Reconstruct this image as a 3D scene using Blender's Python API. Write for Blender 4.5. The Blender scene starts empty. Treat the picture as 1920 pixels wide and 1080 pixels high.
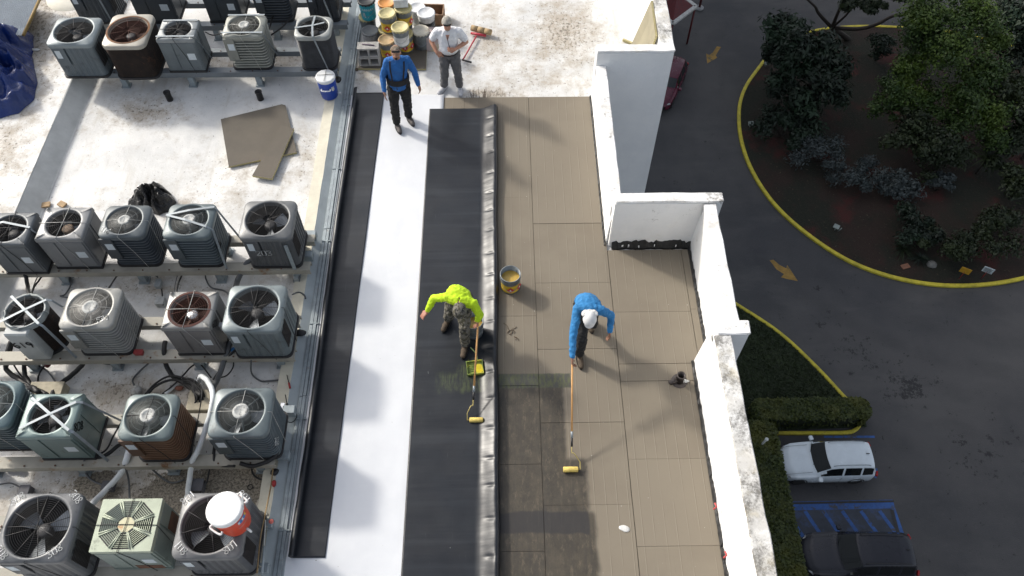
import bpy, bmesh, math, random
import numpy as np
from mathutils import Vector, Matrix, noise as mnoise
random.seed(7); np.random.seed(7)
PI = math.pi
sc = bpy.context.scene
# ---------------------------------------------------------------- camera, sky, sun, exposure
FL, CH, PIT, YAW = 1490.0, 10.3, math.radians(56.4), math.radians(0.8)
cam_d = bpy.data.cameras.new('camera'); cam = bpy.data.objects.new('camera', cam_d)
sc.collection.objects.link(cam); sc.camera = cam
cam_d.sensor_width = 36; cam_d.lens = FL / 1920 * 36; cam_d.clip_start = .1; cam_d.clip_end = 900
cam.location = (0, 0, CH); cam.rotation_euler = (PI / 2 - PIT, 0, -YAW)
SUN_EL, SUN_AZ = math.radians(34), math.radians(-56)      # azimuth from +Y, clockwise: the sun stands up and to the left
w = bpy.data.worlds.new('World'); sc.world = w; w.use_nodes = True
nt = w.node_tree; bg = nt.nodes['Background']
sky = nt.nodes.new('ShaderNodeTexSky'); sky.sky_type = 'NISHITA'; sky.sun_disc = False
sky.sun_elevation = SUN_EL; sky.sun_rotation = SUN_AZ; sky.air_density = 1.0; sky.dust_density = 4.0; sky.ozone_density = 1.0
hs = nt.nodes.new('ShaderNodeHueSaturation'); hs.inputs['Saturation'].default_value = .45     # a milky, half clouded sky
nt.links.new(sky.outputs[0], hs.inputs['Color']); nt.links.new(hs.outputs[0], bg.inputs[0]); bg.inputs[1].default_value = .15
sd = bpy.data.lights.new('sun', 'SUN'); sd.energy = 2.0; sd.angle = math.radians(4.8); sd.color = (1, .94, .84)
so = bpy.data.objects.new('sun', sd); sc.collection.objects.link(so)
sv = Vector((math.sin(SUN_AZ) * math.cos(SUN_EL), math.cos(SUN_AZ) * math.cos(SUN_EL), math.sin(SUN_EL)))
so.rotation_euler = sv.to_track_quat('Z', 'Y').to_euler(); so.location = sv * 60
sc.view_settings.view_transform = 'Standard'; sc.view_settings.look = 'None'
sc.view_settings.exposure = 0.62; sc.view_settings.gamma = 1; sc.view_settings.use_curve_mapping = False
GZ = -27.0
# ---------------------------------------------------------------- helpers
_fw = Vector((math.sin(YAW) * math.cos(PIT), math.cos(YAW) * math.cos(PIT), -math.sin(PIT)))
_rt = Vector((math.cos(YAW), -math.sin(YAW), 0)); _up = _rt.cross(_fw)
def W(px, py, z=0.0):
    """point of the place at height z, measured off the photograph (1920 x 1080)"""
    d = _fw + _rt * ((px - 960) / FL) - _up * ((py - 540) / FL)
    t = (z - CH) / d.z
    return Vector((d.x * t, d.y * t, z))
def rnd(a, b): return random.uniform(a, b)
C = sc.collection
def obj(name, me, parent=None, mats=()):
    o = bpy.data.objects.new(name, me); C.objects.link(o)
    for m in mats: me.materials.append(m)
    if parent is not None: o.parent = parent
    return o
def tag(o, label=None, cat=None, group=None, kind=None):
    if label: o['label'] = label
    if cat: o['category'] = cat
    if group: o['group'] = group
    if kind: o['kind'] = kind
    return o
def thing(name, label, cat, loc=(0, 0, 0), rz=0, group=None):
    o = bpy.data.objects.new(name, None); C.objects.link(o); o.empty_display_size = .1
    o.location = loc; o.rotation_euler = (0, 0, rz)
    return tag(o, label, cat, group)
class MB:
    def __init__(s): s.v = []; s.f = []; s.m = []; s.s = []
    def add(s, vs, fs, m=0, sm=False):
        b = len(s.v); s.v += [tuple(p) for p in vs]
        for f in fs: s.f.append([b + i for i in f]); s.m.append(m); s.s.append(sm)
        return s
    def box(s, x0, x1, y0, y1, z0, z1, m=0, M=None, bev=0):
        if bev:
            b = bev
            pts = []; fs = []
            bm = bmesh.new(); bmesh.ops.create_cube(bm, size=1)
            for v in bm.verts: v.co = Vector(((x0 + x1) / 2 + v.co.x * (x1 - x0), (y0 + y1) / 2 + v.co.y * (y1 - y0), (z0 + z1) / 2 + v.co.z * (z1 - z0)))
            bmesh.ops.bevel(bm, geom=bm.edges[:], offset=b, segments=1, affect='EDGES', profile=.5)
            bm.verts.index_update()
            pts = [v.co.copy() for v in bm.verts]; fs = [[v.index for v in f.verts] for f in bm.faces]; bm.free()
        else:
            pts = [Vector(p) for p in ((x0, y0, z0), (x1, y0, z0), (x1, y1, z0), (x0, y1, z0), (x0, y0, z1), (x1, y0, z1), (x1, y1, z1), (x0, y1, z1))]
            fs = [(0, 3, 2, 1), (4, 5, 6, 7), (0, 1, 5, 4), (1, 2, 6, 5), (2, 3, 7, 6), (3, 0, 4, 7)]
        if M is not None: pts = [M @ p for p in pts]
        return s.add(pts, fs, m)
    def prism(s, poly, z0, z1, m=0):
        n = len(poly)
        vs = [(p[0], p[1], z0) for p in poly] + [(p[0], p[1], z1) for p in poly]
        fs = [tuple(range(n - 1, -1, -1)), tuple(range(n, 2 * n))] + [(i, (i + 1) % n, n + (i + 1) % n, n + i) for i in range(n)]
        return s.add(vs, fs, m)
    def rings(s, rs, m=0, sm=True, cap0=True, cap1=True, closed=True):
        n = len(rs[0]); vs = [p for r in rs for p in r]; fs = []
        for k in range(len(rs) - 1):
            for i in range(n if closed else n - 1):
                j = (i + 1) % n; fs.append((k * n + i, k * n + j, (k + 1) * n + j, (k + 1) * n + i))
        if cap0: fs.append(tuple(range(n - 1, -1, -1)))
        if cap1: fs.append(tuple((len(rs) - 1) * n + i for i in range(n)))
        return s.add(vs, fs, m, sm)
    def lathe(s, prof, c=(0, 0, 0), n=20, m=0, sm=True, cap0=True, cap1=True, sx=1, sy=1, M=None):
        rs = []
        for r, z in prof:
            ring = [Vector((c[0] + r * sx * math.cos(2 * PI * i / n), c[1] + r * sy * math.sin(2 * PI * i / n), c[2] + z)) for i in range(n)]
            rs.append([M @ p for p in ring] if M is not None else ring)
        return s.rings(rs, m, sm, cap0, cap1)
    def tube(s, pts, r, n=6, m=0, caps=True):
        pts = [Vector(p) for p in pts]; rs = []; rr = r if isinstance(r, (list, tuple)) else [r] * len(pts)
        ref = None
        for i, p in enumerate(pts):
            d = (pts[min(i + 1, len(pts) - 1)] - pts[max(i - 1, 0)]).normalized()
            if ref is None: ref = d.orthogonal().normalized()
            a = (ref - d * ref.dot(d)); a = a.normalized() if a.length > 1e-5 else d.orthogonal().normalized()
            ref = a; b = d.cross(a)
            rs.append([p + (a * math.cos(2 * PI * k / n) + b * math.sin(2 * PI * k / n)) * rr[i] for k in range(n)])
        return s.rings(rs, m, True, caps, caps)
    def ball(s, c, r, m=0, n=12, M=None):
        rx, ry, rz = r if isinstance(r, (tuple, list)) else (r, r, r)
        rs = []
        k = max(5, n // 2 + 1)
        for j in range(k):
            t = -PI / 2 + PI * (j + .02) / (k - 1 + .04)
            ring = [Vector((rx * math.cos(t) * math.cos(2 * PI * i / n), ry * math.cos(t) * math.sin(2 * PI * i / n), rz * math.sin(t))) for i in range(n)]
            if M is not None: ring = [M @ p for p in ring]
            rs.append([p + Vector(c) for p in ring])
        return s.rings(rs, m)
    def mesh(s, name, mats=()):
        me = bpy.data.meshes.new(name); me.from_pydata(s.v, [], s.f); me.update()
        me.polygons.foreach_set('material_index', s.m); me.polygons.foreach_set('use_smooth', s.s)
        for m in mats: me.materials.append(m)
        return me
    def build(s, name, mats, parent=None, label=None, cat=None, group=None, kind=None):
        if not isinstance(mats, (list, tuple)): mats = [mats]
        off = Vector((0, 0, 0))
        if parent is None and cat:
            a = np.array(s.v); mn = a.min(0); mx = a.max(0); off = Vector(((mn[0] + mx[0]) / 2, (mn[1] + mx[1]) / 2, mn[2]))
            s.v = [(p[0] - off.x, p[1] - off.y, p[2] - off.z) for p in s.v]
        o = obj(name, s.mesh(name, mats), parent); o.location = off
        return tag(o, label, cat, group, kind)
def RZ(a, loc=(0, 0, 0)): return Matrix.Translation(loc) @ Matrix.Rotation(a, 4, 'Z')
def spline(pts, k=6):
    pts = [Vector(p) for p in pts]
    if len(pts) < 3: return pts
    P = [pts[0] * 2 - pts[1]] + pts + [pts[-1] * 2 - pts[-2]]; out = []
    for i in range(1, len(P) - 2):
        a, b, c, d = P[i - 1:i + 3]
        for j in range(k):
            t = j / k
            out.append(.5 * ((2 * b) + (c - a) * t + (2 * a - 5 * b + 4 * c - d) * t * t + (3 * b - a - 3 * c + d) * t ** 3))
    out.append(pts[-1]); return out
# ---------------------------------------------------------------- material graph helper
class G:
    def __init__(s, name):
        s.mat = bpy.data.materials.new(name); s.mat.use_nodes = True; s.t = s.mat.node_tree
        s.b = s.t.nodes['Principled BSDF']; s.tc = s.t.nodes.new('ShaderNodeTexCoord'); s.geo = s.t.nodes.new('ShaderNodeNewGeometry')
        s.pos = s.geo.outputs['Position']; s.ob = s.tc.outputs['Object']
    def L(s, a, b): s.t.links.new(a, b)
    def put(s, sock, v):
        if isinstance(v, (int, float)): sock.default_value = v
        elif isinstance(v, (tuple, list)): sock.default_value = tuple(v) + (1,) * (4 - len(v)) if sock.type == 'RGBA' else tuple(v)
        else: s.L(v, sock)
    def noise(s, vec, scale, detail=4, rough=.6, sc3=None, dist=0):
        n = s.t.nodes.new('ShaderNodeTexNoise'); n.inputs['Scale'].default_value = scale; n.inputs['Detail'].default_value = detail
        n.inputs['Roughness'].default_value = rough; n.inputs['Distortion'].default_value = dist
        if sc3: vec = s.vm('MULTIPLY', vec, sc3)
        s.L(vec, n.inputs['Vector']); return n.outputs['Fac']
    def vm(s, op, a, b=None):
        n = s.t.nodes.new('ShaderNodeVectorMath'); n.operation = op; s.put(n.inputs[0], a)
        if b is not None: s.put(n.inputs[1], b)
        return n.outputs['Value'] if op in ('LENGTH', 'DOT_PRODUCT') else n.outputs['Vector']
    def m(s, op, a, b=0.0, clamp=False):
        n = s.t.nodes.new('ShaderNodeMath'); n.operation = op; s.put(n.inputs[0], a); s.put(n.inputs[1], b); n.use_clamp = clamp; return n.outputs[0]
    def ramp(s, v, a, b, lo=0.0, hi=1.0):
        n = s.t.nodes.new('ShaderNodeMapRange'); n.interpolation_type = 'SMOOTHSTEP'; s.put(n.inputs['Value'], v)
        for k, x in (('From Min', a), ('From Max', b), ('To Min', lo), ('To Max', hi)): n.inputs[k].default_value = x
        return n.outputs['Result']
    def mix(s, f, a, b, mode='MIX'):
        n = s.t.nodes.new('ShaderNodeMix'); n.data_type = 'RGBA'; n.blend_type = mode
        s.put(n.inputs['Factor'], f); s.put(n.inputs['A'], a); s.put(n.inputs['B'], b); return n.outputs['Result']
    def xyz(s, v):
        n = s.t.nodes.new('ShaderNodeSeparateXYZ'); s.L(v, n.inputs[0]); return n.outputs
    def ell(s, vec, lst):
        """max of soft ellipses (x, y, rx, ry, strength) in world XY"""
        out = None
        for (x, y, rx, ry, k) in lst:
            d = s.vm('MULTIPLY', s.vm('SUBTRACT', vec, (x, y, 0)), (1 / rx, 1 / ry, 0))
            e = s.m('MULTIPLY', s.m('SUBTRACT', 1.0, s.vm('LENGTH', d), True), k)
            out = e if out is None else s.m('MAXIMUM', out, e)
        return out
    def rect(s, vec, x0, x1, y0, y1, soft=.02):
        X = s.xyz(vec)
        a = s.m('MULTIPLY', s.ramp(X[0], x0 - soft, x0 + soft), s.ramp(X[0], x1 - soft, x1 + soft, 1, 0))
        b = s.m('MULTIPLY', s.ramp(X[1], y0 - soft, y0 + soft), s.ramp(X[1], y1 - soft, y1 + soft, 1, 0))
        return s.m('MULTIPLY', a, b)
    def bump(s, h, st=.3, dist=.01):
        n = s.t.nodes.new('ShaderNodeBump'); n.inputs['Strength'].default_value = st; n.inputs['Distance'].default_value = dist
        s.L(h, n.inputs['Height']); s.L(n.outputs[0], s.b.inputs['Normal'])
    def out(s, col, rough=.6, metal=0.0, spec=None):
        s.put(s.b.inputs['Base Color'], col); s.put(s.b.inputs['Roughness'], rough); s.put(s.b.inputs['Metallic'], metal)
        if spec is not None: s.b.inputs['Specular IOR Level'].default_value = spec
        return s.mat
_mc = {}
def mat(name, col, rough=.55, metal=0.0, var=.18, scale=6, bump=.0, bscale=60, stain=None, sscale=9, sth=.6, world=False, spec=None):
    if name in _mc: return _mc[name]
    g = G(name); v = g.pos if world else g.ob
    n = g.noise(v, scale, 5, .65)
    dk = tuple(c * (1 - var * 1.6) for c in col); lt = tuple(min(1, c * (1 + var)) for c in col)
    c = g.mix(g.ramp(n, .25, .75), dk, lt)
    if stain: c = g.mix(g.ramp(g.noise(v, sscale, 6, .7), sth, sth + .12), c, stain)
    if bump: g.bump(g.noise(v, bscale, 4, .6), bump, .01)
    _mc[name] = g.out(c, g.ramp(n, .2, .8, max(0, rough - .08), min(1, rough + .08)), metal, spec)
    return _mc[name]
def plain(name, col, rough=.5, metal=0.0): return mat(name, col, rough, metal, var=.06, scale=15)
# ================================================================= MATERIALS OF THE SETTING
def m_white_roof():
    g = G('white_roof_coating'); p = g.pos
    base = g.mix(g.ramp(g.noise(p, .9, 6, .65), .3, .72), (.50, .505, .50), (.68, .675, .655))
    # long run-off streaks and laps of the old coating
    st = g.ramp(g.noise(p, 1.0, 5, .7, (3.2, .5, 1)), .52, .74)
    base = g.mix(g.m('MULTIPLY', st, .45), base, (.36, .33, .27))
    reg = g.ell(p, [(-9.6, 12.6, 2.6, 4.5, .75), (-9, 9.5, 1.6, 3.0, .55), (1.2, 12.9, 1.3, 1.7, .62), (-.2, 12.6, 1.6, 1.6, .42), (.5, 11.6, 2.0, 1.2, .36),
                    (-.2, 11.15, .8, .35, .75), (-2.6, 11.9, .5, .8, .5), (-6.3, 4.9, .9, .5, .55), (-5.5, 5.15, 1.1, .5, .62), (-4.6, 9.4, 1.2, .6, .3), (-3.5, 9.6, .5, 1.2, .42),
                    (-5.0, 5.0, 3.0, .75, .50), (-5.0, 3.6, 3.4, .75, .62), (-5.5, 6.9, 2.8, .4, .40), (-6.6, 10.8, 1.2, .7, .50), (-5.2, 8.6, 2.4, .9, .28), (-4.3, 12.2, 2.5, .5, .5), (-6.0, 12.2, 2.5, .4, .5), (-4.9, 4.8, .8, .3, .4), (-6.8, 7.9, .8, .4, .4), (-5.4, 6.9, 1.0, .25, .5)])
    n1 = g.noise(p, 2.3, 8, .78); n2 = g.noise(p, 15, 5, .72); n3 = g.noise(p, 8, 6, .75, (2.6, .8, 1))
    dirt = g.ramp(g.m('ADD', n1, g.m('MULTIPLY', reg, .48)), .52, .80)
    base = g.mix(g.m('MULTIPLY', dirt, .70), base, (.29, .235, .165))
    blot = g.ramp(g.m('ADD', n2, g.m('MULTIPLY', reg, .22)), .645, .72)
    base = g.mix(g.m('MULTIPLY', blot, .8), base, (.10, .085, .06))
    drg = g.ramp(g.m('ADD', n3, g.m('MULTIPLY', reg, .27)), .66, .75)
    base = g.mix(g.m('MULTIPLY', drg, .7), base, (.15, .12, .085))
    speck = g.ramp(g.noise(p, 26, 2, .5), .715, .74)
    base = g.mix(speck, base, (.06, .055, .05))
    # bare gravelly patches where the coating has come off
    grav = g.ell(p, [(-4.15, 3.62, 1.15, .62, 1), (-3.55, 3.75, .7, .5, .9), (-5.55, 3.75, .75, .42, .7), (-4.6, 3.35, .6, .3, .8)])
    gm = g.ramp(g.m('ADD', grav, g.m('MULTIPLY', g.m('SUBTRACT', g.noise(p, 3.5, 8, .75), .5), 1.3)), .34, .40)
    gc = g.mix(g.ramp(g.noise(p, 34, 4, .8), .35, .62), (.045, .038, .028), (.27, .235, .18))
    base = g.mix(gm, base, gc)
    h = g.m('ADD', g.noise(p, 6, 6, .7), g.m('MULTIPLY', g.noise(p, 60, 3, .6), .25))
    g.bump(h, .45, .02)
    return g.out(base, g.ramp(n1, .3, .7, .42, .75))
def m_boards():
    g = G('fibre_faced_board'); p = g.pos; X = g.xyz(p)
    oi = g.t.nodes.new('ShaderNodeObjectInfo')
    base = g.mix(oi.outputs['Random'], (.150, .127, .096), (.174, .149, .114))
    base = g.mix(g.ramp(g.noise(p, .8, 5, .6), .3, .7), base, (.185, .160, .122))
    # embossed guide lines along the board, about every 15 cm
    ph = g.m('FRACT', g.m('DIVIDE', g.m('ADD', X[0], 10.0), .1475))
    d = g.m('ABSOLUTE', g.m('SUBTRACT', ph, .5))
    line = g.ramp(d, .0, .045, 1, 0)
    nb = g.ramp(g.noise(p, 2.2, 4, .7, (1, .6, 1)), .35, .6)
    line = g.m('MULTIPLY', line, nb)
    base = g.mix(g.m('MULTIPLY', line, .9), base, (.250, .220, .170))
    dl = g.m('MULTIPLY', g.ramp(g.m('ABSOLUTE', g.m('SUBTRACT', ph, .57)), .0, .05, 1, 0), nb)  # shadow beside each embossed line, drawn into the colour
    base = g.mix(g.m('MULTIPLY', dl, .55), base, (.085, .072, .054))
    base = g.mix(g.m('MULTIPLY', g.ramp(g.noise(p, 3, 6, .8, (9, .7, 1)), .56, .75), .35), base, (.11, .095, .075))
    base = g.mix(g.ramp(g.noise(p, 22, 3, .6), .74, .77), base, (.42, .40, .36))
    # primer rolled on so far: wet and dark, with roller edges
    wob = g.vm('ADD', p, g.vm('MULTIPLY', g.vm('SUBTRACT', _col(g, p, 2.2), (.5, .5, .5)), (.16, .14, 0)))
    wob2 = g.vm('ADD', p, g.vm('MULTIPLY', g.vm('SUBTRACT', _col(g, p, 9), (.5, .5, .5)), (.05, .03, 0)))
    a = g.m('MAXIMUM', g.rect(wob2, -3, .80, 3.95, 5.30, .035), g.m('MAXIMUM', g.rect(wob2, -3, 1.06, 3.2, 4.03, .045), g.rect(wob, -3, 1.14, -5, 3.3, .04)))
    mot = g.noise(p, 4, 8, .8, (1.5, 1, 1)); mo2 = g.noise(p, 3.0, 6, .7)
    pc = g.mix(g.ramp(mot, .30, .72), (.027, .023, .017), (.062, .051, .035))
    pc = g.mix(g.m('MULTIPLY', g.ramp(g.noise(p, 2.0, 6, .7, (9, .5, 1)), .45, .66), .6), pc, (.030, .026, .021))
    pc = g.mix(g.m('MULTIPLY', g.ramp(g.noise(p, 6, 7, .8, (2.4, .9, 1)), .52, .66), .55), pc, (.125, .10, .068))
    base = g.mix(g.m('MULTIPLY', a, g.ramp(mo2, .2, .5, .88, .99)), base, pc)
    band = g.m('MULTIPLY', g.rect(wob, -3, 1.05, 3.02, 3.30, .018), .85)
    base = g.mix(band, base, (.018, .017, .018))
    top = g.rect(wob2, -3, .92, 5.10, 5.33, .012)
    tcx = g.mix(g.ramp(g.noise(p, 9, 5, .7, (3, 1, 1)), .4, .62), (.045, .047, .042), (.075, .085, .035))
    base = g.mix(g.m('MULTIPLY', top, .9), base, tcx)
    ro = g.m('SUBTRACT', .86, g.m('MULTIPLY', g.m('MAXIMUM', a, top), .3))
    h = g.m('ADD', g.m('MULTIPLY', line, .6), g.m('MULTIPLY', g.noise(p, 45, 4, .7), .4)); g.bump(h, .25, .006)
    return g.out(base, ro)
def _col(g, v, scale):
    n = g.t.nodes.new('ShaderNodeTexNoise'); n.inputs['Scale'].default_value = scale; n.inputs['Detail'].default_value = 3
    g.L(v, n.inputs['Vector']); return n.outputs['Color']
def m_black_membrane():
    g = G('black_membrane'); p = g.pos
    c = g.mix(g.ramp(g.noise(p, 1.6, 5, .6), .3, .7), (.006, .008, .012), (.010, .013, .018))
    bands = g.ramp(g.noise(p, 1.2, 4, .6, (.15, 3.0, 1)), .5, .7)
    c = g.mix(g.m('MULTIPLY', bands, .4), c, (.030, .035, .042))
    c = g.mix(g.m('MULTIPLY', g.ramp(g.noise(p, 3, 5, .8, (8, .8, 1)), .62, .72), .35), c, (.05, .055, .06))
    wob = g.vm('ADD', p, g.vm('MULTIPLY', g.vm('SUBTRACT', _col(g, p, 8), (.5, .5, .5)), (.10, .20, 0)))
    gl = g.m('MAXIMUM', g.rect(wob, -.98, -.66, 5.06, 5.34, .08), g.rect(wob, -.72, -.30, 5.05, 5.45, .05))
    gl = g.m('MULTIPLY', gl, g.ramp(g.noise(p, 8, 5, .7, (5, .7, 1)), .36, .62))
    c = g.mix(g.m('MULTIPLY', gl, .5), c, (.075, .092, .035))
    sc_ = g.ramp(g.noise(p, 5, 3, .6, (7, .8, 1)), .755, .77)
    c = g.mix(g.m('MULTIPLY', sc_, g.rect(p, -1.3, -.2, 2.4, 5.4, .1)), c, (.30, .31, .30))
    g.bump(g.m('ADD', g.noise(p, 1.5, 3, .5, (.3, 3, 1)), g.m('MULTIPLY', g.noise(p, 7, 3, .5), .12)), .35, .03)
    return g.out(c, g.ramp(g.noise(p, 2, 4, .6), .3, .7, .34, .44), 0, .45)
def m_white_membrane():
    g = G('white_membrane'); p = g.pos
    c = g.mix(g.ramp(g.noise(p, 1.3, 4, .6), .3, .7), (.59, .605, .63), (.655, .67, .69))
    c = g.mix(g.m('MULTIPLY', g.ramp(g.noise(p, 5, 6, .8), .66, .8), .3), c, (.5, .49, .45))
    c = g.mix(g.ramp(g.noise(p, 24, 2, .5), .77, .785), c, (.2, .18, .16))
    g.bump(g.noise(p, 1.4, 4, .5, (1.6, .8, 1)), .35, .03)
    return g.out(c, .38, 0, .5)
def m_parapet(dirty=.3, name='parapet_paint'):
    g = G(name); p = g.pos
    c = g.mix(g.ramp(g.noise(p, 1.3, 6, .65), .3, .7), (.74, .745, .74), (.82, .815, .80))
    n = g.noise(p, 5.5, 9, .8); r = g.noise(p, 1.3, 3, .6)
    k = g.ramp(g.m('ADD', n, g.m('MULTIPLY', g.m('SUBTRACT', r, .5), .7)), .62 - dirty * .3, 1.0 - dirty * .3)
    c = g.mix(g.m('MULTIPLY', k, .55), c, (.24, .225, .19))
    f = g.ramp(g.m('ADD', g.noise(p, 19, 8, .85), g.m('MULTIPLY', g.m('SUBTRACT', g.noise(p, 2.4, 5, .7), .5), 1.1)), .74 - dirty * .22, .90 - dirty * .14)
    c = g.mix(g.m('MULTIPLY', f, .8), c, (.075, .07, .06))
    c = g.mix(g.m('MULTIPLY', g.ramp(g.noise(p, 2.1, 6, .7), .5, .8), .4 * dirty + .1), c, (.50, .43, .27))
    g.bump(g.m('ADD', g.noise(p, 7, 5, .6), g.m('MULTIPLY', g.noise(p, 50, 4, .7), .3)), .4, .015)
    return g.out(c, .8)
def m_stucco():
    g = G('wall_stucco'); p = g.pos
    c = g.mix(g.ramp(g.noise(p, 1.1, 6, .7), .3, .7), (.70, .715, .725), (.77, .78, .78))
    c = g.mix(g.m('MULTIPLY', g.ramp(g.noise(p, 1.5, 7, .7, (5, 5, .3)), .6, .8), .22), c, (.38, .39, .38))
    g.bump(g.m('ADD', g.noise(p, 4, 5, .7), g.m('MULTIPLY', g.noise(p, 40, 4, .7), .5)), .5, .012)
    return g.out(c, .85)
def m_asphalt():
    g = G('asphalt'); p = g.pos
    c = g.mix(g.ramp(g.noise(p, .13, 6, .6), .32, .68), (.040, .041, .045), (.074, .071, .070))
    c = g.mix(g.m('MULTIPLY', g.ramp(g.noise(p, .25, 5, .6, (.6, 1.7, 1)), .48, .72), .55), c, (.098, .094, .090))
    rr2 = g.vm('LENGTH', g.vm('MULTIPLY', g.vm('SUBTRACT', p, (29, 36, 0)), (1, 1, 0)))
    trk = g.ramp(g.m('ABSOLUTE', g.m('SUBTRACT', g.m('FRACT', g.m('DIVIDE', rr2, 1.9)), .5)), .12, .42)
    c = g.mix(g.m('MULTIPLY', g.m('MULTIPLY', trk, g.ramp(g.noise(p, .4, 4, .6), .4, .6)), .22), c, (.03, .03, .032))
    c = g.mix(g.m('MULTIPLY', g.ramp(g.noise(p, 9, 5, .8), .52, .75), .35), c, (.11, .108, .10))
    sp = g.m('ADD', g.noise(p, 1.5, 8, .82), g.m('MULTIPLY', g.ell(p, [(21, 18.5, 2.6, 2.4, .9), (19.2, 20.5, 2.2, 2.4, .8), (23.5, 14.5, 3, 3, .7), (17.5, 22.6, 1.8, 1.5, .7), (17, 24, 2, 2, .4)]), .13))
    c = g.mix(g.m('MULTIPLY', g.ramp(sp, .605, .66), .85), c, (.014, .014, .015))
    c = g.mix(g.m('MULTIPLY', g.ramp(g.noise(p, 2.6, 4, .7), .69, .72), .85), c, (.015, .015, .015))
    g.bump(g.noise(p, 18, 4, .7), .5, .02)
    return g.out(c, .82)
M_ROOF = m_white_roof(); M_BOARD = m_boards(); M_BLACK = m_black_membrane(); M_WSHEET = m_white_membrane()
M_PAR = m_parapet(.22); M_CAP = m_parapet(.75, 'parapet_cap_worn'); M_CAP2 = m_parapet(1.30, 'parapet_cap_mildewed'); M_STUC = m_stucco(); M_ASPH = m_asphalt()
M_TAR = mat('tar_flashing', (.012, .012, .012), .55, 0, .4, 20, .6, 30, stain=(.10, .095, .09), sscale=12, sth=.68, world=True)
M_GALV = mat('galvanised_steel', (.27, .31, .33), .55, .25, .15, 10, stain=(.22, .20, .17), sscale=6, sth=.62)
M_SLOPE_SH = mat('slope_coating_shaded', (.52, .525, .505), .8, 0, .1, 3, .3, 20, stain=(.25, .25, .23), sscale=5, sth=.66, world=True)  # grey painted in for the shade on this roof slope
M_CREAM = mat('cream_curb_coating', (.56, .53, .43), .7, 0, .1, 3, .3, 25, stain=(.35, .28, .18), sscale=9, sth=.68, world=True)
M_STRAP = mat('strap_metal', (.25, .28, .30), .5, .3, .1, 14)
M_BLKP = mat('black_plastic', (.012, .012, .013), .45, 0, .3, 10)
M_YELC = mat('yellow_kerb_paint', (.55, .46, .04), .65, 0, .2, 3, .3, 20, stain=(.25, .22, .10), sscale=2.5, sth=.64, world=True)
M_BLUEL = mat('blue_line_paint', (.035, .10, .30), .75, 0, .2, 3, stain=(.06, .062, .07), sscale=2.6, sth=.52, world=True)
M_ORAR = mat('worn_orange_road_paint', (.30, .18, .04), .8, 0, .25, 2, stain=(.11, .09, .05), sscale=2.6, sth=.55, world=True)
def m_soil():
    g = G('mulch_bed'); p = g.pos
    c = g.mix(g.ramp(g.noise(p, .28, 5, .6), .40, .58), (.010, .012, .006), (.024, .012, .008))
    c = g.mix(g.ramp(g.noise(p, .4, 4, .6), .52, .66), c, (.055, .010, .008))
    c = g.mix(g.m('MULTIPLY', g.ramp(g.noise(p, 8, 6, .8), .48, .7), .5), c, (.045, .034, .022))
    c = g.mix(g.ramp(g.noise(p, 5, 3, .7), .68, .72), c, (.09, .075, .05))
    g.bump(g.noise(p, 12, 5, .8), .9, .06); return g.out(c, .95)
def m_grassbase():
    g = G('lawn_base'); p = g.pos
    c = g.mix(g.ramp(g.noise(p, .8, 6, .7), .3, .7), (.012, .022, .007), (.028, .042, .014))
    c = g.mix(g.ramp(g.noise(p, 9, 5, .8), .56, .7), c, (.045, .05, .02))
    g.bump(g.noise(p, 25, 5, .8), .8, .05); return g.out(c, .95)
M_SOIL = m_soil(); M_LAWN = m_grassbase()
# ================================================================= GROUND LEVEL
MB().add([(-300, -300, GZ), (500, -300, GZ), (500, 600, GZ), (-300, 600, GZ)], [(0, 1, 2, 3)]).build('road', M_ASPH, kind='structure')
isl_px = [(1440, 105), (1395, 170), (1385, 230), (1400, 300), (1440, 370), (1500, 430), (1590, 490), (1690, 525), (1800, 537), (1920, 522)]
isl = [W(a, b, GZ) for a, b in isl_px] + [Vector((34, 26.8, GZ)), Vector((39, 31, GZ)), Vector((41, 37, GZ)), Vector((38, 43, GZ)), Vector((33.5, 45.8, GZ))] + [W(1700, 54, GZ), W(1590, 52, GZ), Vector((21.4, 46.2, GZ))]
isl_c = spline(isl + [isl[0]], 8)[:-1]
MB().prism([(p.x, p.y) for p in isl_c], GZ + .004, GZ + .10).build('planting_bed', M_SOIL, kind='structure')
def kerb(path, wd, h, label, closed=False, zz=GZ):
    n = len(path); prof = [(-wd / 2, 0), (-wd / 2, h * .8), (-wd / 4, h), (wd / 4, h), (wd / 2, h * .8), (wd / 2, 0)]
    rs = []
    for i, p in enumerate(path):
        a = path[(i - 1) % n if closed else max(i - 1, 0)]; b = path[(i + 1) % n if closed else min(i + 1, n - 1)]
        d = (b - a).normalized(); s = Vector((d.y, -d.x, 0))
        rs.append([Vector((p.x, p.y, zz + .002)) + s * o + Vector((0, 0, z)) for o, z in prof])
    if closed: rs.append(rs[0])
    return MB().rings(rs, 0, False, not closed, not closed).build('kerb', M_YELC, label=label, cat='kerb')
kerb(isl_c, .22, .15, 'long curved yellow painted kerb around the planted island', True)
tri_px = [(1330, 540), (1380, 572), (1460, 625), (1530, 690), (1592, 757)]
tri = spline([W(a, b, GZ) for a, b in tri_px], 6)
kerb(tri, .19, .15, 'yellow kerb running diagonally along the small triangular lawn')
k2 = spline([W(1440, 813, GZ), W(1520, 813, GZ), W(1585, 812, GZ), W(1604, 806, GZ), W(1612, 796, GZ)], 6)
kerb(k2, .18, .15, 'short yellow kerb with a curved end between hedge and white car')
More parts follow.
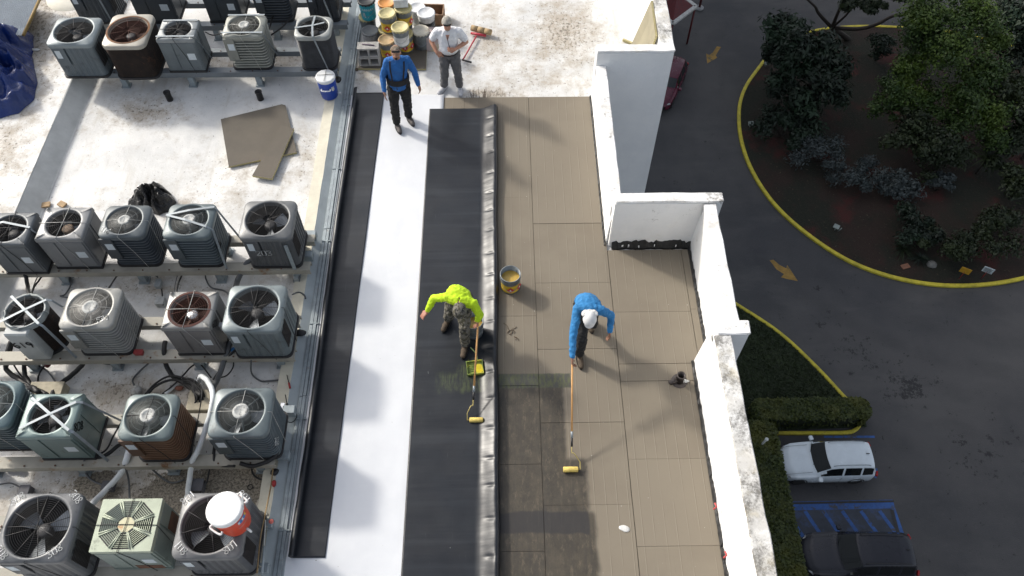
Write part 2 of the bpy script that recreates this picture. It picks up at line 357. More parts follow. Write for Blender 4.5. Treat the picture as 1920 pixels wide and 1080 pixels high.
# lawn under the wall
lawn = [(3.1, 25.5)] + [(p.x - .1, p.y - .05) for p in tri] + [(18.2, 17.2), (18.1, 16.1), (13.2, 15.95), (13.2, 6), (3.1, 6)]
MB().prism(lawn, GZ + .004, GZ + .09).build('lawn', M_LAWN, kind='structure')
def leaf_mesh(name, P, Nn, size, mat_, asp=.5, up=.4, parent=None, **kw):
    """many leaf-sized quads at points P (n,3), facing roughly Nn"""
    n = len(P); rs = np.random.RandomState(len(P) + int(abs(P[0, 0]) * 10))
    nn = Nn + rs.normal(0, .55, (n, 3)); nn[:, 2] += up; nn /= np.linalg.norm(nn, axis=1)[:, None] + 1e-9
    t = np.cross(nn, rs.normal(0, 1, (n, 3))); t /= np.linalg.norm(t, axis=1)[:, None] + 1e-9
    b = np.cross(nn, t); s = size * rs.uniform(.6, 1.35, (n, 1))
    v = np.empty((n, 4, 3)); v[:, 0] = P - t * s; v[:, 1] = P + b * s * asp + nn * s * .15; v[:, 2] = P + t * s; v[:, 3] = P - b * s * asp
    me = bpy.data.meshes.new(name); me.vertices.add(n * 4); me.vertices.foreach_set('co', v.reshape(-1))
    me.loops.add(n * 4); me.loops.foreach_set('vertex_index', np.arange(n * 4, dtype=np.int32)); me.polygons.add(n)
    me.polygons.foreach_set('loop_start', np.arange(0, n * 4, 4, dtype=np.int32)); me.polygons.foreach_set('loop_total', np.full(n, 4, np.int32))
    at = me.attributes.new('tint', 'FLOAT', 'FACE'); at.data.foreach_set('value', rs.uniform(0, 1, n).astype(np.float32))
    me.update(); me.materials.append(mat_)
    o = obj(name, me, parent); return tag(o, **kw)
def m_leaf(name, a, b, c):
    g = G(name); at = g.t.nodes.new('ShaderNodeAttribute'); at.attribute_name = 'tint'
    col = g.mix(at.outputs['Fac'], a, b); col = g.mix(g.ramp(g.noise(g.pos, .5, 4, .6), .45, .65), col, c)
    g.out(col, .6); g.b.inputs['Subsurface Weight'].default_value = 0
    tr = g.t.nodes.new('ShaderNodeBsdfTranslucent'); g.L(col, tr.inputs[0]); ms = g.t.nodes.new('ShaderNodeMixShader'); ms.inputs[0].default_value = .25
    o = g.t.nodes['Material Output']; g.L(g.b.outputs[0], ms.inputs[1]); g.L(tr.outputs[0], ms.inputs[2]); g.L(ms.outputs[0], o.inputs[0])
    return g.mat
LF_DARK = m_leaf('leaf_dark', (.007, .015, .008), (.014, .028, .014), (.020, .044, .020))
LF_GREEN = m_leaf('leaf_fresh_green', (.016, .040, .006), (.040, .080, .009), (.072, .120, .012))
LF_MID = m_leaf('leaf_mid_green', (.010, .019, .007), (.022, .036, .010), (.030, .046, .012))
LF_SILV = m_leaf('leaf_silver', (.035, .045, .044), (.075, .095, .095), (.060, .075, .075))
LF_HEDGE = m_leaf('leaf_hedge', (.018, .032, .006), (.065, .085, .012), (.090, .095, .012))
M_BARK = mat('bark', (.045, .036, .030), .9, 0, .3, 4, .8, 12)
M_GRASS = m_leaf('grass_blades', (.012, .022, .006), (.030, .044, .012), (.022, .034, .010))
def in_poly(x, y, poly):
    c = False; n = len(poly)
    for i in range(n):
        (x1, y1), (x2, y2) = poly[i], poly[(i + 1) % n]
        if (y1 > y) != (y2 > y) and x < (x2 - x1) * (y - y1) / (y2 - y1) + x1: c = not c
    return c
gp = []
while len(gp) < 14000:
    x, y = rnd(9, 18), rnd(15.8, 25)
    if in_poly(x, y, lawn): gp.append((x, y, GZ + .13))
leaf_mesh('grass', np.array(gp), np.tile([0, 0, .5], (len(gp), 1)), .09, M_GRASS, .22, .3, kind='stuff', label='dark shaded lawn grass beside the diagonal yellow kerb')
def fol_pts(c, r, lumps, per, lr=.42, seed=0, flat=1.0):
    rs = np.random.RandomState(seed); P = []; Nn = []
    for k in range(lumps):
        d = rs.normal(0, 1, 3); d /= np.linalg.norm(d); d[2] = abs(d[2]) * .9 - .15
        q = np.array(c) + d * np.array(r) * rs.uniform(.30, .95); R = lr * np.mean(r) * rs.uniform(.45, 1.0)
        e = rs.normal(0, 1, (per, 3)); e /= np.linalg.norm(e, axis=1)[:, None]; e[:, 2] = np.abs(e[:, 2]) * 1.0 - .25
        rad = R * rs.uniform(.15, 1.45, (per, 1))
        P.append(q + e * rad * np.array([1, 1, flat])); Nn.append(e)
    return np.vstack(P), np.vstack(Nn)
def tree(name, label, base, c, r, lumps, per, leaf, lf, asp=.5, lr=.42, seed=1, group='trees on the planted island', cat='tree', trunk_r=.16, limbs=5, flat=.8):
    t = thing(name, label, cat, base, 0, group)
    P, Nn = fol_pts(Vector(c) - Vector(base), r, lumps, per, lr, seed, flat)
    leaf_mesh('crown', P, Nn, leaf, lf, asp, .35, t)
    b = MB(); cc = Vector(c) - Vector(base); rr = random.Random(seed)
    fork = Vector((cc.x * .5, cc.y * .5, cc.z * .45))
    b.tube(spline([(0, 0, -.1), fork * .5 + Vector((.1, .05, 0)), fork], 4), [trunk_r * (1 - .04 * i) for i in range(9)], 7)
    for k in range(limbs):
        a = 2 * PI * k / limbs + rr.uniform(-.4, .4); e = cc + Vector((math.cos(a) * r[0] * .7, math.sin(a) * r[1] * .7, rr.uniform(-.1, .3) * r[2]))
        mid = fork.lerp(e, .5) + Vector((0, 0, r[2] * .12)); pts = spline([fork, mid, e], 4)
        b.tube(pts, [trunk_r * .55 * (1 - .09 * i) for i in range(len(pts))], 5)
    b.build('trunk', M_BARK, t); return t
def gb(px, py): v = W(px, py, GZ); return (v.x, v.y, GZ + .08)
def cz(px, py, h): v = W(px, py, GZ + h); return (v.x, v.y, v.z)
def tr(name, label, px, py, h, r, *a, **k):
    c = cz(px, py, h); return tree(name, label, (c[0], c[1], GZ + .08), c, r, *a, **k)
def big_tree(name, label, px, py, crowns, leaf, lf, asp=.5, seed=1, trunk_r=.17):
    base = Vector(gb(px, py)); t = thing(name, label, 'tree', base, 0, 'trees on the planted island'); Ps, Ns = [], []
    b = MB(); rr = random.Random(seed); fork = Vector((0, 0, 1.3))
    b.tube(spline([(0, 0, -.1), (.08, .05, .6), fork], 4), [trunk_r * (1 - .04 * i) for i in range(9)], 7)
    rs = np.random.RandomState(seed)
    for ci, (qx, qy, h, r, n) in enumerate(crowns):
        c = W(qx, qy, GZ + h) - base; lumps = max(7, n // 170)
        e = c - Vector((0, 0, r * .2)); mid = fork.lerp(e, .5) + Vector((rr.uniform(-.2, .2), rr.uniform(-.2, .2), .2)); pts = spline([fork, mid, e], 4); b.tube(pts, [trunk_r * .6 * (1 - .09 * i) for i in range(len(pts))], 5)
        for k in range(lumps):
            d = rs.normal(0, 1, 3); d /= np.linalg.norm(d); q = np.array(c) + d * r * rs.uniform(.2, .85) * np.array([1, 1, .75]); R = r * rs.uniform(.25, .5); m = int(n / lumps)
            ee = rs.normal(0, 1, (m, 3)); ee /= np.linalg.norm(ee, axis=1)[:, None]; rad = R * (rs.uniform(0, 1, (m, 1)) ** .6) * rs.uniform(.6, 1.75, (m, 1))
            Ps.append(q + ee * rad * np.array([1, 1, .7])); Ns.append(ee + np.array([0, 0, .3]))
    P = np.vstack(Ps); P[:, 2] = np.maximum(P[:, 2], .1)
    leaf_mesh('crown', P, np.vstack(Ns), leaf, lf, asp, .25, t); b.build('trunk', M_BARK, t); return t
big_tree('broadleaf_tree', 'dark glossy broadleaf tree nearest the top left curve of the yellow kerb', 1512, 170, [(1468, 55, 4.6, 1.35, 1500), (1500, 75, 4.8, 1.5, 1700), (1545, 95, 4.2, 1.5, 1700), (1480, 110, 3.9, 1.4, 1500), (1530, 145, 3.4, 1.6, 1900), (1560, 165, 2.6, 1.4, 1400), (1500, 180, 2.4, 1.4, 1300), (1455, 90, 3.6, 1.1, 1200), (1575, 120, 3.4, 1.2, 1300), (1520, 210, 1.6, 1.4, 1200), (1470, 160, 2.6, 1.2, 1200)], .21, LF_DARK, .34, 3)
big_tree('feathery_tree', 'tallest bright green feathery tree at the top right of the island', 1800, 165, [(1750, 30, 6.8, 1.9, 5200), (1825, 25, 6.9, 1.7, 4500), (1790, 85, 6.0, 1.9, 4500), (1730, 80, 5.2, 1.6, 3200), (1860, 75, 5.4, 1.4, 2800)], .11, LF_GREEN, .42, 4)
big_tree('feathery_tree', 'bright green drooping tree growing below and right of the tallest one', 1835, 260, [(1845, 135, 4.8, 1.5, 4200), (1810, 175, 4.2, 1.6, 4200), (1862, 215, 3.4, 1.3, 3400), (1862, 255, 2.6, 1.1, 2400), (1790, 230, 2.8, 1.4, 2600)], .11, LF_GREEN, .42, 5)
big_tree('feathery_tree', 'lower green feathery tree left of centre above the silver shrubs', 1715, 255, [(1705, 130, 4.0, 1.25, 3400), (1690, 170, 3.6, 1.4, 3600), (1730, 190, 3.0, 1.5, 3600), (1660, 200, 2.6, 1.0, 1800)], .11, LF_GREEN, .42, 6)
big_tree('small_tree', 'dull green spreading tree between the bright trees and the silver shrubs', 1750, 320, [(1720, 240, 2.6, 1.4, 2800), (1765, 260, 2.6, 1.5, 3000), (1745, 295, 1.9, 1.5, 2600), (1690, 265, 2.0, 1.2, 1700), (1800, 290, 1.6, 1.2, 1500)], .12, LF_MID, .45, 7)
big_tree('dark_tree', 'deep green tree at the upper right edge of the island', 1912, 120, [(1900, 20, 5.4, 1.8, 2600), (1925, 60, 4.6, 1.8, 2400), (1895, 100, 3.4, 1.6, 2000)], .16, LF_DARK, .45, 8)
big_tree('dark_tree', 'brownish green tree on the right side beyond the feathery trees', 1915, 300, [(1905, 170, 3.8, 1.6, 2200), (1920, 220, 3.2, 1.7, 2200), (1905, 260, 2.0, 1.5, 1800)], .15, LF_MID, .45, 9)
# tree whose bare boughs reach across the road at the top
t = thing('spreading_tree', 'tree with long bare dark boughs reaching over the road at the top', 'tree', gb(1590, 75), 0, 'trees on the planted island')
o0 = Vector(gb(1590, 75)); b = MB()
root = Vector((0, 0, 0)); fk = W(1560, 52, GZ + 1.6) - o0
b.tube(spline([root, root.lerp(fk, .5), fk], 4), .2, 7)
for pts, r in (([(1535, 25, 3.4), (1528, 12, 4.2), (1508, -6, 5.4)], .14), ([(1572, 22, 3.6), (1582, 0, 5), (1590, -20, 6)], .13), ([(1585, 30, 3), (1600, 14, 4), (1632, 4, 5)], .1),
               ([(1610, 54, 2.2), (1645, 45, 2.6), (1675, 30, 3.2), (1715, 26, 3.6), (1740, 8, 4.4)], .15)):
    P_ = spline([fk] + [W(a, c_, GZ + h) - o0 for a, c_, h in pts], 5); b.tube(P_, [r * (1 - .6 * i / len(P_)) for i in range(len(P_))], 6)
b.build('trunk', M_BARK, t)
P1, N1 = fol_pts(W(1622, 6, GZ + 4.8) - o0, (1.7, .9, .8), 16, 260, .4, 11, .7)
P2, N2 = fol_pts(W(1690, -8, GZ + 5.0) - o0, (1.6, 1.0, .9), 12, 240, .4, 12, .7)
leaf_mesh('crown', np.vstack([P1, P2]), np.vstack([N1, N2]), .13, LF_MID, .45, .3, t)
def shrub(name, label, px, py, h, r, n, leaf, lf, asp=.5, seed=1, group='shrubs on the planted island', lumps=12):
    c = cz(px, py, h); base = Vector((c[0], c[1], GZ + .08)); t = thing(name, label, 'shrub', base, 0, group)
    P, Nn = fol_pts(Vector(c) - base, r, lumps, n // lumps, .42, seed, .9); P[:, 2] = np.maximum(P[:, 2], .02)
    leaf_mesh('foliage', P, Nn, leaf, lf, asp, .3, t)
    b = MB()
    for k in range(4): a = k * 1.6 + seed; b.tube([(0, 0, -.05), (math.cos(a) * r[0] * .35, math.sin(a) * r[1] * .35, h * .9)], [.035, .015], 5)
    b.build('stem', M_BARK, t)
shrub('silver_shrub', 'silver leaved shrub at the left end of the grey green row', 1540, 285, .9, (1.9, 1.7, .9), 3400, .11, LF_SILV, .35, 21)
shrub('silver_shrub', 'silver leaved shrub second from the left, just above the red mulch', 1612, 330, .8, (1.9, 1.5, .9), 3400, .11, LF_SILV, .35, 22)
shrub('silver_shrub', 'silver leaved shrub third from the left in the grey green row', 1690, 352, .7, (1.8, 1.2, .8), 2800, .12, LF_SILV, .45, 23)
shrub('silver_shrub', 'small silver leaved shrub at the right end of the row', 1762, 345, .7, (1.2, .9, .7), 1400, .12, LF_SILV, .45, 24)
shrub('round_shrub', 'dark clipped round shrub between the dark tree and the tall bright tree', 1655, 85, 1.4, (1.2, 1.1, 1.1), 3000, .10, LF_DARK, .5, 25)
shrub('round_shrub', 'black green bush in the shade under the dark broadleaf tree', 1470, 235, 1.0, (1.8, 2.2, .9), 3800, .13, LF_DARK, .5, 26)
shrub('round_shrub', 'loose yellow green bush above the two garden signs', 1785, 462, .9, (1.7, 1.3, .9), 3600, .10, LF_MID, .5, 27)
shrub('round_shrub', 'large dull green bush at the right edge above the signs', 1872, 435, 1.1, (2.4, 1.7, 1.1), 5200, .10, LF_MID, .5, 28)
shrub('round_shrub', 'dark low bush left of the bush above the signs', 1715, 425, .7, (2.0, 1.7, .8), 3600, .12, LF_DARK, .4, 29)
shrub('round_shrub', 'brownish bush at the right edge below the far dark tree', 1905, 345, 1.2, (1.9, 2.2, 1.1), 4200, .13, LF_MID, .5, 30)
def spiky(label, px, py, h, n, ln, seed):
    c = cz(px, py, 0.1); t = thing('spiky_plant', label, 'plant', (c[0], c[1], GZ + .08), 0, 'spiky plants on the planted island'); rr = random.Random(seed); b = MB()
    for k in range(n):
        a = rr.uniform(0, 2 * PI); e = rr.uniform(.1, 1.2); L_ = ln * rr.uniform(.7, 1.1); s = Vector((-math.sin(a), math.cos(a), 0)) * .045; pts = []
        for q in range(5):
            u = q / 4; pts.append(Vector((math.cos(a) * math.cos(e) * L_ * u, math.sin(a) * math.cos(e) * L_ * u, h + math.sin(e) * L_ * u - .55 * L_ * u * u)))
        vs = []
        for q, p in enumerate(pts): wd = (1 - q / 4.2) * (1 if q else .6); vs += [p - s * wd, p + s * wd]
        b.add(vs, [(2 * q, 2 * q + 1, 2 * q + 3, 2 * q + 2) for q in range(4)])
    b.build('fronds', LF_MID if seed % 2 else LF_DARK, t, kind='stuff'); MB().tube([(0, 0, -.05), (0, 0, h)], .07, 6).build('stem', M_BARK, t)
spiky('tall palm like plant with long thin dark fronds near the island centre right', 1830, 325, 1.4, 90, 1.7, 1)
spiky('clump of drooping strap leaves left of the dark low bush', 1690, 470, .15, 60, 1.1, 3)
spiky('clump of drooping strap leaves just inside the lower yellow kerb', 1722, 488, .15, 55, .9, 4)
# litter leaves and stones
b = MB(); rr = random.Random(5)
poly = [(p.x, p.y) for p in isl_c]
k = 0
while k < 900:
    x, y = rr.uniform(15, 34), rr.uniform(24, 46)
    if in_poly(x, y, poly):
        k += 1; a = rr.uniform(0, PI); s = rr.uniform(.03, .09); c_, s_ = math.cos(a) * s, math.sin(a) * s
        b.add([(x - c_, y - s_, GZ + .115), (x + s_ * .5, y - c_ * .5, GZ + .13), (x + c_, y + s_, GZ + .12), (x - s_ * .5, y + c_ * .5, GZ + .13)], [(0, 1, 2, 3)])
b.build('leaf_litter', mat('dry_leaf', (.05, .038, .024), .9, world=True, var=.4, scale=3), kind='stuff', label='scattered dry leaves on the mulch')
# hedges
def hedge(label, x0, x1, y0, y1, h, n, round_end=False):
    t = thing('hedge', label, 'hedge', ((x0 + x1) / 2, (y0 + y1) / 2, GZ + .05), 0, 'clipped hedges beside the parking bays')
    cx, cy = (x0 + x1) / 2, (y0 + y1) / 2; hx, hy = (x1 - x0) / 2, (y1 - y0) / 2
    r = .35 if not round_end else hy * .9
    pg = []
    for (sx, sy, a0) in ((1, 1, 0), (-1, 1, 90), (-1, -1, 180), (1, -1, 270)):
        q = r if sx > 0 else .3
        for a in range(0, 91, 15):
            an = math.radians(a0 + a); pg.append((sx * (hx - q) + q * math.cos(an), sy * (hy - q) + q * math.sin(an)))
    b = MB(); b.prism([(x * .95, y * .93) for x, y in pg], 0, h * .9); b.build('woody_core', mat('hedge_core', (.010, .016, .006), .95), t)
    rs = np.random.RandomState(n); P = []; Nn = []
    while len(P) < n:
        x, y = rs.uniform(-hx, hx), rs.uniform(-hy, hy)
        if not in_poly(x, y, pg): continue
        if rs.rand() < .62: z = h * rs.uniform(.92, 1.07) + .05 * math.sin(x * 4) * math.sin(y * 5); nn = (0, 0, 1)
        else:
            k_ = rs.randint(len(pg)); x, y = pg[k_]; x2, y2 = pg[(k_ + 1) % len(pg)]; u = rs.rand(); x = x + (x2 - x) * u; y = y + (y2 - y) * u; z = rs.uniform(.05, h); nn = (x / hx, y / hy, .2)
        P.append((x + rs.normal(0, .04), y + rs.normal(0, .04), z)); Nn.append(nn)
    leaf_mesh('foliage', np.array(P), np.array(Nn), .085, LF_HEDGE, .55, .3, t)
hedge('short round ended clipped hedge above the white car', 12.35, 18.05, 16.15, 17.2, 1.0, 16000, True)
hedge('long clipped hedge between the building and the parked cars', 11.7, 13.15, 4.0, 16.05, 1.0, 24000)
# painted lines and arrows
def line(px0, px1, wd, m, name, label):
    a, c_ = W(*px0, GZ), W(*px1, GZ); d = (c_ - a).normalized(); s = Vector((-d.y, d.x, 0)) * wd / 2; z = Vector((0, 0, .004))
    return [(a - s + z), (c_ - s + z), (c_ + s + z), (a + s + z)]
def lines(lst, m, label):
    b = MB()
    for i, (p0, p1, wd) in enumerate(lst):
        q = [v + Vector((0, 0, .0008 * i)) for v in line(p0, p1, wd, None, None, None)]
        b.add(q, [(0, 1, 2, 3)])
    return b
mk = lines([((1475, 949), (1676, 945), .42)] + [((1474 + k * 35, 958), (1515 + k * 36, 1020), .18) for k in range(6)] + [((1670, 940), (1694, 1008), .18)], M_BLUEL, '')
b = MB(); b.add([W(1470, 950, GZ + .003), W(1474, 1005, GZ + .003), W(1690, 1005, GZ + .003), W(1676, 945, GZ + .003)], [(3, 2, 1, 0)][::1]); b.f = [f[::-1] for f in b.f]
b.build('road_marking', mat('faded_blue_wash', (.050, .058, .075), .85, 0, .2, 1.5, stain=(.055, .075, .13), sscale=1.4, sth=.50, world=True), label='faded blue wash between the stripes of the hatched aisle', cat='road marking')
mk.build('road_marking', M_BLUEL, label='blue hatched access aisle painted between the two parked cars', cat='road marking')
lines([((1545, 819), (1640, 819), .12)], M_BLUEL, '').build('road_marking', M_BLUEL, label='blue line painted above the white parked car', cat='road marking')
lines([((1474, 894), (1476, 913), .16)], M_BLUEL, '').build('road_marking', M_BLUEL, label='short stub of blue line at the nose of the white car', cat='road marking')
lines([((1643, 878), (1641, 896), .12)], M_BLUEL, '').build('road_marking', M_BLUEL, label='curved scrap of blue paint behind the rear corner of the white car', cat='road marking')
M_OLDL = mat('faded_grey_paint', (.035, .035, .036), .8, world=True)
b = MB()
for i, (p0, p1, wd) in enumerate([((1474, 944), (1676, 940), .10), ((1672, 956), (1684, 1000), .16)]):
    b.add([v + Vector((0, 0, .012 + .0008 * i)) for v in line(p0, p1, wd, None, None, None)], [(0, 1, 2, 3)])
b.build('road_marking', M_OLDL, label='dark overpainted strip along the edge of the blue hatched aisle', cat='road marking')
def arrow(pts, label):
    b = MB(); b.add([W(a, c_, GZ + .005) for a, c_ in pts], [tuple(range(len(pts)))]); b.build('road_arrow', M_ORAR, label=label, cat='road marking', group='orange arrows painted on the road')
arrow([(1443, 488), (1450, 487), (1462, 497), (1474, 503), (1476, 497), (1483, 507), (1496, 527), (1480, 524), (1464, 520), (1470, 514), (1456, 505)], 'faded orange arrow on the road beside the long curved kerb')
arrow([(1344, 87), (1352, 88), (1342, 104), (1345, 108), (1326, 119), (1324, 100), (1330, 103), (1336, 99)], 'faded orange arrow at the top near the red car')
# small spotlights in the bed
M_LAMPB = mat('lamp_body_grey', (.28, .32, .30), .5)
def spot(px, py, rz, label):
    p = gb(px, py); t = thing('garden_spotlight', label, 'spotlight', p, rz, 'garden spotlights inside the yellow kerb')
    MB().tube([(0, 0, -.05), (0, 0, .22)], .03, 6).build('spike', M_LAMPB, t)
    M = Matrix.Translation((0, 0, .34)) @ Matrix.Rotation(-.9, 4, 'X'); h = MB().box(-.17, .17, -.06, .06, -.13, .13, 0, M, .02).build('housing', M_LAMPB, t)
    MB().box(-.13, .13, .062, .07, -.09, .09, 0, M).build('lens', mat('lamp_lens', (.45, .5, .48), .2), t)
    MB().tube([(.2, 0, .05), (.3, .1, .3)], .025, 6).build('conduit', M_LAMPB, t)
spot(1434, 127, .5, 'topmost small grey spotlight, right by the dark broadleaf tree')
spot(1405, 240, .1, 'middle small grey spotlight inside the left curve of the kerb')
spot(1564, 433, -.6, 'lowest small pale spotlight by the red mulch')
# signs
def sign(px, py, col, label, txt=False):
    p = gb(px, py); t = thing('garden_sign', label, 'sign', p, -.5); R = mat('red_stake', (.25, .02, .02), .5)
    MB().tube([(0, 0, -.05), (0, 0, .75)], .02, 6).build('stake', R, t)
    b = MB().box(-.27, .27, -.012, .012, .62, 1.05).build('board', col, t)
    if txt:
        q = MB()
        for i in range(5): q.box(-.21, .21 - .06 * (i % 2), -.018, -.0135, .67 + i * .07, .70 + i * .07)
        q.build('print', mat('print_dark', (.05, .06, .07), .6), b)
sign(1796, 525, mat('sign_yellow', (.50, .28, .02), .5), 'small plain orange yellow sign on a red stake')
sign(1838, 524, mat('sign_white', (.55, .62, .65), .5), 'small white sign with dark print on a red stake', True)
MB().box(-.25, .25, -.15, .15, 0, .06, 0, RZ(.3, W(1697, 500, GZ + .1)), .01).build('paving_stone', mat('terracotta', (.22, .10, .06), .8), label='loose terracotta coloured slab near the lower kerb', cat='stone')
b = MB().ball((0, 0, 0), (.32, .25, .16)); b.v = [tuple(Vector(v) * (1 + .2 * mnoise.noise(Vector(v) * 6)) + W(1747, 496, GZ + .15)) for v in b.v]
b.build('rock', mat('pale_rock', (.16, .16, .15), .9), label='pale rock left of the orange sign', cat='rock')
MB().tube([W(1424, 838, GZ + .3), W(1437, 824, GZ + 2.4)], .05, 8).tube([W(1437, 824, GZ + 2.38), W(1437.6, 823.6, GZ + 2.5)], .09, 8).build('pole', mat('white_pole', (.6, .62, .6), .4), label='leaning white pole standing in the long hedge', cat='pole')
# dark red canopy and its post at the top
MRED = mat('dark_red_canopy', (.10, .010, .012), .6, world=True); MTRIM = mat('white_trim', (.50, .50, .47), .6, world=True)
A_, B_, C_ = W(1304, 14, GZ + 3), W(1261, 46, GZ + 3), W(1268, -14, GZ + 3)
D_ = C_ + (B_ - A_)
t = thing('canopy', 'dark red canopy with white edge trim beyond the top of the wall', 'canopy', (B_.x, B_.y, GZ)); o0 = Vector((B_.x, B_.y, GZ))
ap = (A_ + B_ + C_ + D_) / 4 + Vector((0, 0, 1.0)); q = [A_ - o0, B_ - o0, D_ - o0, C_ - o0, ap - o0]
MB().add(q, [(0, 1, 4), (1, 2, 4), (2, 3, 4), (3, 0, 4)]).build('roof', MRED, t)
b = MB()
for i in range(4):
    a, c_ = q[i], q[(i + 1) % 4]; d = (c_ - a).normalized(); n_ = Vector((d.y, -d.x, 0)) * .13; up = Vector((0, 0, .14))
    b.add([a - n_, c_ - n_, c_ + n_, a + n_, a - n_ + up, c_ - n_ + up, c_ + n_ + up, a + n_ + up], [(0, 3, 2, 1), (4, 5, 6, 7), (0, 1, 5, 4), (1, 2, 6, 5), (2, 3, 7, 6), (3, 0, 4, 7)])
b.build('trim', MTRIM, t)
for v in q[:4]: MB().tube([Vector((v.x * .98, v.y * .98, 0)), v * .98], .07, 8).build('post', MRED, t)
p = W(1311, 16, GZ); t = thing('bollard', 'dark red post on a round pale base beside the canopy', 'bollard', p)
MB().tube([(0, 0, .1), (0, 0, 2.6)], .09, 8).build('post', MRED, t); MB().lathe([(.32, 0), (.32, .1), (.22, .16)], n=14).build('base', mat('pale_concrete', (.3, .3, .3), .9), t)
# ---------------------------------------------------------------- cars
def car(name, label, loc, rz, paint, L=4.65, Wd=1.86, Hh=1.68, rails=False, dark=False):
    t = thing(name, label, 'car', loc, rz, 'cars parked at ground level')
    kL, kW, kH = L / 4.7, Wd / 1.86, Hh / 1.68
    S = [(0, .60, .38, .60, .52, .62), (.06, .74, .28, .72, .60, .74), (.22, .84, .22, .80, .66, .83), (.5, .90, .2, .90, .70, .945), (.95, .92, .2, .97, .71, 1.03), (1.28, .93, .2, 1.0, .71, 1.08),
         (1.42, .93, .2, 1.02, .70, 1.11), (1.75, .93, .2, 1.04, .67, 1.34), (2.15, .93, .2, 1.05, .63, 1.58), (2.6, .93, .2, 1.06, .625, 1.655), (3.2, .93, .2, 1.07, .62, 1.68), (3.8, .925, .2, 1.08, .61, 1.655),
         (4.2, .91, .22, 1.10, .59, 1.58), (4.38, .90, .24, 1.10, .59, 1.50), (4.58, .87, .28, 1.02, .66, 1.12), (4.66, .83, .32, .86, .66, .95), (4.70, .72, .40, .62, .55, .66)]
    xs = sorted(set([round(x, 3) for x in list(np.linspace(0, 4.7, 48)) + [s[0] for s in S]]))
    sx = [s[0] for s in S]; iv = lambda x, k: float(np.interp(x, sx, [s[k] for s in S]))
    grid = []
    for x in xs:
        w_, zb, zs, wr, zr = (iv(x, k) for k in range(1, 6))
        half = [(w_ * .90, zb), (w_ * .98, zb + .10), (w_, zb + (zs - zb) * .45), (w_ * .995, zb + (zs - zb) * .75), (w_ * .965, zs)]
        half += [(w_ * .965 + (wr + .05 - w_ * .965) * u, zs + (zr - .07 - zs) * u) for u in (.08, .5, .92)] + [(wr + .03, zr - .035), (wr - .02, zr - .012), (wr * .75, zr), (wr * .4, zr + .012), (0, zr + .018)]
        ring = [(y, z) for y, z in half] + [(-y, z) for y, z in reversed(half[:-1])]
        bow = float(np.interp(x, [0, .5, 1.4, 2.1, 2.8, 3.6, 4.5, 4.7], [.42, .24, .24, .20, 0, 0, -.12, -.22]))
        grid.append([Vector(((x + bow * (abs(y) / .93) ** 2.4 - 2.35) * kL, y * kW, z * kH)) for y, z in ring])
    n = len(grid[0]); nh = 13
    body = []; parts = {'windshield': [], 'rear_window': [], 'side_window': {}}
    for i in range(len(xs) - 1):
        xm = (xs[i] + xs[i + 1]) / 2
        for j in range(n - 1):
            f = [(i, j), (i + 1, j), (i + 1, j + 1), (i, j + 1)]; jj = j if j < nh - 1 else n - 2 - j
            if 1.50 < xm < 2.10 and jj >= 8: parts['windshield'].append(f)
            elif 4.36 < xm < 4.56 and jj >= 8: parts['rear_window'].append(f)
            elif 1.62 < xm < 4.36 and jj in (5, 6) and not (2.80 < xm < 2.90 or 3.72 < xm < 3.84 or xm < 1.9 and jj == 6):
                key = (0 if xm < 2.8 else 1 if xm < 3.72 else 2, j < nh - 1); parts['side_window'].setdefault(key, []).append(f)
            else: body.append(f)
    def mk(fs, nm, m_, par, off=0.0):
        idx = {}; vs = []; F = []
        for f in fs:
            q = []
            for k in f:
                if k not in idx: idx[k] = len(vs); vs.append(grid[k[0]][k[1]] + Vector((0, 0, off)))
                q.append(idx[k])
            F.append(q)
        b = MB(); b.add(vs, F, 0, True); return b.build(nm, m_, par)
    bo = mk(body, 'body', paint, t)
    b = MB(); nb = len(grid)
    b.add(grid[0], [tuple(range(n))]); b.add(grid[-1], [tuple(range(n - 1, -1, -1))]); b.add([grid[i][0] for i in range(nb)] + [grid[i][-1] for i in range(nb)], [(i, i + 1, nb + i + 1, nb + i) for i in range(nb - 1)])
    b.build('underbody', M_BLKP, t)
    GL = mat('car_glass', (.008, .010, .011), .08, 0, .1, 2, spec=.6)
    mk(parts['windshield'], 'windshield', GL, t, -.006); mk(parts['rear_window'], 'rear_window', GL, t, -.006)
    for k_ in parts['side_window'].values(): mk(k_, 'side_window', GL, t)
    for x in (.9, 3.72):
        for s in (1, -1):
            xx = (x - 2.35) * kL; y0 = s * (.90 * kW); M = Matrix.Translation((xx, y0, .34)) @ Matrix.Rotation(PI / 2 * -s, 4, 'X')
            wh = MB().lathe([(.17, -.22), (.30, -.22), (.345, -.17), (.345, -.02), (.30, .02), (.235, .015)], n=20, M=M).build('tyre', mat('tyre', (.02, .02, .02), .8), t)
            b = MB().lathe([(.235, 0), (.22, -.03), (.05, -.02), (.05, .012)], n=20, M=M, cap0=False)
            for k in range(5): b.box(.04, .22, -.025, .025, -.02, .008, 0, M @ Matrix.Rotation(k * 2 * PI / 5, 4, 'Z'))
            b.build('rim', mat('alloy', (.38, .39, .40), .35, .6), wh)
            # dark wheel arch
            b = MB(); a0 = [Vector((xx + .40 * math.cos(a) , y0 + s * .036 * kW, .36 + .40 * math.sin(a))) for a in np.linspace(0, PI, 13)]
            a1 = [Vector((xx + .345 * math.cos(a), y0 + s * .038 * kW, .36 + .345 * math.sin(a))) for a in np.linspace(0, PI, 13)]
            b.add(a0 + a1, [(i, i + 1, 14 + i, 13 + i) for i in range(12)]); b.build('wheel_arch', M_BLKP, t)
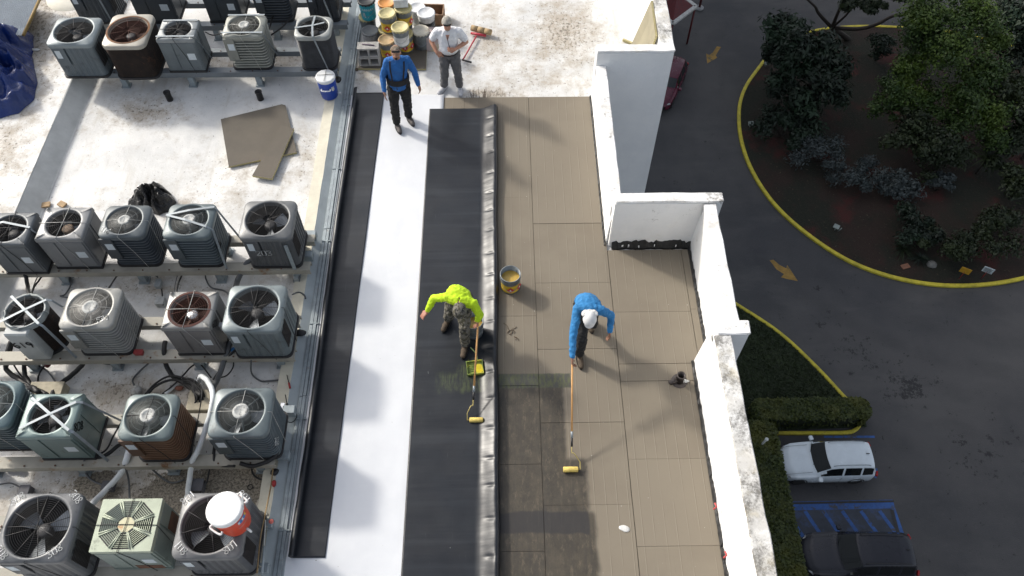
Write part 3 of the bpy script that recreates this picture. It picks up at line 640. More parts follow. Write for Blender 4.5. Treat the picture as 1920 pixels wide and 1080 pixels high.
    for s in (1, -1):
        MB().box(-.10, .10, -.11, .11, -.06, .07, 0, RZ(.15 * s, ((1.72 - 2.35) * kL, s * 1.05 * kW, 1.08 * kH)), .03).build('wing_mirror', paint, t)
        MB().box(-.10, .16, -.13, .13, -.05, .05, 0, RZ(-.75 * s, ((.40 - 2.35) * kL, s * .68 * kW, .72 * kH)), .03).build('headlight', mat('lamp_glass', (.35, .37, .38), .15), t)
        MB().box(-.05, .05, -.12, .12, -.08, .08, 0, RZ(.3 * s, ((4.60 - 2.35) * kL, s * .74 * kW, .93 * kH)), .02).build('tail_light', mat('tail_red', (.30, .01, .01), .2), t)
        for xh in (2.62, 3.55): MB().box(-.09, .09, -.012, .012, -.014, .014, 0, RZ(0, ((xh - 2.35) * kL, s * .94 * kW, .88 * kH)), .004).build('door_handle', paint if not dark else M_BLKP, t)
        if rails:
            MB().tube(spline([((2.3 - 2.35) * kL, s * .6 * kW, 1.62 * kH), ((2.5 - 2.35) * kL, s * .6 * kW, 1.70 * kH), ((3.2 - 2.35) * kL, s * .6 * kW, 1.735 * kH), ((3.9 - 2.35) * kL, s * .59 * kW, 1.70 * kH), ((4.1 - 2.35) * kL, s * .59 * kW, 1.62 * kH)], 3), .02, 6).build('roof_rail', M_STRAP if not dark else M_BLKP, t)
    # grille, wipers, roof fin, panel gaps
    MB().box(-.02, .06, -.45, .45, -.07, .09, 0, RZ(0, ((.02 - 2.35) * kL, 0, .55 * kH)), .01).build('grille', M_BLKP, t)
    MB().box(-.08, .08, -.015, .015, 0, .05, 0, RZ(0, ((4.1 - 2.35) * kL, 0, 1.62 * kH)), .008).build('roof_fin', M_BLKP, t)
    for y in (-.35, .3): MB().tube([((1.50 - 2.35) * kL, y, 1.165 * kH), ((1.62 - 2.35) * kL, y + .45, 1.26 * kH)], .01, 4).build('wiper', M_BLKP, t)
    for s in (1, -1):
        P_ = [Vector(((x - 2.35) * kL, s * .69 * kW, (iv(x, 5) + .003) * kH)) for x in np.linspace(.25, 1.42, 10)]; MB().tube(P_, .007, 4).build('panel_gap', M_BLKP, t)
        for xg in (1.85, 2.85, 3.78):
            P_ = [Vector(((xg - 2.35) * kL, s * iv(xg, 1) * .998 * kW, z * kH)) for z in (.3, .5, .7, .9)]; MB().tube(P_, .006, 4).build('panel_gap', M_BLKP, t)
    return t
M_WCAR = mat('white_car_paint', (.60, .66, .70), .22, 0, .04, 2); M_DCAR = mat('charcoal_car_paint', (.020, .021, .028), .30, .2, .05, 1); M_MCAR = mat('dark_crimson_car_paint', (.09, .008, .025), .25, 0, .1, 2)
p = W(1551, 862, GZ + .9); car('parked_car', 'white sport utility car parked nose in to the long hedge', (p.x, p.y, GZ + .004), 0, M_WCAR, 4.55, 1.86, 1.66, True)
p = W(1607, 1040, GZ + .9); car('parked_car', 'large charcoal sport utility car below the blue hatched aisle', (p.x, p.y, GZ + .004), -.03, M_DCAR, 5.15, 2.0, 1.85, True, True)
p = W(1252, 150, GZ + .9); car('parked_car', 'dark crimson car half hidden behind the tall grey wall', (p.x, p.y, GZ + .004), 1.15, M_MCAR, 4.5, 1.8, 1.5)
# ================================================================= THE BUILDING
bld = thing('building', 'tall white painted building with a stepped parapet and a white coated roof', 'building', (0, 0, GZ)); BZ = -GZ
def bpart(b, name, m, parent=None, **k):
    b.v = [(x, y, z + BZ) for x, y, z in b.v]; return b.build(name, m, parent or bld, **k)
fp = [(-45, -25), (2.98, -25), (2.98, 5.33), (3.13, 5.53), (3.13, 7.62), (3.13, 7.79), (1.795, 7.79), (1.795, 11.05), (2.97, 11.06), (2.97, 100), (-45, 100)]
b = MB(); n = len(fp); b.add([(x, y, GZ) for x, y in fp] + [(x, y, -.02) for x, y in fp], [(i, (i + 1) % n, n + (i + 1) % n, n + i) for i in range(n)])
bpart(b, 'outer_wall', M_STUC)
def rbox(b, x0, x1, y0, y1, z0, z1, nx=1, ny=1, seed=0, amp=.006, m=0):
    """box with slightly uneven masonry faces"""
    bm = bmesh.new(); bmesh.ops.create_cube(bm, size=1)
    for v in bm.verts: v.co = Vector(((x0 + x1) / 2 + v.co.x * (x1 - x0), (y0 + y1) / 2 + v.co.y * (y1 - y0), (z0 + z1) / 2 + v.co.z * (z1 - z0)))
    bmesh.ops.bevel(bm, geom=bm.edges[:], offset=.012, segments=2, affect='EDGES')
    for ax, k in ((0, nx), (1, ny)):
        for i in range(1, k):
            co = Vector((0, 0, 0)); lo, hi = (x0, x1) if ax == 0 else (y0, y1); co[ax] = lo + (hi - lo) * i / k; no = Vector((0, 0, 0)); no[ax] = 1
            bmesh.ops.bisect_plane(bm, geom=bm.verts[:] + bm.edges[:] + bm.faces[:], plane_co=co, plane_no=no)
    bm.verts.index_update()
    vs = [v.co + Vector((mnoise.noise(v.co * 3.1 + Vector((seed, 0, 0))), mnoise.noise(v.co * 3.3 + Vector((0, seed, 9))), mnoise.noise(v.co * 2.7))) * amp * 2 for v in bm.verts]
    b.add(vs, [[v.index for v in f.verts] for f in bm.faces], m, False); bm.free(); return b
def parapet(x0, x1, y0, y1, z1, capm, cap=.035, over=.012, z0=-.3, wm=None):
    along = y1 - y0 > x1 - x0; k = max(2, int(max(y1 - y0, x1 - x0) / .22))
    b = MB(); rbox(b, x0, x1, y0, y1, z0, z1 - cap, 1 if along else k, k if along else 1, x0); o = bpart(b, 'parapet', wm or M_PAR)
    b = MB(); rbox(b, x0 - over, x1 + over, y0 - .004, y1 + .004, z1 - cap + .001, z1, 1 if along else k, k if along else 1, y0, .008)
    bpart(b, 'parapet_cap', capm, o); return o
parapet(2.76, 2.985, 11.18, 60, 1.1, M_CAP2)                # upper run beyond the tall wall
parapet(1.63, 2.975, 10.985, 11.17, 1.12, M_CAP, z0=GZ + .05, wm=M_STUC)            # return above the tall grey wall
parapet(1.645, 1.80, 7.80, 10.98, .82, M_CAP)               # inner run
parapet(1.66, 3.27, 7.615, 7.795, 1.12, M_CAP, z0=GZ + .05)              # return at the bay
parapet(2.99, 3.15, 5.54, 7.61, 1.08, M_CAP)                # bay run
parapet(2.83, 3.26, 5.325, 5.535, 1.12, M_CAP, z0=GZ + .05)              # lower return
parapet(2.79, 3.00, -6, 5.32, 1.1, M_CAP2)                  # long run towards the camera
# sloping plaster feet of the parapets (they flare a little towards the roof)
def flare(pts, h, wd):
    b = MB(); rs = []
    for (x, y, nx, ny) in pts: rs.append([Vector((x, y, h)), Vector((x + nx * wd, y + ny * wd, .04)), Vector((x + nx * wd, y + ny * wd, -.02)), Vector((x, y, -.02))])
    b.rings(rs, 0, False); return b
bpart(flare([(2.792, y, -1, 0) for y in np.linspace(-6, 5.5, 40)], .9, .06), 'plaster_fillet', M_PAR)
bpart(flare([(1.648, y, -1, 0) for y in np.linspace(7.7, 11.1, 14)], .6, .03), 'plaster_fillet', M_PAR)
bpart(flare([(2.992, y, 1 * -1, 0) for y in np.linspace(5.5, 7.62, 8)], .8, .03), 'plaster_fillet', M_PAR)
# ragged black flashing along the foot
def flashing(a, c_, nrm, h, seed, wd=.03, step=.035):
    a = Vector(a); c_ = Vector(c_); L_ = (c_ - a).length; k = int(L_ / step); rr = random.Random(seed); b = MB(); rs = []; nv = Vector(nrm)
    for i in range(k + 1):
        p = a.lerp(c_, i / k); hh = h * (1 + .5 * mnoise.noise(Vector((i * .31, seed, 0))) + rr.uniform(-.22, .22)); w2 = wd * (1 + .5 * mnoise.noise(Vector((i * .21, seed, 5))) + rr.uniform(-.15, .15))
        rs.append([p + nv * .002 + Vector((0, 0, hh)), p + nv * .012 + Vector((0, 0, hh * .95)), p + nv * (.02 + w2) + Vector((0, 0, .045)), p + nv * (.022 + w2) + Vector((0, 0, .0))])
    b.rings(rs, 0, False, True, True); bpart(b, 'black_flashing', M_TAR)
flashing((1.70, 7.612, 0), (3.0, 7.612, 0), (0, -1, 0), .15, 3, .035)
flashing((2.955, 7.6, 0), (2.955, 5.5, 0), (-1, 0, 0), .075, 5, .012)
flashing((1.612, 11.05, 0), (1.612, 7.62, 0), (-1, 0, 0), .055, 6, .008)
flashing((2.725, 5.5, 0), (2.725, 1.2, 0), (-1, 0, 0), .075, 7, .012)
# white streaks of sealant on the flashing at the return
b = MB(); rr = random.Random(3)
for k in range(9):
    x = rr.uniform(1.8, 2.9) if k > 3 else rr.uniform(1.85, 2.3); z = rr.uniform(.04, .09)
    b.box(x, x + .012, 7.555, 7.562, z, z + rr.uniform(.03, .06))
bpart(b, 'sealant_streaks', M_PAR, kind='stuff')
for (px, py) in ((1357, 1046), (1338, 955)): 
    p = W(px, py, .2); MB().tube([p, p + Vector((.03, .02, .05)), p + Vector((.02, .07, .03))], .012, 5).build('rag', mat('red_rag', (.5, .08, .08), .8), label='scrap of %s tape on the foot of the long parapet' % ('red' if py > 1000 else 'pale red'), cat='tape')
# ---------------------------------------------------------------- roof surfaces (structure)
b = MB()
def gridz(b, x0, x1, y0, y1, nx, ny, fz, m=0, sm=True):
    vs = [(x0 + (x1 - x0) * i / nx, y0 + (y1 - y0) * j / ny, fz(x0 + (x1 - x0) * i / nx, y0 + (y1 - y0) * j / ny)) for j in range(ny + 1) for i in range(nx + 1)]
    fs = [(j * (nx + 1) + i, j * (nx + 1) + i + 1, (j + 1) * (nx + 1) + i + 1, (j + 1) * (nx + 1) + i) for j in range(ny) for i in range(nx)]
    return b.add(vs, fs, m, sm)
nz = lambda x, y, s, a: a * mnoise.noise(Vector((x * s, y * s, 3.3)))
rz_ = lambda x, y: nz(x, y, 1.3, .008) - .004
gridz(b, -7.68, 1.70, -10, 16, 96, 250, rz_); gridz(b, 1.70, 2.97, -10, 7.70, 12, 160, rz_); gridz(b, 1.70, 2.97, 11.08, 16, 12, 50, rz_)
gridz(b, -7.68, 2.97, 16, 100, 4, 20, lambda x, y: -.004)
b.build('roof', M_ROOF, kind='structure')
b = MB(); gridz(b, -45, -7.94, -25, 100, 40, 125, lambda x, y: .25 + nz(x, y, .9, .02))
b.build('raised_roof', M_ROOF, kind='structure')
b = MB(); ys = np.linspace(-25, 100, 400); rs = []
for y in ys: e = .012 * mnoise.noise(Vector((0, y * 2, 0))); rs.append([Vector((-7.95, y, .252)), Vector((-7.93 + e, y, .246)), Vector((-7.70 + e, y, .012)), Vector((-7.67, y, -.002))])
b.rings(rs, 0, False, False, False, False); b.build('roof_slope', M_SLOPE_SH, kind='structure')
# low curb beside the units: cream top, bluish shade painted on the sloping side
b = MB(); rs = []
for y in np.linspace(-10, 30, 240):
    e = .008 * mnoise.noise(Vector((4, y * 3, 0)))
    rs.append([Vector((-3.30, y, -.01)), Vector((-3.275 + e, y, .075)), Vector((-3.09 + e, y, .095)), Vector((-2.955, y, .02)), Vector((-2.94, y, -.01))])
n_ = 5; vs = [p for r in rs for p in r]
for k in range(len(rs) - 1):
    for i in range(4): b.add([rs[k][i], rs[k][i + 1], rs[k + 1][i + 1], rs[k + 1][i]], [(0, 1, 2, 3)], 1 if i >= 2 else 0)
b.build('roof_curb', [M_CREAM, mat('curb_coating_shaded', (.36, .40, .41), .7, 0, .08, 3, .3, 20, world=True)], kind='structure')  # second material: bluish shade put into the side's colour
# boards
roof_boards = thing('board_deck', None, None); roof_boards['kind'] = 'structure'
def board(x0, x1, y0, y1):
    g_ = .0015; zt = .030 + rnd(-.0025, .0025)
    b = MB(); b.box(x0 + g_, x1 - g_, y0 + g_, y1 - g_, .003, zt, 0, None, .0015)
    o = b.build('roof_board', M_BOARD, roof_boards); o.rotation_euler = (rnd(-.0006, .0006), rnd(-.0006, .0006), 0)
def column(x0, x1, ys):
    for a, c_ in zip(ys[1:], ys[:-1]): board(x0, x1, a, c_)
column(-1.92, -.72, [11.06, 9.3, 6.9, 4.5, 2.1, -.5]); column(-.72, .457, [11.06, 8.65, 6.31, 5.14, 3.96, 2.80, 1.6, .4])
column(.46, 1.63, [11.055, 10.43, 8.08, 6.91, 5.73, 4.56, 3.39, 2.2, 1.0])
column(1.636, 2.81, [7.53, 6.36, 5.47]); column(1.636, 2.72, [5.466, 5.19, 4.01, 2.84, 1.67, .5]); column(2.815, 2.955, [7.53, 6.40, 5.47])
M_DKG = mat('dark_joint', (.075, .066, .055), .9, world=True)
b = MB(); b.box(-1.92, 1.63, -1, 11.06, .0045, .012); b.box(1.63, 2.72, -1, 7.53, .0045, .012); b.box(2.72, 2.955, 5.45, 7.53, .0045, .012); b.build('board_underlay', M_DKG, kind='structure')
# ---------------------------------------------------------------- membranes
def sheet(name, label, x0f, x1f, y0, y1, prof, mt, ny=420, nx=46, amp=.004):
    b = MB(); vs = []; th = .0035
    for j in range(ny + 1):
        y = y0 + (y1 - y0) * j / ny
        for i in range(nx + 1):
            u = i / nx; x = x0f(y) + (x1f(y) - x0f(y)) * u
            dx, z = prof(u, y, (x1f(y) - x0f(y)))
            vs.append(Vector((x + dx, y, z + amp * mnoise.noise(Vector((x * 1.5, y * 2.2, 1))))))
    m_ = nx + 1; fs = [(j * m_ + i, j * m_ + i + 1, (j + 1) * m_ + i + 1, (j + 1) * m_ + i) for j in range(ny) for i in range(nx)]
    b.add(vs, fs, 0, True); o = b.build(name, mt, label=label, cat='roofing membrane')
    md = o.modifiers.new('thick', 'SOLIDIFY'); md.thickness = th; md.offset = -1
    return o
sheet('white_membrane', 'long white membrane strip lying between the two black sheets', lambda y: -2.93 + .74 * min(1, max(0, (y - 2.95) / .02)) if False else -2.9, lambda y: -1.10, -1.5, 11.13,
      lambda u, y, w_: (0, .045 + .006 * math.sin(y * 2.1 + u * 3) * math.exp(-((u - .6) * 3) ** 2)), M_WSHEET, 300, 24)
def curlL(u, y, w_):      # left edge rolled up
    d = u * w_; R = .055; s = .19 - d
    if s <= 0: return 0, .058
    a = min(s / R, 3.9); f = 1 + .10 * mnoise.noise(Vector((0, y * 3, 2))); return (s - math.sin(a) * R * f) * 1.0, .058 + R * (1 - math.cos(a)) * f * 1.25
def curlR(u, y, w_):      # right edge lifts into a long puckered ridge
    d = (1 - u) * w_; s = .30 - d
    if s <= 0: return 0, .060 + .004 * math.sin(y * 1.7) * u
    t_ = s / .30; base = (.118 + .022 * mnoise.noise(Vector((1, y * .9, 4)))) * (t_ ** 2) * (3 - 2 * t_)
    ph = (y * 2.35 + .25 * mnoise.noise(Vector((y * 1.3, 0, 0)))) % 1.0
    pk = math.exp(-((ph - .5 + .12 * (t_ - .5)) / .055) ** 2) * math.exp(-((t_ - .58) / .20) ** 2)
    w2 = mnoise.noise(Vector((s * 6, y * 4.2, 7))) * .016 * t_ * (1.4 - .10 * y if y < 8 else .6)
    z = .060 + base - pk * .013 + w2
    if t_ > .80: z -= (t_ - .80) ** 2 * 1.9
    return (.05 * mnoise.noise(Vector((3, y * .8, 0))) * t_ * .4), z
sheet('black_membrane', 'narrow black membrane sheet with a rolled left edge beside the metal rail', lambda y: -2.90 - .01 * math.sin(y), lambda y: -2.32 + (y - 2.75) * .0135, 2.75, 11.18, curlL, M_BLACK, 320, 40)
sheet('black_membrane', 'wide black membrane sheet with a puckered shiny right edge', lambda y: -1.35, lambda y: -.115, -1.5, 10.74, curlR, M_BLACK, 900, 60)
# ================================================================= CONDENSER UNITS ON THEIR STEEL RAILS
BT = .355                                                    # top of the rails
def beam(x0, x1, y0, y1, label, col='w', zt=BT):
    b = MB(); h = .10; m0 = 0
    t = thing('steel_rail', label, 'rail', ((x0 + x1) / 2, (y0 + y1) / 2, 0), 0, 'steel rails carrying the cooling units')
    L_ = (x1 - x0) / 2; wd = (y1 - y0) / 2
    b.box(-L_, L_, -wd, wd, zt - .012, zt).box(-L_, L_, wd - .01, wd, zt - h, zt - .012).box(-L_, L_, -wd, -wd + .008, zt - h, zt - .012)
    b.box(-L_, L_, -wd - .002, -wd + .02, zt - h - .01, zt - h)
    b.build('channel', M_BEAM if col == 'w' else M_BEAMG, t)
    k = int((x1 - x0) / 1.15)
    for i in range(k + 1):
        x = -L_ + .25 + i * (2 * L_ - .5) / max(1, k)
        f = MB().box(x - .05, x + .05, -.045, .045, 0, zt - h).box(x - .08, x + .08, -.07, .07, .0, .02).build('foot', M_GALV, t)
    b = MB()
    for i in range(int((x1 - x0) / .42)):
        x = -L_ + .2 + i * .42 + rnd(-.05, .05); b.lathe([(.012, 0), (.012, .012)], (x, -wd + .03, zt), 6)
    b.build('bolt', mat('rusty_bolt', (.10, .05, .03), .8), t, kind='stuff')
M_BEAM = mat('rail_pale_paint', (.31, .295, .25), .6, .1, .12, 3, .2, 20, stain=(.20, .10, .04), sscale=2.6, sth=.57, world=True)
M_BEAMG = mat('rail_grey_paint', (.16, .18, .195), .5, .2, .12, 3, .2, 20, stain=(.20, .13, .08), sscale=3, sth=.64, world=True)
for (x0, x1, ya, yb, nm, c_) in ((-7.3, -3.05, 11.42, 11.56, 'front rail under the upper complete row of units', 'g'), (-7.2, -3.05, 11.98, 12.10, 'rear rail under the upper complete row of units', 'g'),
        (-7.0, -3.0, 12.74, 12.88, 'front rail under the cut off row at the top', 'g'), (-7.0, -3.0, 13.42, 13.54, 'rear rail under the cut off row at the top', 'g'),
        (-9.5, -2.99, 6.98, 7.14, 'front rail under the five units below the black bag', 'w'), (-9.5, -2.99, 7.52, 7.66, 'rear rail under the five units below the black bag', 'w'),
        (-9.5, -3.02, 5.46, 5.62, 'front rail under the row with the rusty fan unit', 'w'), (-9.5, -3.02, 6.02, 6.17, 'rear rail under the row with the rusty fan unit', 'w'),
        (-9.5, -3.06, 3.87, 4.03, 'front rail under the row with the teal strapped unit', 'w'), (-9.5, -3.06, 4.47, 4.62, 'rear rail under the row with the teal strapped unit', 'w'),
        (-9.5, -3.05, 2.44, 2.60, 'front rail under the nearest row with the orange cooler', 'w'), (-9.5, -3.05, 3.08, 3.24, 'rear rail under the nearest row with the orange cooler', 'w')):
    beam(x0, x1, ya, yb, nm, c_)
def rrect(hx, hy, r, n=11, ins=0.0):
    """rounded rectangle outline, four straight sides and corners; returns list of (x, y, side index, corner flag)"""
    pts = []; r = max(r, .004)
    for q, (sx, sy, a0) in enumerate(((1, -1, -90), (1, 1, 0), (-1, 1, 90), (-1, -1, 180))):
        for k in range(5):
            a = math.radians(a0 + 90 * k / 4); pts.append((sx * (hx - r) + (r - ins) * math.cos(a), sy * (hy - r) + (r - ins) * math.sin(a), q, 1))
        nx = {0: (hx - ins, hy - r, 0, 1), 1: (hx - r, hy - ins, -1, 0), 2: (-hx + ins, -hy + r, 0, -1), 3: (-hx + r, -hy + ins, 1, 0)}[q]
        ln = 2 * ((hy - r) if q in (0, 2) else (hx - r))
        for k in range(1, n + 1):
            u = k / (n + 1)
            if q == 0: p = (hx - ins, -(hy - r) + ln * u)
            elif q == 1: p = ((hx - r) - ln * u, hy - ins)
            elif q == 2: p = (-hx + ins, (hy - r) - ln * u)
            else: p = (-(hx - r) + ln * u, -hy + ins)
            pts.append((p[0], p[1], q, 0))
    return pts
STROKE = {'0': [[(0, .1), (0, .9), (.25, 1), (.5, .9), (.5, .1), (.25, 0), (0, .1)]], '1': [[(.25, 0), (.25, 1)]], '2': [[(0, .8), (.2, 1), (.5, .85), (.4, .5), (0, 0), (.5, .02)]],
          '3': [[(0, .95), (.4, 1), (.5, .75), (.2, .52), (.5, .28), (.35, 0), (0, .05)]], '4': [[(.4, 0), (.4, 1), (0, .35), (.55, .35)]], '5': [[(.5, 1), (.05, 1), (0, .55), (.4, .6), (.5, .25), (.3, 0), (0, .08)]],
          '6': [[(.45, 1), (.1, .7), (0, .25), (.25, 0), (.5, .2), (.35, .48), (.02, .35)]], '7': [[(0, 1), (.5, 1), (.2, 0)], [(.1, .5), (.45, .5)]], '8': [[(.25, .52), (.02, .78), (.25, 1), (.48, .78), (.25, .52), (0, .22), (.25, 0), (.5, .22), (.25, .52)]],
          '9': [[(.48, .6), (.2, .5), (.02, .75), (.25, 1), (.48, .8), (.48, .5), (.3, 0)]], 'J': [[(.1, 1), (.5, 1)], [(.35, 1), (.35, .1), (.1, .05)]], 'l': [[(.1, 0), (.1, 1)]]}
def strokes(b, txt, size, M, wd=.012, m=0, gap=.75):
    x = 0
    for ch in txt:
        for pl in STROKE.get(ch, []):
            P_ = spline([(x + a * size, c_ * size, 0) for a, c_ in pl], 3)
            for i in range(len(P_) - 1):
                d = (P_[i + 1] - P_[i]); n_ = Vector((-d.y, d.x, 0)).normalized() * wd / 2; e = d.normalized() * wd * .3
                b.add([M @ (P_[i] - n_ - e), M @ (P_[i + 1] - n_ + e), M @ (P_[i + 1] + n_ + e), M @ (P_[i] + n_ - e)], [(0, 1, 2, 3)], m)
        x += size * gap
    return b
MARKW = plain('paint_marker_white', (.62, .64, .64), .6); MARKB = plain('marker_black', (.01, .01, .012), .5)
LABEL = plain('rating_label', (.52, .57, .60), .5)
def V3(*a): return Vector(a)
def unit(px, py, wd, dp, kind, col, label, H=.75, top=None, side=None, R=None, blades=3, blade_ang=0., cap=None, straps='', notes=(), coil=None, rz=0., lw=None, motor=None, dz=0, r=None, name='condenser_unit', wires=True, rust=None, box=True):
    wd *= .955; dp *= .97; zt = BT + H; c_ = W(px, py, zt); hx, hy = wd / 2, dp / 2
    t = thing(name, label, 'air conditioner', (c_.x, c_.y, BT), rz, 'condenser units on the roof rails')
    top = top or col; side = side or col; r = r if r is not None else {'fins': .10, 'ribs': .10, 'box': .012, 'coil': .13, 'oct': .012, 'round': hx}[kind]
    R = R or min(hx, hy) * .80
    mt = plain_metal(top); ms = plain_metal(side)
    # base pan
    b = MB(); o_ = [(x, y) for x, y, *_ in rrect(hx + .004, hy + .004, r)]; b.prism(o_, .0, .045); b.build('base_pan', M_BASE if kind != 'oct' else ms, t)
    # side shell
    b = MB(); z0, z1 = .046, H - .05
    if kind in ('fins', 'coil', 'round'):
        nf = 11 if kind == 'fins' else 26; rs = []; dk = coil or M_COIL
        for k in range(nf):
            za = z0 + (z1 - z0) * k / nf; h_ = (z1 - z0) / nf
            for (zz, ins) in (((za, .0), (za + h_ * .26, .004), (za + h_ * .30, .040), (za + h_ * .98, .040)) if kind == 'fins' else ((za, .006), (za + h_ * .3, .002), (za + h_ * .5, .014), (za + h_ * .9, .014))):
                rs.append([V3(x, y, zz) for x, y, *_ in rrect(hx - .012, hy - .012, r, 5, ins)])
        n_ = len(rs[0])
        for k in range(len(rs) - 1):
            ph = k % 4; m_ = 0 if ph in (0, 1, 3) else 1
            if kind == 'fins' and ph == 3: m_ = 0
            for i in range(n_):
                j = (i + 1) % n_; b.add([rs[k][i], rs[k][j], rs[k + 1][j], rs[k + 1][i]], [(0, 1, 2, 3)], m_, False)
        b.build('louvred_guard' if kind == 'fins' else 'coil_guard', [plain_metal(tuple(x * 1.5 for x in side)) if kind == 'fins' else dk, dk], t, kind='stuff')
        # service panel and wiring compartment at the front left corner
        if kind == 'round':
            WH = mat('white_panel', (.34, .36, .36), .5, 0, .08, 5); b = MB().box(-.20, .13, -hy - .06, -hy + .10, .02, H - .03, 0, None, .02); b.build('wiring_box', WH, t)
        elif box:
            M = RZ(0, (-hx * .66, -hy + .0, 0)); b = MB(); pw = min(.13, wd * .18)
            b.box(-hx * .30, pw * .6, -.012, .02, H * .30, z1, 0, M, .006); b.build('service_panel', plain_metal(side if kind == 'fins' else top), t)
            MB().box(-.05, .06, -.018, -.0125, H * .62, H * .80, 0, M).build('rating_plate', LABEL, t)
    elif kind == 'ribs':
        rs = []
        for zz, k_ in ((z0, .0), (z0 + .03, 1.), (z1 - .03, 1.), (z1, .0)):
            ring = []
            for a, c2 in ((0, 0),):
                base = rrect(hx - .012, hy - .012, r, 23)
                for i, (x, y, q, cf) in enumerate(base):
                    k2 = i % 28; rib = 0
                    if not cf: rib = 1 if ((k2 - 5) % 4) in (1, 2) else 0
                    ins = .016 * rib * k_; nx = {0: (-1, 0), 1: (0, -1), 2: (1, 0), 3: (0, 1)}[q]; ring.append(V3(x + nx[0] * ins, y + nx[1] * ins, zz))
            rs.append(ring)
        b.rings(rs, 0, False, False, False); b.build('ribbed_shell', ms, t)
        MB().box(-hx * .8, -hx * .3, -hy - .006, -hy + .014, H * .40, H * .90, 0, None, .004).build('service_panel', ms, t)
        MB().box(-hx * .72, -hx * .5, -hy - .010, -hy - .0065, H * .62, H * .84).build('rating_plate', LABEL, t)
        b = MB()
        for k in range(12): z_ = H * .30 + k * H * .045; b.box(hx - .014, hx - .004, -hy * .85, -hy * .25, z_, z_ + .012)
        b.build('side_louvres', M_COIL, t, kind='stuff')
    else:
        o_ = rrect(hx - .008, hy - .008, r, 3); b.rings([[V3(x, y, z) for x, y, *_ in o_] for z in (z0, z1)], 0, False, False, False); b.build('cabinet', ms, t)
        p_ = MB().box(-hx * .2, hx * .9, -hy - .004, -hy + .006, .09, z1 - .03, 0, None, .003).build('front_panel', ms, t)
        MB().box(hx - .010, hx + .002, -hy * .9, hy * .05, .09, z1 - .03, 0, None, .003).build('side_panel', ms, t)
        MB().box(hx - .010, hx + .002, hy * .12, hy * .92, .09, z1 - .03, 0, None, .003).build('side_panel', ms, t)
        MB().box(-hx * .92, -hx * .28, -hy - .004, -hy + .006, .09, z1 - .03, 0, None, .003).build('front_panel', ms, t)
        MB().box(hx * .35, hx * .75, -hy - .007, -hy - .0045, .30, .44).build('rating_plate', LABEL, t)
        if kind == 'oct':
            RB = mat('rusty_coil', (.12, .055, .030), .8, 0, .3, 6, .4, 40)
            MB().box(hx + .0025, hx + .006, hy * .15, hy * .85, .10, .44).build('coil_window', RB, t); MB().box(-hx * .1, hx * .8, -hy - .008, -hy - .0045, .06, .20).build('coil_window', RB, t)
    # top cover with the round fan opening
    nn = 7; oo = rrect(hx, hy, r, nn); N_ = len(oo); ang = [math.atan2(y, x) for x, y, *_ in oo]
    if kind == 'round': oo = [(hx * math.cos(a), hy * math.sin(a), 0, 0) for a in ang]
    if kind == 'fins' or kind == 'ribs': zc, dome = H, .02
    else: zc, dome = H, .004
    def outl(ins, z):
        q = rrect(hx, hy, r, nn, ins) if kind != 'round' else [((hx - ins) * math.cos(a), (hy - ins) * math.sin(a)) for a in ang]
        return [V3(p[0], p[1], z) for p in q]
    circ = lambda rad, z: [V3(rad * math.cos(a), rad * math.sin(a) * (hy / hx if kind == 'round' else 1), z) for a in ang]
    b = MB()
    if kind == 'oct':
        rs = [outl(0, H - .07), outl(0, H - .004), outl(.004, H)]
        b.rings(rs, 0, False, False, True); b.build('top_cover', mt, t)
        # eight louvred windows round an octagon
        for k in range(8):
            a0, a1 = math.radians(22.5 + 45 * k + 3), math.radians(22.5 + 45 * k + 42); ri, ro = .30, .93; s = min(hx, hy)
            P4 = [V3(hx * .97 * ri * math.cos(a0), s * ri * 1.05 * math.sin(a0), 0), V3(hx * .97 * ro * math.cos(a0), s * ro * 1.02 * math.sin(a0), 0), V3(hx * .97 * ro * math.cos(a1), s * ro * 1.02 * math.sin(a1), 0), V3(hx * .97 * ri * math.cos(a1), s * ri * 1.05 * math.sin(a1), 0)]
            wv = MB().add([p + V3(0, 0, H + .0015) for p in P4], [(0, 1, 2, 3)]).build('vent_window', M_DARK, t)
            q = MB()
            for i in range(1, 9):
                u = i / 9; A = P4[0].lerp(P4[1], u); B = P4[3].lerp(P4[2], u); d = (P4[1] - P4[0]).normalized() * .006
                q.add([A - d + V3(0, 0, H + .002), B - d + V3(0, 0, H + .002), B + d + V3(0, 0, H + .010), A + d + V3(0, 0, H + .010)], [(0, 1, 2, 3)])
            for A, B in ((P4[0], P4[1]), (P4[3], P4[2])): q.tube([A + V3(0, 0, H + .006), B + V3(0, 0, H + .006)], .009, 4)
            q.build('slat', mt, wv, kind='stuff')
        MB().add([V3(hx * .27 * math.cos(math.radians(22.5 + 45 * k)), hy * .29 * math.sin(math.radians(22.5 + 45 * k)), H + .009) for k in range(8)], [tuple(range(8))]).build('centre_plate', mat('rust_stained_cream', (.52, .50, .33), .6, 0, .1, 4, stain=(.42, .19, .06), sscale=5, sth=.52), t)
    else:
        rs = [outl(0, H - .075), outl(0, H - .03), outl(.006, H - .010), outl(.022, H), circ(R + .035, zc + dome), circ(R + .012, zc + dome + .004), circ(R, zc + dome - .01), circ(R - .006, zc - .06)]
        b.rings(rs, 0, False, False, False)
        for i in range(len(b.s)): b.s[i] = True
        o2 = b.build('top_cover', mt, t)
        if kind not in ('round',): pass
        wc = M_DARK if not rust else mat('rusty_fan_well', (.045, .015, .010), .8, 0, .3, 6)
        wl = MB().rings([circ(R - .006, zc - .06), circ(R - .012, zc - .30)], 0, True, False, True).build('fan_well', wc, t)
        # fan
        fz = H - .15; fan = MB().lathe([(.075, -.10), (.085, -.06), (.085, .02), (.06, .035)], (0, 0, fz), 14).build('fan', motor or M_MOTOR, t)
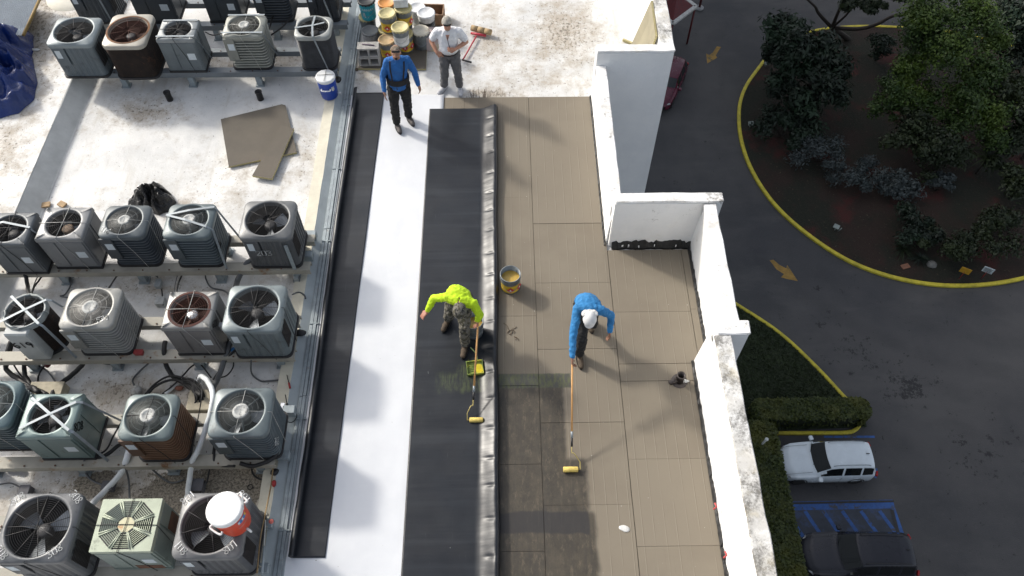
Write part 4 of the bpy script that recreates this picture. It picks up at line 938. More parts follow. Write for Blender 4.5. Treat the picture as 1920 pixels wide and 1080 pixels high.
        for k in range(blades):
            a = blade_ang + 2 * PI * k / blades; M = Matrix.Translation((0, 0, fz - .02)) @ Matrix.Rotation(a, 4, 'Z'); bl = MB(); vs = []
            for i in range(5):
                rr_ = .07 + (R - .11) * i / 4; hw = (.42 - .05 * i / 4)
                for j in range(5): u = (j / 4 - .5) * 2 * hw; vs.append(M @ V3(rr_ * math.cos(u), rr_ * math.sin(u), .035 * u / hw))
            bl.add(vs, [(i * 5 + j, i * 5 + j + 1, i * 5 + j + 6, i * 5 + j + 5) for i in range(4) for j in range(4)], 0, True); bl.build('blade', mat('rusty_blade', (.09, .045, .03), .7, 0, .3, 6) if rust else M_BLADE, fan)
        # guard: either fine radial wires with a centre cap or concentric rings with spokes
        g = MB(); gz = zc + dome - .012
        if cap:
            rc = R * .36; nw = 84
            for k in range(nw):
                a = 2 * PI * k / nw; ca, sa = math.cos(a), math.sin(a); d = V3(-sa, ca, 0) * .0016
                A = V3(ca * rc * .9, sa * rc * .9, gz + .022); B = V3(ca * R, sa * R, gz); g.add([A - d, B - d, B + d, A + d], [(0, 1, 2, 3)])
                
            for rr_ in (.5, .75): g.tube([V3(R * rr_ * math.cos(a), R * rr_ * math.sin(a), gz + .012 * (1.4 - rr_)) for a in np.linspace(0, 2 * PI, 33)], .003, 4)
            for k in range(3): a = 2 * PI * k / 3 + blade_ang + .8; g.tube([(0, 0, gz - .02), (R * math.cos(a), R * math.sin(a), gz - .02)], .012, 5)
            g.build('fan_guard', plain_metal(lw or tuple(x * .45 for x in top)), t, kind='stuff')
            cp = MB().lathe([(rc, gz + .012), (rc * .96, gz + .022), (rc * .62, gz + .027), (rc * .60, gz + .024), (.001, gz + .029)], n=24, cap1=False, cap0=False).build('guard_cap', mat('dull_plastic_cap', tuple(x * .72 for x in cap), .75, 0, .2, 12, stain=tuple(x * .25 for x in cap), sscale=16, sth=.52), t)
        else:
            nr = 15 if kind == 'ribs' else 9
            for k in range(1, nr):
                rr_ = R * (k + .8) / nr
                if rr_ < .07: continue
                g.tube([V3(rr_ * math.cos(a), rr_ * math.sin(a) * (hy / hx if kind == 'round' else 1), gz) for a in np.linspace(0, 2 * PI, 37)], .0022, 3, 0, False)
            for k in range(8): a = 2 * PI * k / 8 + .3; g.tube([(0, 0, gz - .004), ((R + .02) * math.cos(a), (R + .02) * math.sin(a), gz + .008)], .0042, 4)
            g.build('fan_guard', M_WIRE if not rust else mat('rusty_wire', (.07, .022, .012), .8), t, kind='stuff')
    if rust:
        b = MB(); q0 = circ(R + .042, zc + dome + .0015); q1 = circ(R + .008, zc + dome + .006); b.rings([q0, q1, circ(R - .004, zc - .03)], 0, False, False, False); b.build('rusted_rim', mat('rusted_rim', (.15, .065, .025), .8, 0, .35, 7) if kind == 'coil' else mat('rusted_rim_dark', (.06, .018, .012), .8, 0, .35, 7), t)
    # tie-down straps or cables
    zs = H + dome + .012
    if 'x' in straps:
        A = V3(-hx * .85, hy * .78, zs); B = V3(hx * .9, -hy * .72, zs); Cc = V3(-hx * .9, -hy * .62, zs + .006); D = V3(hx * .85, hy * .55, zs + .006)
        for (P, Q, ext) in ((A, B, V3(hx + .16, -hy - .02, 0)), (Cc, D, V3(hx + .2, hy * .8, 0))): MB_strap([P, P.lerp(Q, .5) + V3(0, 0, .006), Q, V3(Q.x + (hx - Q.x) + .012, Q.y + (ext.y - Q.y) * .12, H - .02), ext]).build('strap', M_STRAP, t)
    if 'v' in straps:
        P = V3(-hx * .98, hy * .25, zs)
        for Q, ext in ((V3(hx * .95, hy * .7, zs), V3(hx + .20, hy * .5, 0)), (V3(hx * .8, -hy * .45, zs), V3(hx + .04, -hy - .04, 0))): MB_strap([P, P.lerp(Q, .5) + V3(0, 0, .02), Q, V3(hx + .012, Q.y * 1.0 - .02, H - .03), ext]).build('strap', M_STRAP, t)
    if 'b' in straps:
        MB_strap([V3(-hx * .98, -hy * .15, zs), V3(0, .02, zs), V3(hx * .6, hy * .32, zs)]).build('strap', M_STRAP, t)
        MB_strap([V3(0, hy, zs - .01), V3(-.01, 0, zs + .006), V3(.03, -hy * .98, zs), V3(.05, -hy - .012, H - .05), V3(hx * .55, -hy - .03, 0), V3(hx * .62, -hy - .05, -.03)]).build('strap', M_STRAP, t)
    if 'r' in straps:
        MB_strap([V3(hx * .6, -hy - .01, H - .04), V3(hx * .72, -hy - .02, 0)]).build('strap', M_STRAP, t)
    if 'h' in straps:
        MB_strap([V3(-hx, -hy * .75, zs), V3(hx, -hy * .75, zs), V3(hx + .012, -hy * .75, H - .04), V3(hx + .02, hy * .4, 0)]).build('strap', M_STRAP, t); 
        MB_strap([V3(-hx * .9, hy * .85, zs), V3(hx * .9, hy * .85, zs)]).build('strap', M_STRAP, t)
    if 's' in straps:
        MB_strap([V3(-hx * .98, hy * .15, zs), V3(-.1, hy * .3, zs + .02), V3(hx * .98, 0, zs), V3(hx + .015, -.02, H - .04), V3(hx + .25, hy * .2, 0)]).build('strap', M_STRAP, t)
    if wires:
        WM = M_CABLE if random.random() < .5 else mat('pale_wire', (.35, .35, .33), .5)
        MB().tube([V3(.01, hy + .01, H - .2), V3(.01, hy + .004, H + .01), V3(0, 0, zs + .004), V3(-.03, -hy - .004, H + .01), V3(.05 + hx * .1, -hy - .012, H * .5), V3(hx * .45, -hy - .02, 0)], .0045, 4).build('tie_wire', WM, t)
        MB().tube([V3(-hx - .005, .0, H - .1), V3(-hx - .004, 0, H + .008), V3(0, .0, zs + .001), V3(hx + .004, -.01, H + .008), V3(hx + .01, -.05, H * .5), V3(hx + .02, -.1, 0)], .0045, 4).build('tie_wire', WM, t)
    # handwritten unit numbers
    for (txt, where, size, m_, thick) in notes:
        for spec in where:
            b = MB()
            if spec[0] == 'top':
                _, x, y, a = spec; M = Matrix.Translation((x * hx, y * hy, H + dome * .8 + .008)) @ Matrix.Rotation(math.radians(a), 4, 'Z')
            elif spec[0] == 'front':
                _, x, z, a = spec; M = Matrix.Translation((x * hx, -hy - (.066 if kind == 'round' else .016), z * H)) @ Matrix.Rotation(PI / 2, 4, 'X') @ Matrix.Rotation(math.radians(a), 4, 'Z')
            else:
                _, y, z, a = spec; M = Matrix.Translation((hx + .006, y * hy, z * H)) @ Matrix.Rotation(PI / 2, 4, 'Z') @ Matrix.Rotation(PI / 2, 4, 'X') @ Matrix.Rotation(math.radians(a), 4, 'Z')
            strokes(b, txt, size, M, thick)
            b.build('unit_number', MARKW if m_ == 'w' else MARKB, t)
    return t
def MB_strap(P, wd=.034):
    P = [Vector(p) for p in P]; b = MB(); rs = []; n_ = len(P)
    for i, p in enumerate(P):
        d = (P[min(i + 1, n_ - 1)] - P[max(i - 1, 0)]).normalized()
        s = d.cross(V3(0, 0, 1)); s = s.normalized() if s.length > .2 else V3(1, 0, 0)
        if i and s.dot(rs[-1][1] - rs[-1][0]) < 0: s = -s
        u = s.cross(d).normalized() * .003; rs.append([p - s * wd / 2, p + s * wd / 2, p + s * wd / 2 + u, p - s * wd / 2 + u])
    return b.rings(rs, 0, False)
_pm = {}
def plain_metal(c):
    c = tuple(x * .56 for x in c)
    c = tuple(round(x, 3) for x in c); k = 'painted_metal_%d_%d_%d' % tuple(int(x * 999) for x in c)
    return mat(k, c, .42, .15, .09, 3.5, .12, 30, stain=tuple(x * .5 + .015 for x in c), sscale=5, sth=.58)
M_BASE = mat('base_pan_black', (.018, .018, .020), .6); M_COIL = mat('coil_dark', (.030, .026, .024), .7, .2, .3, 12); M_COILB = mat('coil_brown', (.028, .018, .013), .75, .1, .4, 8, stain=(.07, .032, .018), sscale=5, sth=.56)
M_DARK = mat('fan_well_dark', (.012, .012, .013), .7); M_MOTOR = mat('fan_motor', (.055, .055, .058), .5, .3); M_BLADE = mat('fan_blade', (.24, .26, .28), .38, .6, .2, 5); M_WIRE = mat('guard_wire', (.016, .016, .018), .6)
M_CABLE = mat('black_cable', (.009, .009, .010), .6, 0, .3, 8)
BG = (.27, .33, .36); DG = (.15, .18, .20); MG = (.19, .20, .215); TG = (.26, .36, .35); LG = (.42, .44, .43); BE = (.55, .53, .46)
# top, cut-off row (tops outside the frame; colours darkened to carry the front shade)
def urow(px, zpy, **k): pass
for (px, wd, kd, col, lb, xx) in ((190, .80, 'ribs', (.085, .105, .125), 'leftmost unit of the cut off row at the very top', 'r'), (303, .80, 'box', (.075, .09, .105), 'second unit of the cut off row, smooth, shade painted dark grey', ''),
                                   (428, .68, 'box', (.065, .08, .095), 'third unit of the cut off row, smooth, shade painted nearly black', ''), (520, .70, 'fins', (.07, .085, .10), 'fourth unit of the cut off row with a wire grid front', ''), (610, .62, 'ribs', (.055, .065, .078), 'last unit of the cut off row with a pale strap down its front', 'b')):
    c_ = W(px, 20, BT + .1); p2 = _fw
    d = Vector((c_.x, 13.15, BT + .75)) - cam.location; kk = d.dot(_fw); unit(960 + FL * d.dot(_rt) / kk, 540 - FL * d.dot(_up) / kk, wd, .68, kd, col, lb, straps=xx, wires=False)
# upper complete row
unit(139, 58, .86, .78, 'ribs', (.17, .21, .24), 'light blue grey unit at the left end of the upper row beside the blue tarp', top=(.36, .42, .44), R=.33, blades=3, blade_ang=4.2, wires=False, notes=())
unit(240, 56, .80, .92, 'coil', (.5, .47, .42), 'cream topped unit with a rusted fan opening and dark coil sides', top=(.62, .58, .50), coil=M_COILB, R=.34, rust=True, blades=4, box=False, wires=False)
unit(333, 55, .70, .56, 'box', (.20, .24, .26), 'small silver grey box unit with two metal bars across its top', top=(.40, .43, .44), R=.235, straps='h', blades=4, cap=None)
unit(458, 48, .76, .62, 'fins', (.36, .37, .33), 'pale beige finned unit with a white round fan cap, fourth in the upper row', top=(.44, .45, .40), R=.27, cap=(.55, .56, .54), straps='h')
unit(587, 50, .68, .60, 'coil', (.10, .11, .12), 'tall dark unit with a pale top crossed by straps next to the metal rail', top=(.50, .52, .50), R=.27, straps='b', coil=mat('coil_grey', (.06, .062, .066), .6, .2, .2, 10), box=False, wires=False)
# row below the black bag
unit(17, 428, .66, .62, 'box', (.17, .19, .205), 'grey box unit cut by the left edge with black numbers on its side', R=.24, straps='s', notes=(('109', [('side', -.35, .78, -58)], .13, 'b', .018),))
unit(119, 418, .72, .62, 'box', (.25, .265, .28), 'plain grey box unit with a worn out brown fan, second in its row', top=(.36, .37, .375), R=.245, motor=mat('worn_motor', (.28, .20, .14), .7, 0, .4, 20))
unit(234, 414, .72, .62, 'fins', (.085, .10, .115), 'dark finned unit marked in white on its corner, third in its row', top=(.16, .19, .205), R=.25, cap=(.22, .25, .26), notes=(('J16', [('top', -.92, -.62, -25)], .075, 'w', .012),))
unit(355, 413, .74, .66, 'fins', (.13, .16, .175), 'blue grey finned unit with two straps meeting on its left edge', top=(.20, .25, .265), R=.27, cap=(.30, .34, .35), straps='v', notes=(('808', [('side', -.9, .62, -62)], .10, 'b', .02),), wires=False)
unit(502, 411, .82, .74, 'ribs', (.135, .145, .155), 'large grey ribbed unit with white numbers at the right end of its row', top=(.235, .245, .25), R=.31, blades=3, blade_ang=-1.5, notes=(('203', [('front', -.5, .48, 0)], .11, 'w', .014),), wires=False)
# row with the rusty fan
unit(46, 583, .62, .62, 'round', (.36, .40, .40), 'round topped dark coil unit with a crossed strap, marked 619', top=(.42, .46, .46), coil=M_COILB, R=.25, straps='x', notes=(('619', [('front', -.62, .50, 4)], .13, 'b', .022),), wires=False, r=.31)
unit(170, 577, .78, .68, 'fins', (.34, .345, .33), 'large beige grey finned unit with a bright fan cap beside the round unit', top=(.47, .47, .44), R=.29, cap=(.55, .56, .55), notes=(('579', [('top', .45, -.75, 20)], .07, 'w', .012),), lw=(.4, .4, .38))
unit(355, 580, .70, .62, 'box', (.27, .265, .265), 'pale box unit with a dark red rusted fan and silver hub', top=(.40, .40, .385), R=.25, rust=True, motor=mat('silver_hub', (.6, .6, .6), .25, .9), notes=(('608', [('side', -.8, .88, -50)], .085, 'b', .014),))
unit(477, 577, .84, .78, 'ribs', (.22, .265, .28), 'large blue grey rounded unit at the right end of the row of the rusty fan', top=(.30, .355, .37), R=.33, blades=3, blade_ang=-1.7)
# row with the teal unit
unit(-16, 757, .66, .68, 'fins', (.10, .13, .14), 'dark teal finned unit cut off by the left edge of the picture', top=(.18, .26, .28), R=.27, cap=(.2, .2, .2))
unit(93, 778, .72, .62, 'box', (.20, .29, .285), 'teal green box unit tied with a crossed strap and marked 808', top=(.30, .40, .385), R=.25, straps='x', blades=4, blade_ang=-1.6, notes=(('808', [('side', -.70, .93, -55)], .10, 'b', .016),), wires=False)
unit(278, 780, .70, .64, 'fins', (.18, .10, .06), 'unit with brown rusted fins and a grey green top between two white pipes', top=(.25, .31, .31), R=.27, cap=(.42, .44, .43), coil=M_COILB)
unit(452, 772, .80, .70, 'fins', (.12, .15, .165), 'dark blue grey finned unit with a crossed wire at the right end of its row', top=(.19, .235, .25), R=.29, cap=(.26, .29, .30), notes=(('703', [('side', -.95, .55, -60)], .09, 'w', .013),))
# nearest row
unit(72, 988, .90, .84, 'ribs', (.13, .14, .15), 'very large grey unit marked 308 on every corner, nearest left', top=(.205, .215, .225), R=.355, blades=3, blade_ang=-1.6, notes=(('308', [('top', -.90, .62, 38), ('top', .60, .90, -42), ('top', -.93, -.66, -42), ('top', .56, -.90, 38)], .082, 'w', .009),))
unit(237, 984, .74, .64, 'oct', (.36, .43, .385), 'pale green box unit with an octagonal louvred top and rust in the middle', top=(.60, .67, .52))
unit(396, 984, .84, .80, 'ribs', (.14, .145, .155), 'large grey unit marked 801 on its corners, carrying the orange cooler', top=(.235, .24, .245), R=.33, blades=3, blade_ang=-.6, notes=(('801', [('top', -.90, .60, 45), ('top', .60, .90, -45), ('top', .60, -.90, 42)], .082, 'w', .010), ('108', [('top', -.93, -.62, -42)], .082, 'w', .010)), wires=False)
# ---------------------------------------------------------------- conduit rail along the curb
t = thing('conduit_run', 'long galvanised conduit pair running beside the curb and the rolled black sheet', 'conduit', (-2.88, 6, 0))
for x0_, x1_, z_ in ((-.072, -.022, .062), (-.016, .030, .070), (.036, .066, .055)):
    for k in range(8):
        ya = -10 + 3 * k; MB().box(x0_ + rnd(-.002, .002), x1_ + rnd(-.002, .002), ya + .003, ya + 2.997, .021, z_ + rnd(-.002, .002), 0, None, .004).build('conduit_length', M_GALV, t)
MB().box(-.075, .075, -10, 14, .0, .02).build('strut_channel', M_GALV, t)
for k in range(13): y = -6 + k * 1.55; MB().box(-.076, .072, -.012, .012, .02, .076, 0, RZ(0, (0, y, 0)), .005).build('clamp', M_GALV, t)
# ================================================================= CABLES, PIPES AND BOXES BETWEEN THE UNITS
MCG = mat('grey_cable', (.085, .09, .095), .55); MPV = mat('white_pipe', (.62, .65, .66), .4, 0, .08, 4, stain=(.3, .3, .28), sscale=7, sth=.64); MBLU = mat('blue_fitting', (.03, .18, .42), .4)
MTW = mat('brown_twine', (.26, .18, .09), .9)
def cable(pts, r, m, label, name='cable', cat='cable', n=6, jit=0):
    P_ = [W(p[0], p[1], p[2]) for p in pts]; P_ = [Vector((q.x, q.y, max(q.z, r * .9))) for q in P_]
    sp = spline(P_, 7)
    if jit: sp = [q + Vector((mnoise.noise(q * 9), mnoise.noise(q * 8 + V3(5, 0, 0)), 0)) * jit for q in sp]
    MB().tube(sp, r * (1.3 if m is not MPV else 1.0), n, 0).build(name, m, label=label, cat=cat)
K = M_CABLE
cable([(33, 488, .4), (46, 515, .30), (52, 538, .2), (55, 556, .5)], .022, K, 'thick black cable dropping from the leftmost unit to the round coil unit', jit=.02)
cable([(105, 486, .4), (82, 515, .15), (66, 535, .15), (57, 555, .6)], .011, K, 'thin black cable slanting down to the top of the round coil unit', jit=.02)
cable([(90, 492, .38), (70, 520, .2), (60, 545, .3)], .006, K, 'very thin wire beside the slanting black cable')
cable([(122, 498, .35), (131, 517, .1), (132, 535, .03), (122, 552, .03), (113, 555, .03), (128, 558, .05)], .009, MCG, 'curly grey cable hanging from a red wrapped joint')
cable([(232, 490, .4), (222, 512, .15), (212, 528, .15), (203, 542, .7)], .010, K, 'black cable from the dark finned unit to the large beige unit')
cable([(240, 488, .4), (252, 503, .2), (280, 508, .1), (296, 520, .06)], .010, MCG, 'grey cable curving to the small switch box')
cable([(303, 542, .05), (305, 560, .03), (306, 572, .08)], .008, K, 'short dark cable between the switch box and the roof box')
cable([(345, 488, .4), (343, 510, .2), (335, 530, .1), (331, 548, .8)], .010, K, 'dark cable dropping past a blue fitting to the rusty fan unit')
cable([(340, 490, .4), (333, 515, .2), (328, 535, .2), (326, 550, .7)], .005, MCG, 'thin wire beside the cable with the blue fitting')
cable([(385, 502, .35), (386, 522, .05), (396, 539, .03), (420, 545, .05), (432, 556, .3)], .010, MCG, 'grey cable curving from the disconnect box to the large blue grey unit')
cable([(480, 484, .38), (462, 494, .34), (452, 512, .25), (444, 532, .2), (440, 552, .4)], .030, MCG, 'thick grey insulated pipe bending down between the two right hand units', 'pipe', 'pipe', 8)
cable([(455, 505, .2), (443, 520, .1), (436, 545, .4)], .005, K, 'thin wire beside the thick grey insulated pipe')
cable([(540, 497, .4), (556, 505, .2), (562, 516, .15), (561, 528, .12)], .008, MCG, 'short grey cable near the curb below the large ribbed unit')
cable([(548, 552, .5), (560, 548, .2), (570, 553, .1), (573, 560, .1)], .010, MCG, 'small hooked grey cable right of the large blue grey unit')
cable([(20, 640, .38), (12, 665, .3), (14, 690, .08), (40, 715, .12), (75, 735, .25)], .028, K, 'thick taped black cable at the far left sweeping to the dark bundle', jit=.03)
cable([(25, 640, .38), (22, 672, .2), (40, 705, .1), (78, 738, .2)], .010, K, 'black wire following the thick cable at the far left')
cable([(56, 650, .38), (48, 672, .3), (45, 695, .1), (58, 722, .12), (88, 740, .22)], .026, K, 'second thick taped black cable hanging below the unit marked 619', jit=.02)
cable([(165, 658, .38), (158, 680, .2), (138, 700, .06), (112, 722, .10), (95, 742, .22)], .026, K, 'thick black cable sweeping left from the large beige unit', jit=.02)
cable([(150, 690, .12), (125, 708, .05), (105, 722, .05)], .005, MCG, 'thin loose wire above the thick sweeping black cable')
cable([(120, 640, .4), (105, 660, .36), (90, 678, .12), (75, 698, .05), (71, 715, .05), (76, 732, .1)], .010, K, 'black cable with a dark red connector below the round unit')
cable([(42, 645, .38), (46, 670, .2), (62, 680, .06), (88, 695, .04), (104, 716, .04)], .010, MCG, 'grey cable crossing under the black ones at the far left')
cable([(310, 640, .4), (308, 662, .36), (311, 680, .15), (322, 703, .08), (350, 722, .15), (378, 742, .30)], .026, K, 'thick black cable curving from the rusty fan unit to the open chase', jit=.012)
cable([(432, 640, .4), (425, 662, .36), (418, 682, .25), (410, 705, .2), (396, 735, .3)], .030, MCG, 'thick grey cable bundle dropping to the open chase', jit=.01)
cable([(452, 648, .4), (432, 665, .36), (415, 690, .2), (400, 712, .2)], .013, K, 'black cable next to the thick grey bundle')
cable([(437, 668, .36), (437, 688, .15), (425, 704, .1), (408, 709, .15)], .008, K, 'thin looping cable right of the thick grey bundle')
cable([(473, 650, .45), (471, 675, .3), (472, 700, .05), (488, 714, .03), (505, 714, .03), (527, 712, .05)], .010, MCG, 'pale grey cable looping towards the curb')
cable([(170, 662, .36), (190, 680, .06), (222, 683, .04), (248, 675, .2), (262, 668, .34)], .010, MCG, 'grey cable drooping to the red tagged box on the rail')
cable([(279, 668, .34), (279, 680, .1), (262, 696, .03), (249, 712, .03), (252, 724, .06)], .010, MCG, 'grey cable running down to the lump of grey sealant')
cable([(270, 742, .05), (288, 722, .12), (312, 707, .16), (335, 706, .18), (360, 716, .2), (380, 742, .3)], .011, K, 'upper black cable arching over to the open chase')
cable([(272, 744, .05), (292, 724, .10), (318, 713, .12), (345, 716, .14), (368, 732, .2)], .014, K, 'lower black cable arching over to the open chase')
cable([(304, 739, .05), (325, 722, .1), (345, 702, .12), (358, 688, .12), (372, 681, .10), (382, 690, .1), (396, 708, .15)], .009, K, 'dark cable rising to a bend and down again above the chase')
cable([(368, 708, .22), (378, 728, .5), (378, 745, .55), (373, 775, .45), (366, 812, .42), (357, 845, .40), (352, 880, .1)], .006, K, 'thin black wire hanging down beside the white pipe')
cable([(372, 715, .20), (378, 706, .40), (390, 716, .58), (399, 738, .72), (397, 764, .72), (384, 809, .62), (372, 842, .50), (361, 866, .34), (355, 900, .16), (352, 928, .20), (351, 945, .4)], .036, MPV, 'upper white insulated pipe winding down between two finned units', 'pipe', 'pipe', 10, jit=.008)
cable([(243, 835, .4), (237, 862, .38), (228, 885, .20), (205, 912, .10), (182, 935, .12), (163, 955, .4)], .040, MPV, 'lower white insulated pipe bending from the rusted fin unit to the large 308 unit', 'pipe', 'pipe', 10, jit=.006)
cable([(310, 738, .04), (322, 728, .05), (332, 718, .06)], .03, MPV, 'stub of pale pipe behind the rusted fin unit', 'pipe', 'pipe', 8)
cable([(258, 845, .38), (275, 868, .2), (300, 893, .03), (322, 905, .03), (345, 900, .04)], .010, MCG, 'grey cable trailing over the gravel patch')
cable([(233, 872, .36), (241, 898, .08), (243, 938, .3)], .010, MCG, 'grey cable behind the octagonal topped unit')
cable([(158, 862, .38), (159, 882, .1), (172, 900, .03), (200, 912, .05)], .011, MCG, 'grey cable dropping below the teal unit')
cable([(165, 846, .4), (178, 858, .36), (200, 852, .36), (222, 835, .40), (238, 832, .5)], .020, K, 'black cable lying on the rail between the teal and the rusted unit', jit=.015)
cable([(180, 855, .37), (200, 842, .37), (214, 815, .42), (230, 788, .5)], .009, K, 'thin black cable rising beside the rusted unit')
cable([(402, 818, .5), (400, 845, .38), (393, 880, .15), (388, 905, .1)], .009, K, 'dark cable below the crossed wire unit')
cable([(450, 868, .42), (470, 874, .38), (495, 868, .38), (515, 856, .40), (520, 842, .42), (512, 828, .45)], .022, K, 'black insulated hose curling round the corner of the crossed wire unit', 'hose', 'hose', 8, jit=.006)
cable([(402, 838, .38), (402, 865, .34), (412, 873, .3), (440, 874, .38)], .014, K, 'black pipe elbow with blue joints on the rail', 'pipe', 'pipe', 8)
cable([(420, 842, .4), (430, 862, .36), (448, 868, .3)], .005, K, 'thin loose wire under the crossed wire unit')
cable([(473, 868, .3), (473, 885, .1), (482, 896, .05), (500, 902, .05)], .010, K, 'short black cable reaching the curb below the crossed wire unit')
cable([(0, 908, .05), (20, 906, .04), (35, 912, .06), (46, 918, .08)], .009, MCG, 'grey cable entering from the left above the large 308 unit')
cable([(385, 900, .1), (379, 915, .08), (373, 930, .1)], .006, K, 'short wire at the black block behind the 801 unit')
cable([(522, 782, .25), (520, 820, .30), (513, 868, .2), (508, 910, .14), (498, 960, .42), (488, 1010, .5), (482, 1075, .5)], .007, MTW, 'brown twine hanging along the curb past the 801 unit', 'twine', 'twine')
cable([(527, 770, .2), (540, 762, .14), (553, 770, .12), (556, 782, .12), (546, 792, .14), (528, 786, .2)], .005, K, 'ring of thin black wire looped over the curb')
cable([(512, 30, .5), (500, 60, .5), (470, 68, .45)], .012, K, 'black cable between the cut off row and the pale beige unit')
cable([(548, 28, .5), (530, 50, .4), (508, 66, .35)], .012, K, 'black cable sloping beside the pale beige unit')
cable([(385, 60, .6), (400, 66, .4), (422, 60, .5)], .008, K, 'thin cable between the silver box unit and the pale beige unit')
cable([(440, 1060, .4), (460, 1075, .1)], .006, K, 'short wire under the nearest row')
# boxes, chases and other small roof things
MBOXG = mat('grey_box', (.34, .37, .38), .5, .2, .12, 8); MTAN = mat('tan_chase', (.40, .36, .27), .8, 0, .2, 5, stain=(.22, .17, .10), sscale=5, sth=.56)
def jbox(px, py, z, sx, sy, sz, m, label, rz=0, name='junction_box', cat='box', lid=True):
    p = W(px, py, z); t = thing(name, label, cat, p, rz); MB().box(-sx / 2, sx / 2, -sy / 2, sy / 2, 0, sz, 0, None, .006).build('box_body', m, t)
    if lid: MB().box(-sx / 2 - .004, sx / 2 + .004, -sy / 2 - .004, sy / 2 + .004, sz + .001, sz + .012, 0, None, .003).build('cover', m, t)
    return t
jbox(299, 535, .0, .08, .14, .07, MBOXG, 'small grey switch box hanging on the cable below the dark finned unit')
jbox(304, 570, .0, .13, .13, .10, mat('weathered_box', (.42, .43, .42), .8, 0, .2, 14), 'square weathered roof box left of the rusty fan unit')
jbox(374, 493, .22, .15, .05, .14, MBOXG, 'grey disconnect box mounted on the rail below the strapped finned unit', .1)
jbox(558, 524, .05, .06, .12, .1, MBOXG, 'narrow grey box at the curb under the large ribbed unit')
jbox(465, 853, .30, .16, .08, .16, MBOXG, 'grey disconnect box on the rail under the crossed wire unit')
jbox(472, 648, .50, .10, .08, .12, mat('pale_box', (.5, .52, .53), .5), 'small pale box on the front of the large blue grey unit')
jbox(417, 617, .7, .07, .06, .12, mat('pale_box', (.5, .52, .53), .5), 'small pale box on the right side of the rusty fan unit')
jbox(170, 820, .45, .09, .08, .12, mat('pale_box', (.5, .52, .53), .5), 'round cornered pale box beside the teal unit')
jbox(262, 663, .36, .12, .07, .05, mat('red_tag', (.25, .03, .03), .5), 'small box with a dark red label lying on the rail')
jbox(54, 925, .0, .13, .13, .12, mat('charred_box', (.10, .10, .11), .8), 'dark roof box above the large 308 unit')
jbox(207, 915, .0, .14, .12, .10, mat('charred_box', (.10, .10, .11), .8), 'dark roof box half hidden by the lower white pipe')
jbox(376, 915, .0, .14, .16, .12, mat('charred_box', (.10, .10, .11), .8), 'dark roof box behind the 801 unit')
jbox(96, 745, .0, .46, .30, .18, MTAN, 'low tan chase where the left cables enter the roof')
t = thing('cable_chase', 'open tan chase with dark cables pouring into it between two units', 'chase', W(388, 762, 0))
MB().box(-.20, .17, -.16, .16, 0, .22, 0, None, .01).build('box_body', MTAN, t)
b = MB(); rr = random.Random(9)
for k in range(16):
    a = rr.uniform(-.10, .08); q = [V3(-.36 + rr.uniform(-.02, .02), .34 + a * .5, .12 + rr.uniform(-.02, .05)), V3(-.18, .24 + a, .22 + rr.uniform(0, .05)), V3(-.05 + rr.uniform(-.04, .04), .1 + a, .26), V3(-.02 + a, -.02 + rr.uniform(-.05, .05), .20)]
    b.tube(spline(q, 4), .013, 5)
b.build('cable_bundle', K, t, kind='stuff')
t = thing('cable_bundle', 'black tangle of insulated lines above the teal unit', 'cable', W(60, 742, .05)); b = MB()
for k in range(14):
    q = [V3(-.25 - rr.uniform(0, .1), .02 + rr.uniform(-.06, .06), .10), V3(-.05, .05 + rr.uniform(-.07, .07), .18), V3(.12, -.02 + rr.uniform(-.06, .06), .16), V3(.26, -.10 + rr.uniform(-.04, .04), .06)]
    b.tube(spline(q, 4), .014, 5)
b.build('tangle', K, t, kind='stuff')
b = MB().ball((0, 0, 0), (.085, .075, .07)); b.v = [tuple(Vector(v) * (1 + .35 * mnoise.noise(Vector(v) * 22)) + W(257, 733, .04)) for v in b.v]
b.build('sealant_lump', mat('grey_sealant', (.36, .36, .34), .9, 0, .3, 18), label='lump of grey sealant where a cable enters the roof', cat='sealant')
def blob(px, py, z, r, m, label, name, cat, seed=1):
    b = MB().ball((0, 0, 0), r, 0, 12); b.v = [tuple(Vector(v) * (1 + .5 * mnoise.noise(Vector(v) * 14 + V3(seed, 0, 0))) + W(px, py, z)) for v in b.v]
    return b.build(name, m, label=label, cat=cat)
RG = mat('red_plastic', (.35, .02, .02), .4)
blob(513, 907, .12, (.035, .045, .03), RG, 'small red object on the curb between the two nearest rows', 'tape_roll', 'tape', 2)
blob(508, 977, .42, (.03, .03, .02), mat('pink_flag', (.6, .15, .12), .6), 'pinkish tape scrap on the end plate of the nearest rear rail', 'tape_scrap', 'tape', 3)
blob(516, 884, .12, (.055, .05, .03), M_BLKP, 'crumpled black glove lying on the curb', 'glove', 'glove', 4)
blob(88, 684, .12, (.045, .045, .04), mat('maroon_connector', (.10, .015, .018), .5), 'round dark red connector on the cable below the round unit', 'connector', 'connector', 5)
blob(562, 625, .12, (.09, .05, .04), M_BLKP, 'black glove on the curb right of the large blue grey unit', 'glove', 'glove', 6)
blob(634, 148, .12, (.06, .08, .05), M_BLKP, 'black glove behind the blue cooler', 'glove', 'glove', 7)
blob(20, 875, .06, (.14, .06, .05), mat('maroon_cover', (.16, .03, .02), .6), 'dark red piece of metal at the left edge above the 308 unit', 'metal_scrap', 'scrap', 8)
blob(124, 512, .08, (.04, .04, .03), mat('red_wrap', (.30, .05, .03), .6), 'red wrapped joint hanging under the plain grey box unit', 'connector', 'connector', 9)
blob(438, 655, .34, (.035, .05, .03), MBLU, 'blue cap on the pipes below the large blue grey unit', 'blue_fitting', 'fitting', 10)
blob(333, 506, .12, (.025, .03, .025), MBLU, 'blue fitting on the cable below the strapped finned unit', 'blue_fitting', 'fitting', 11)
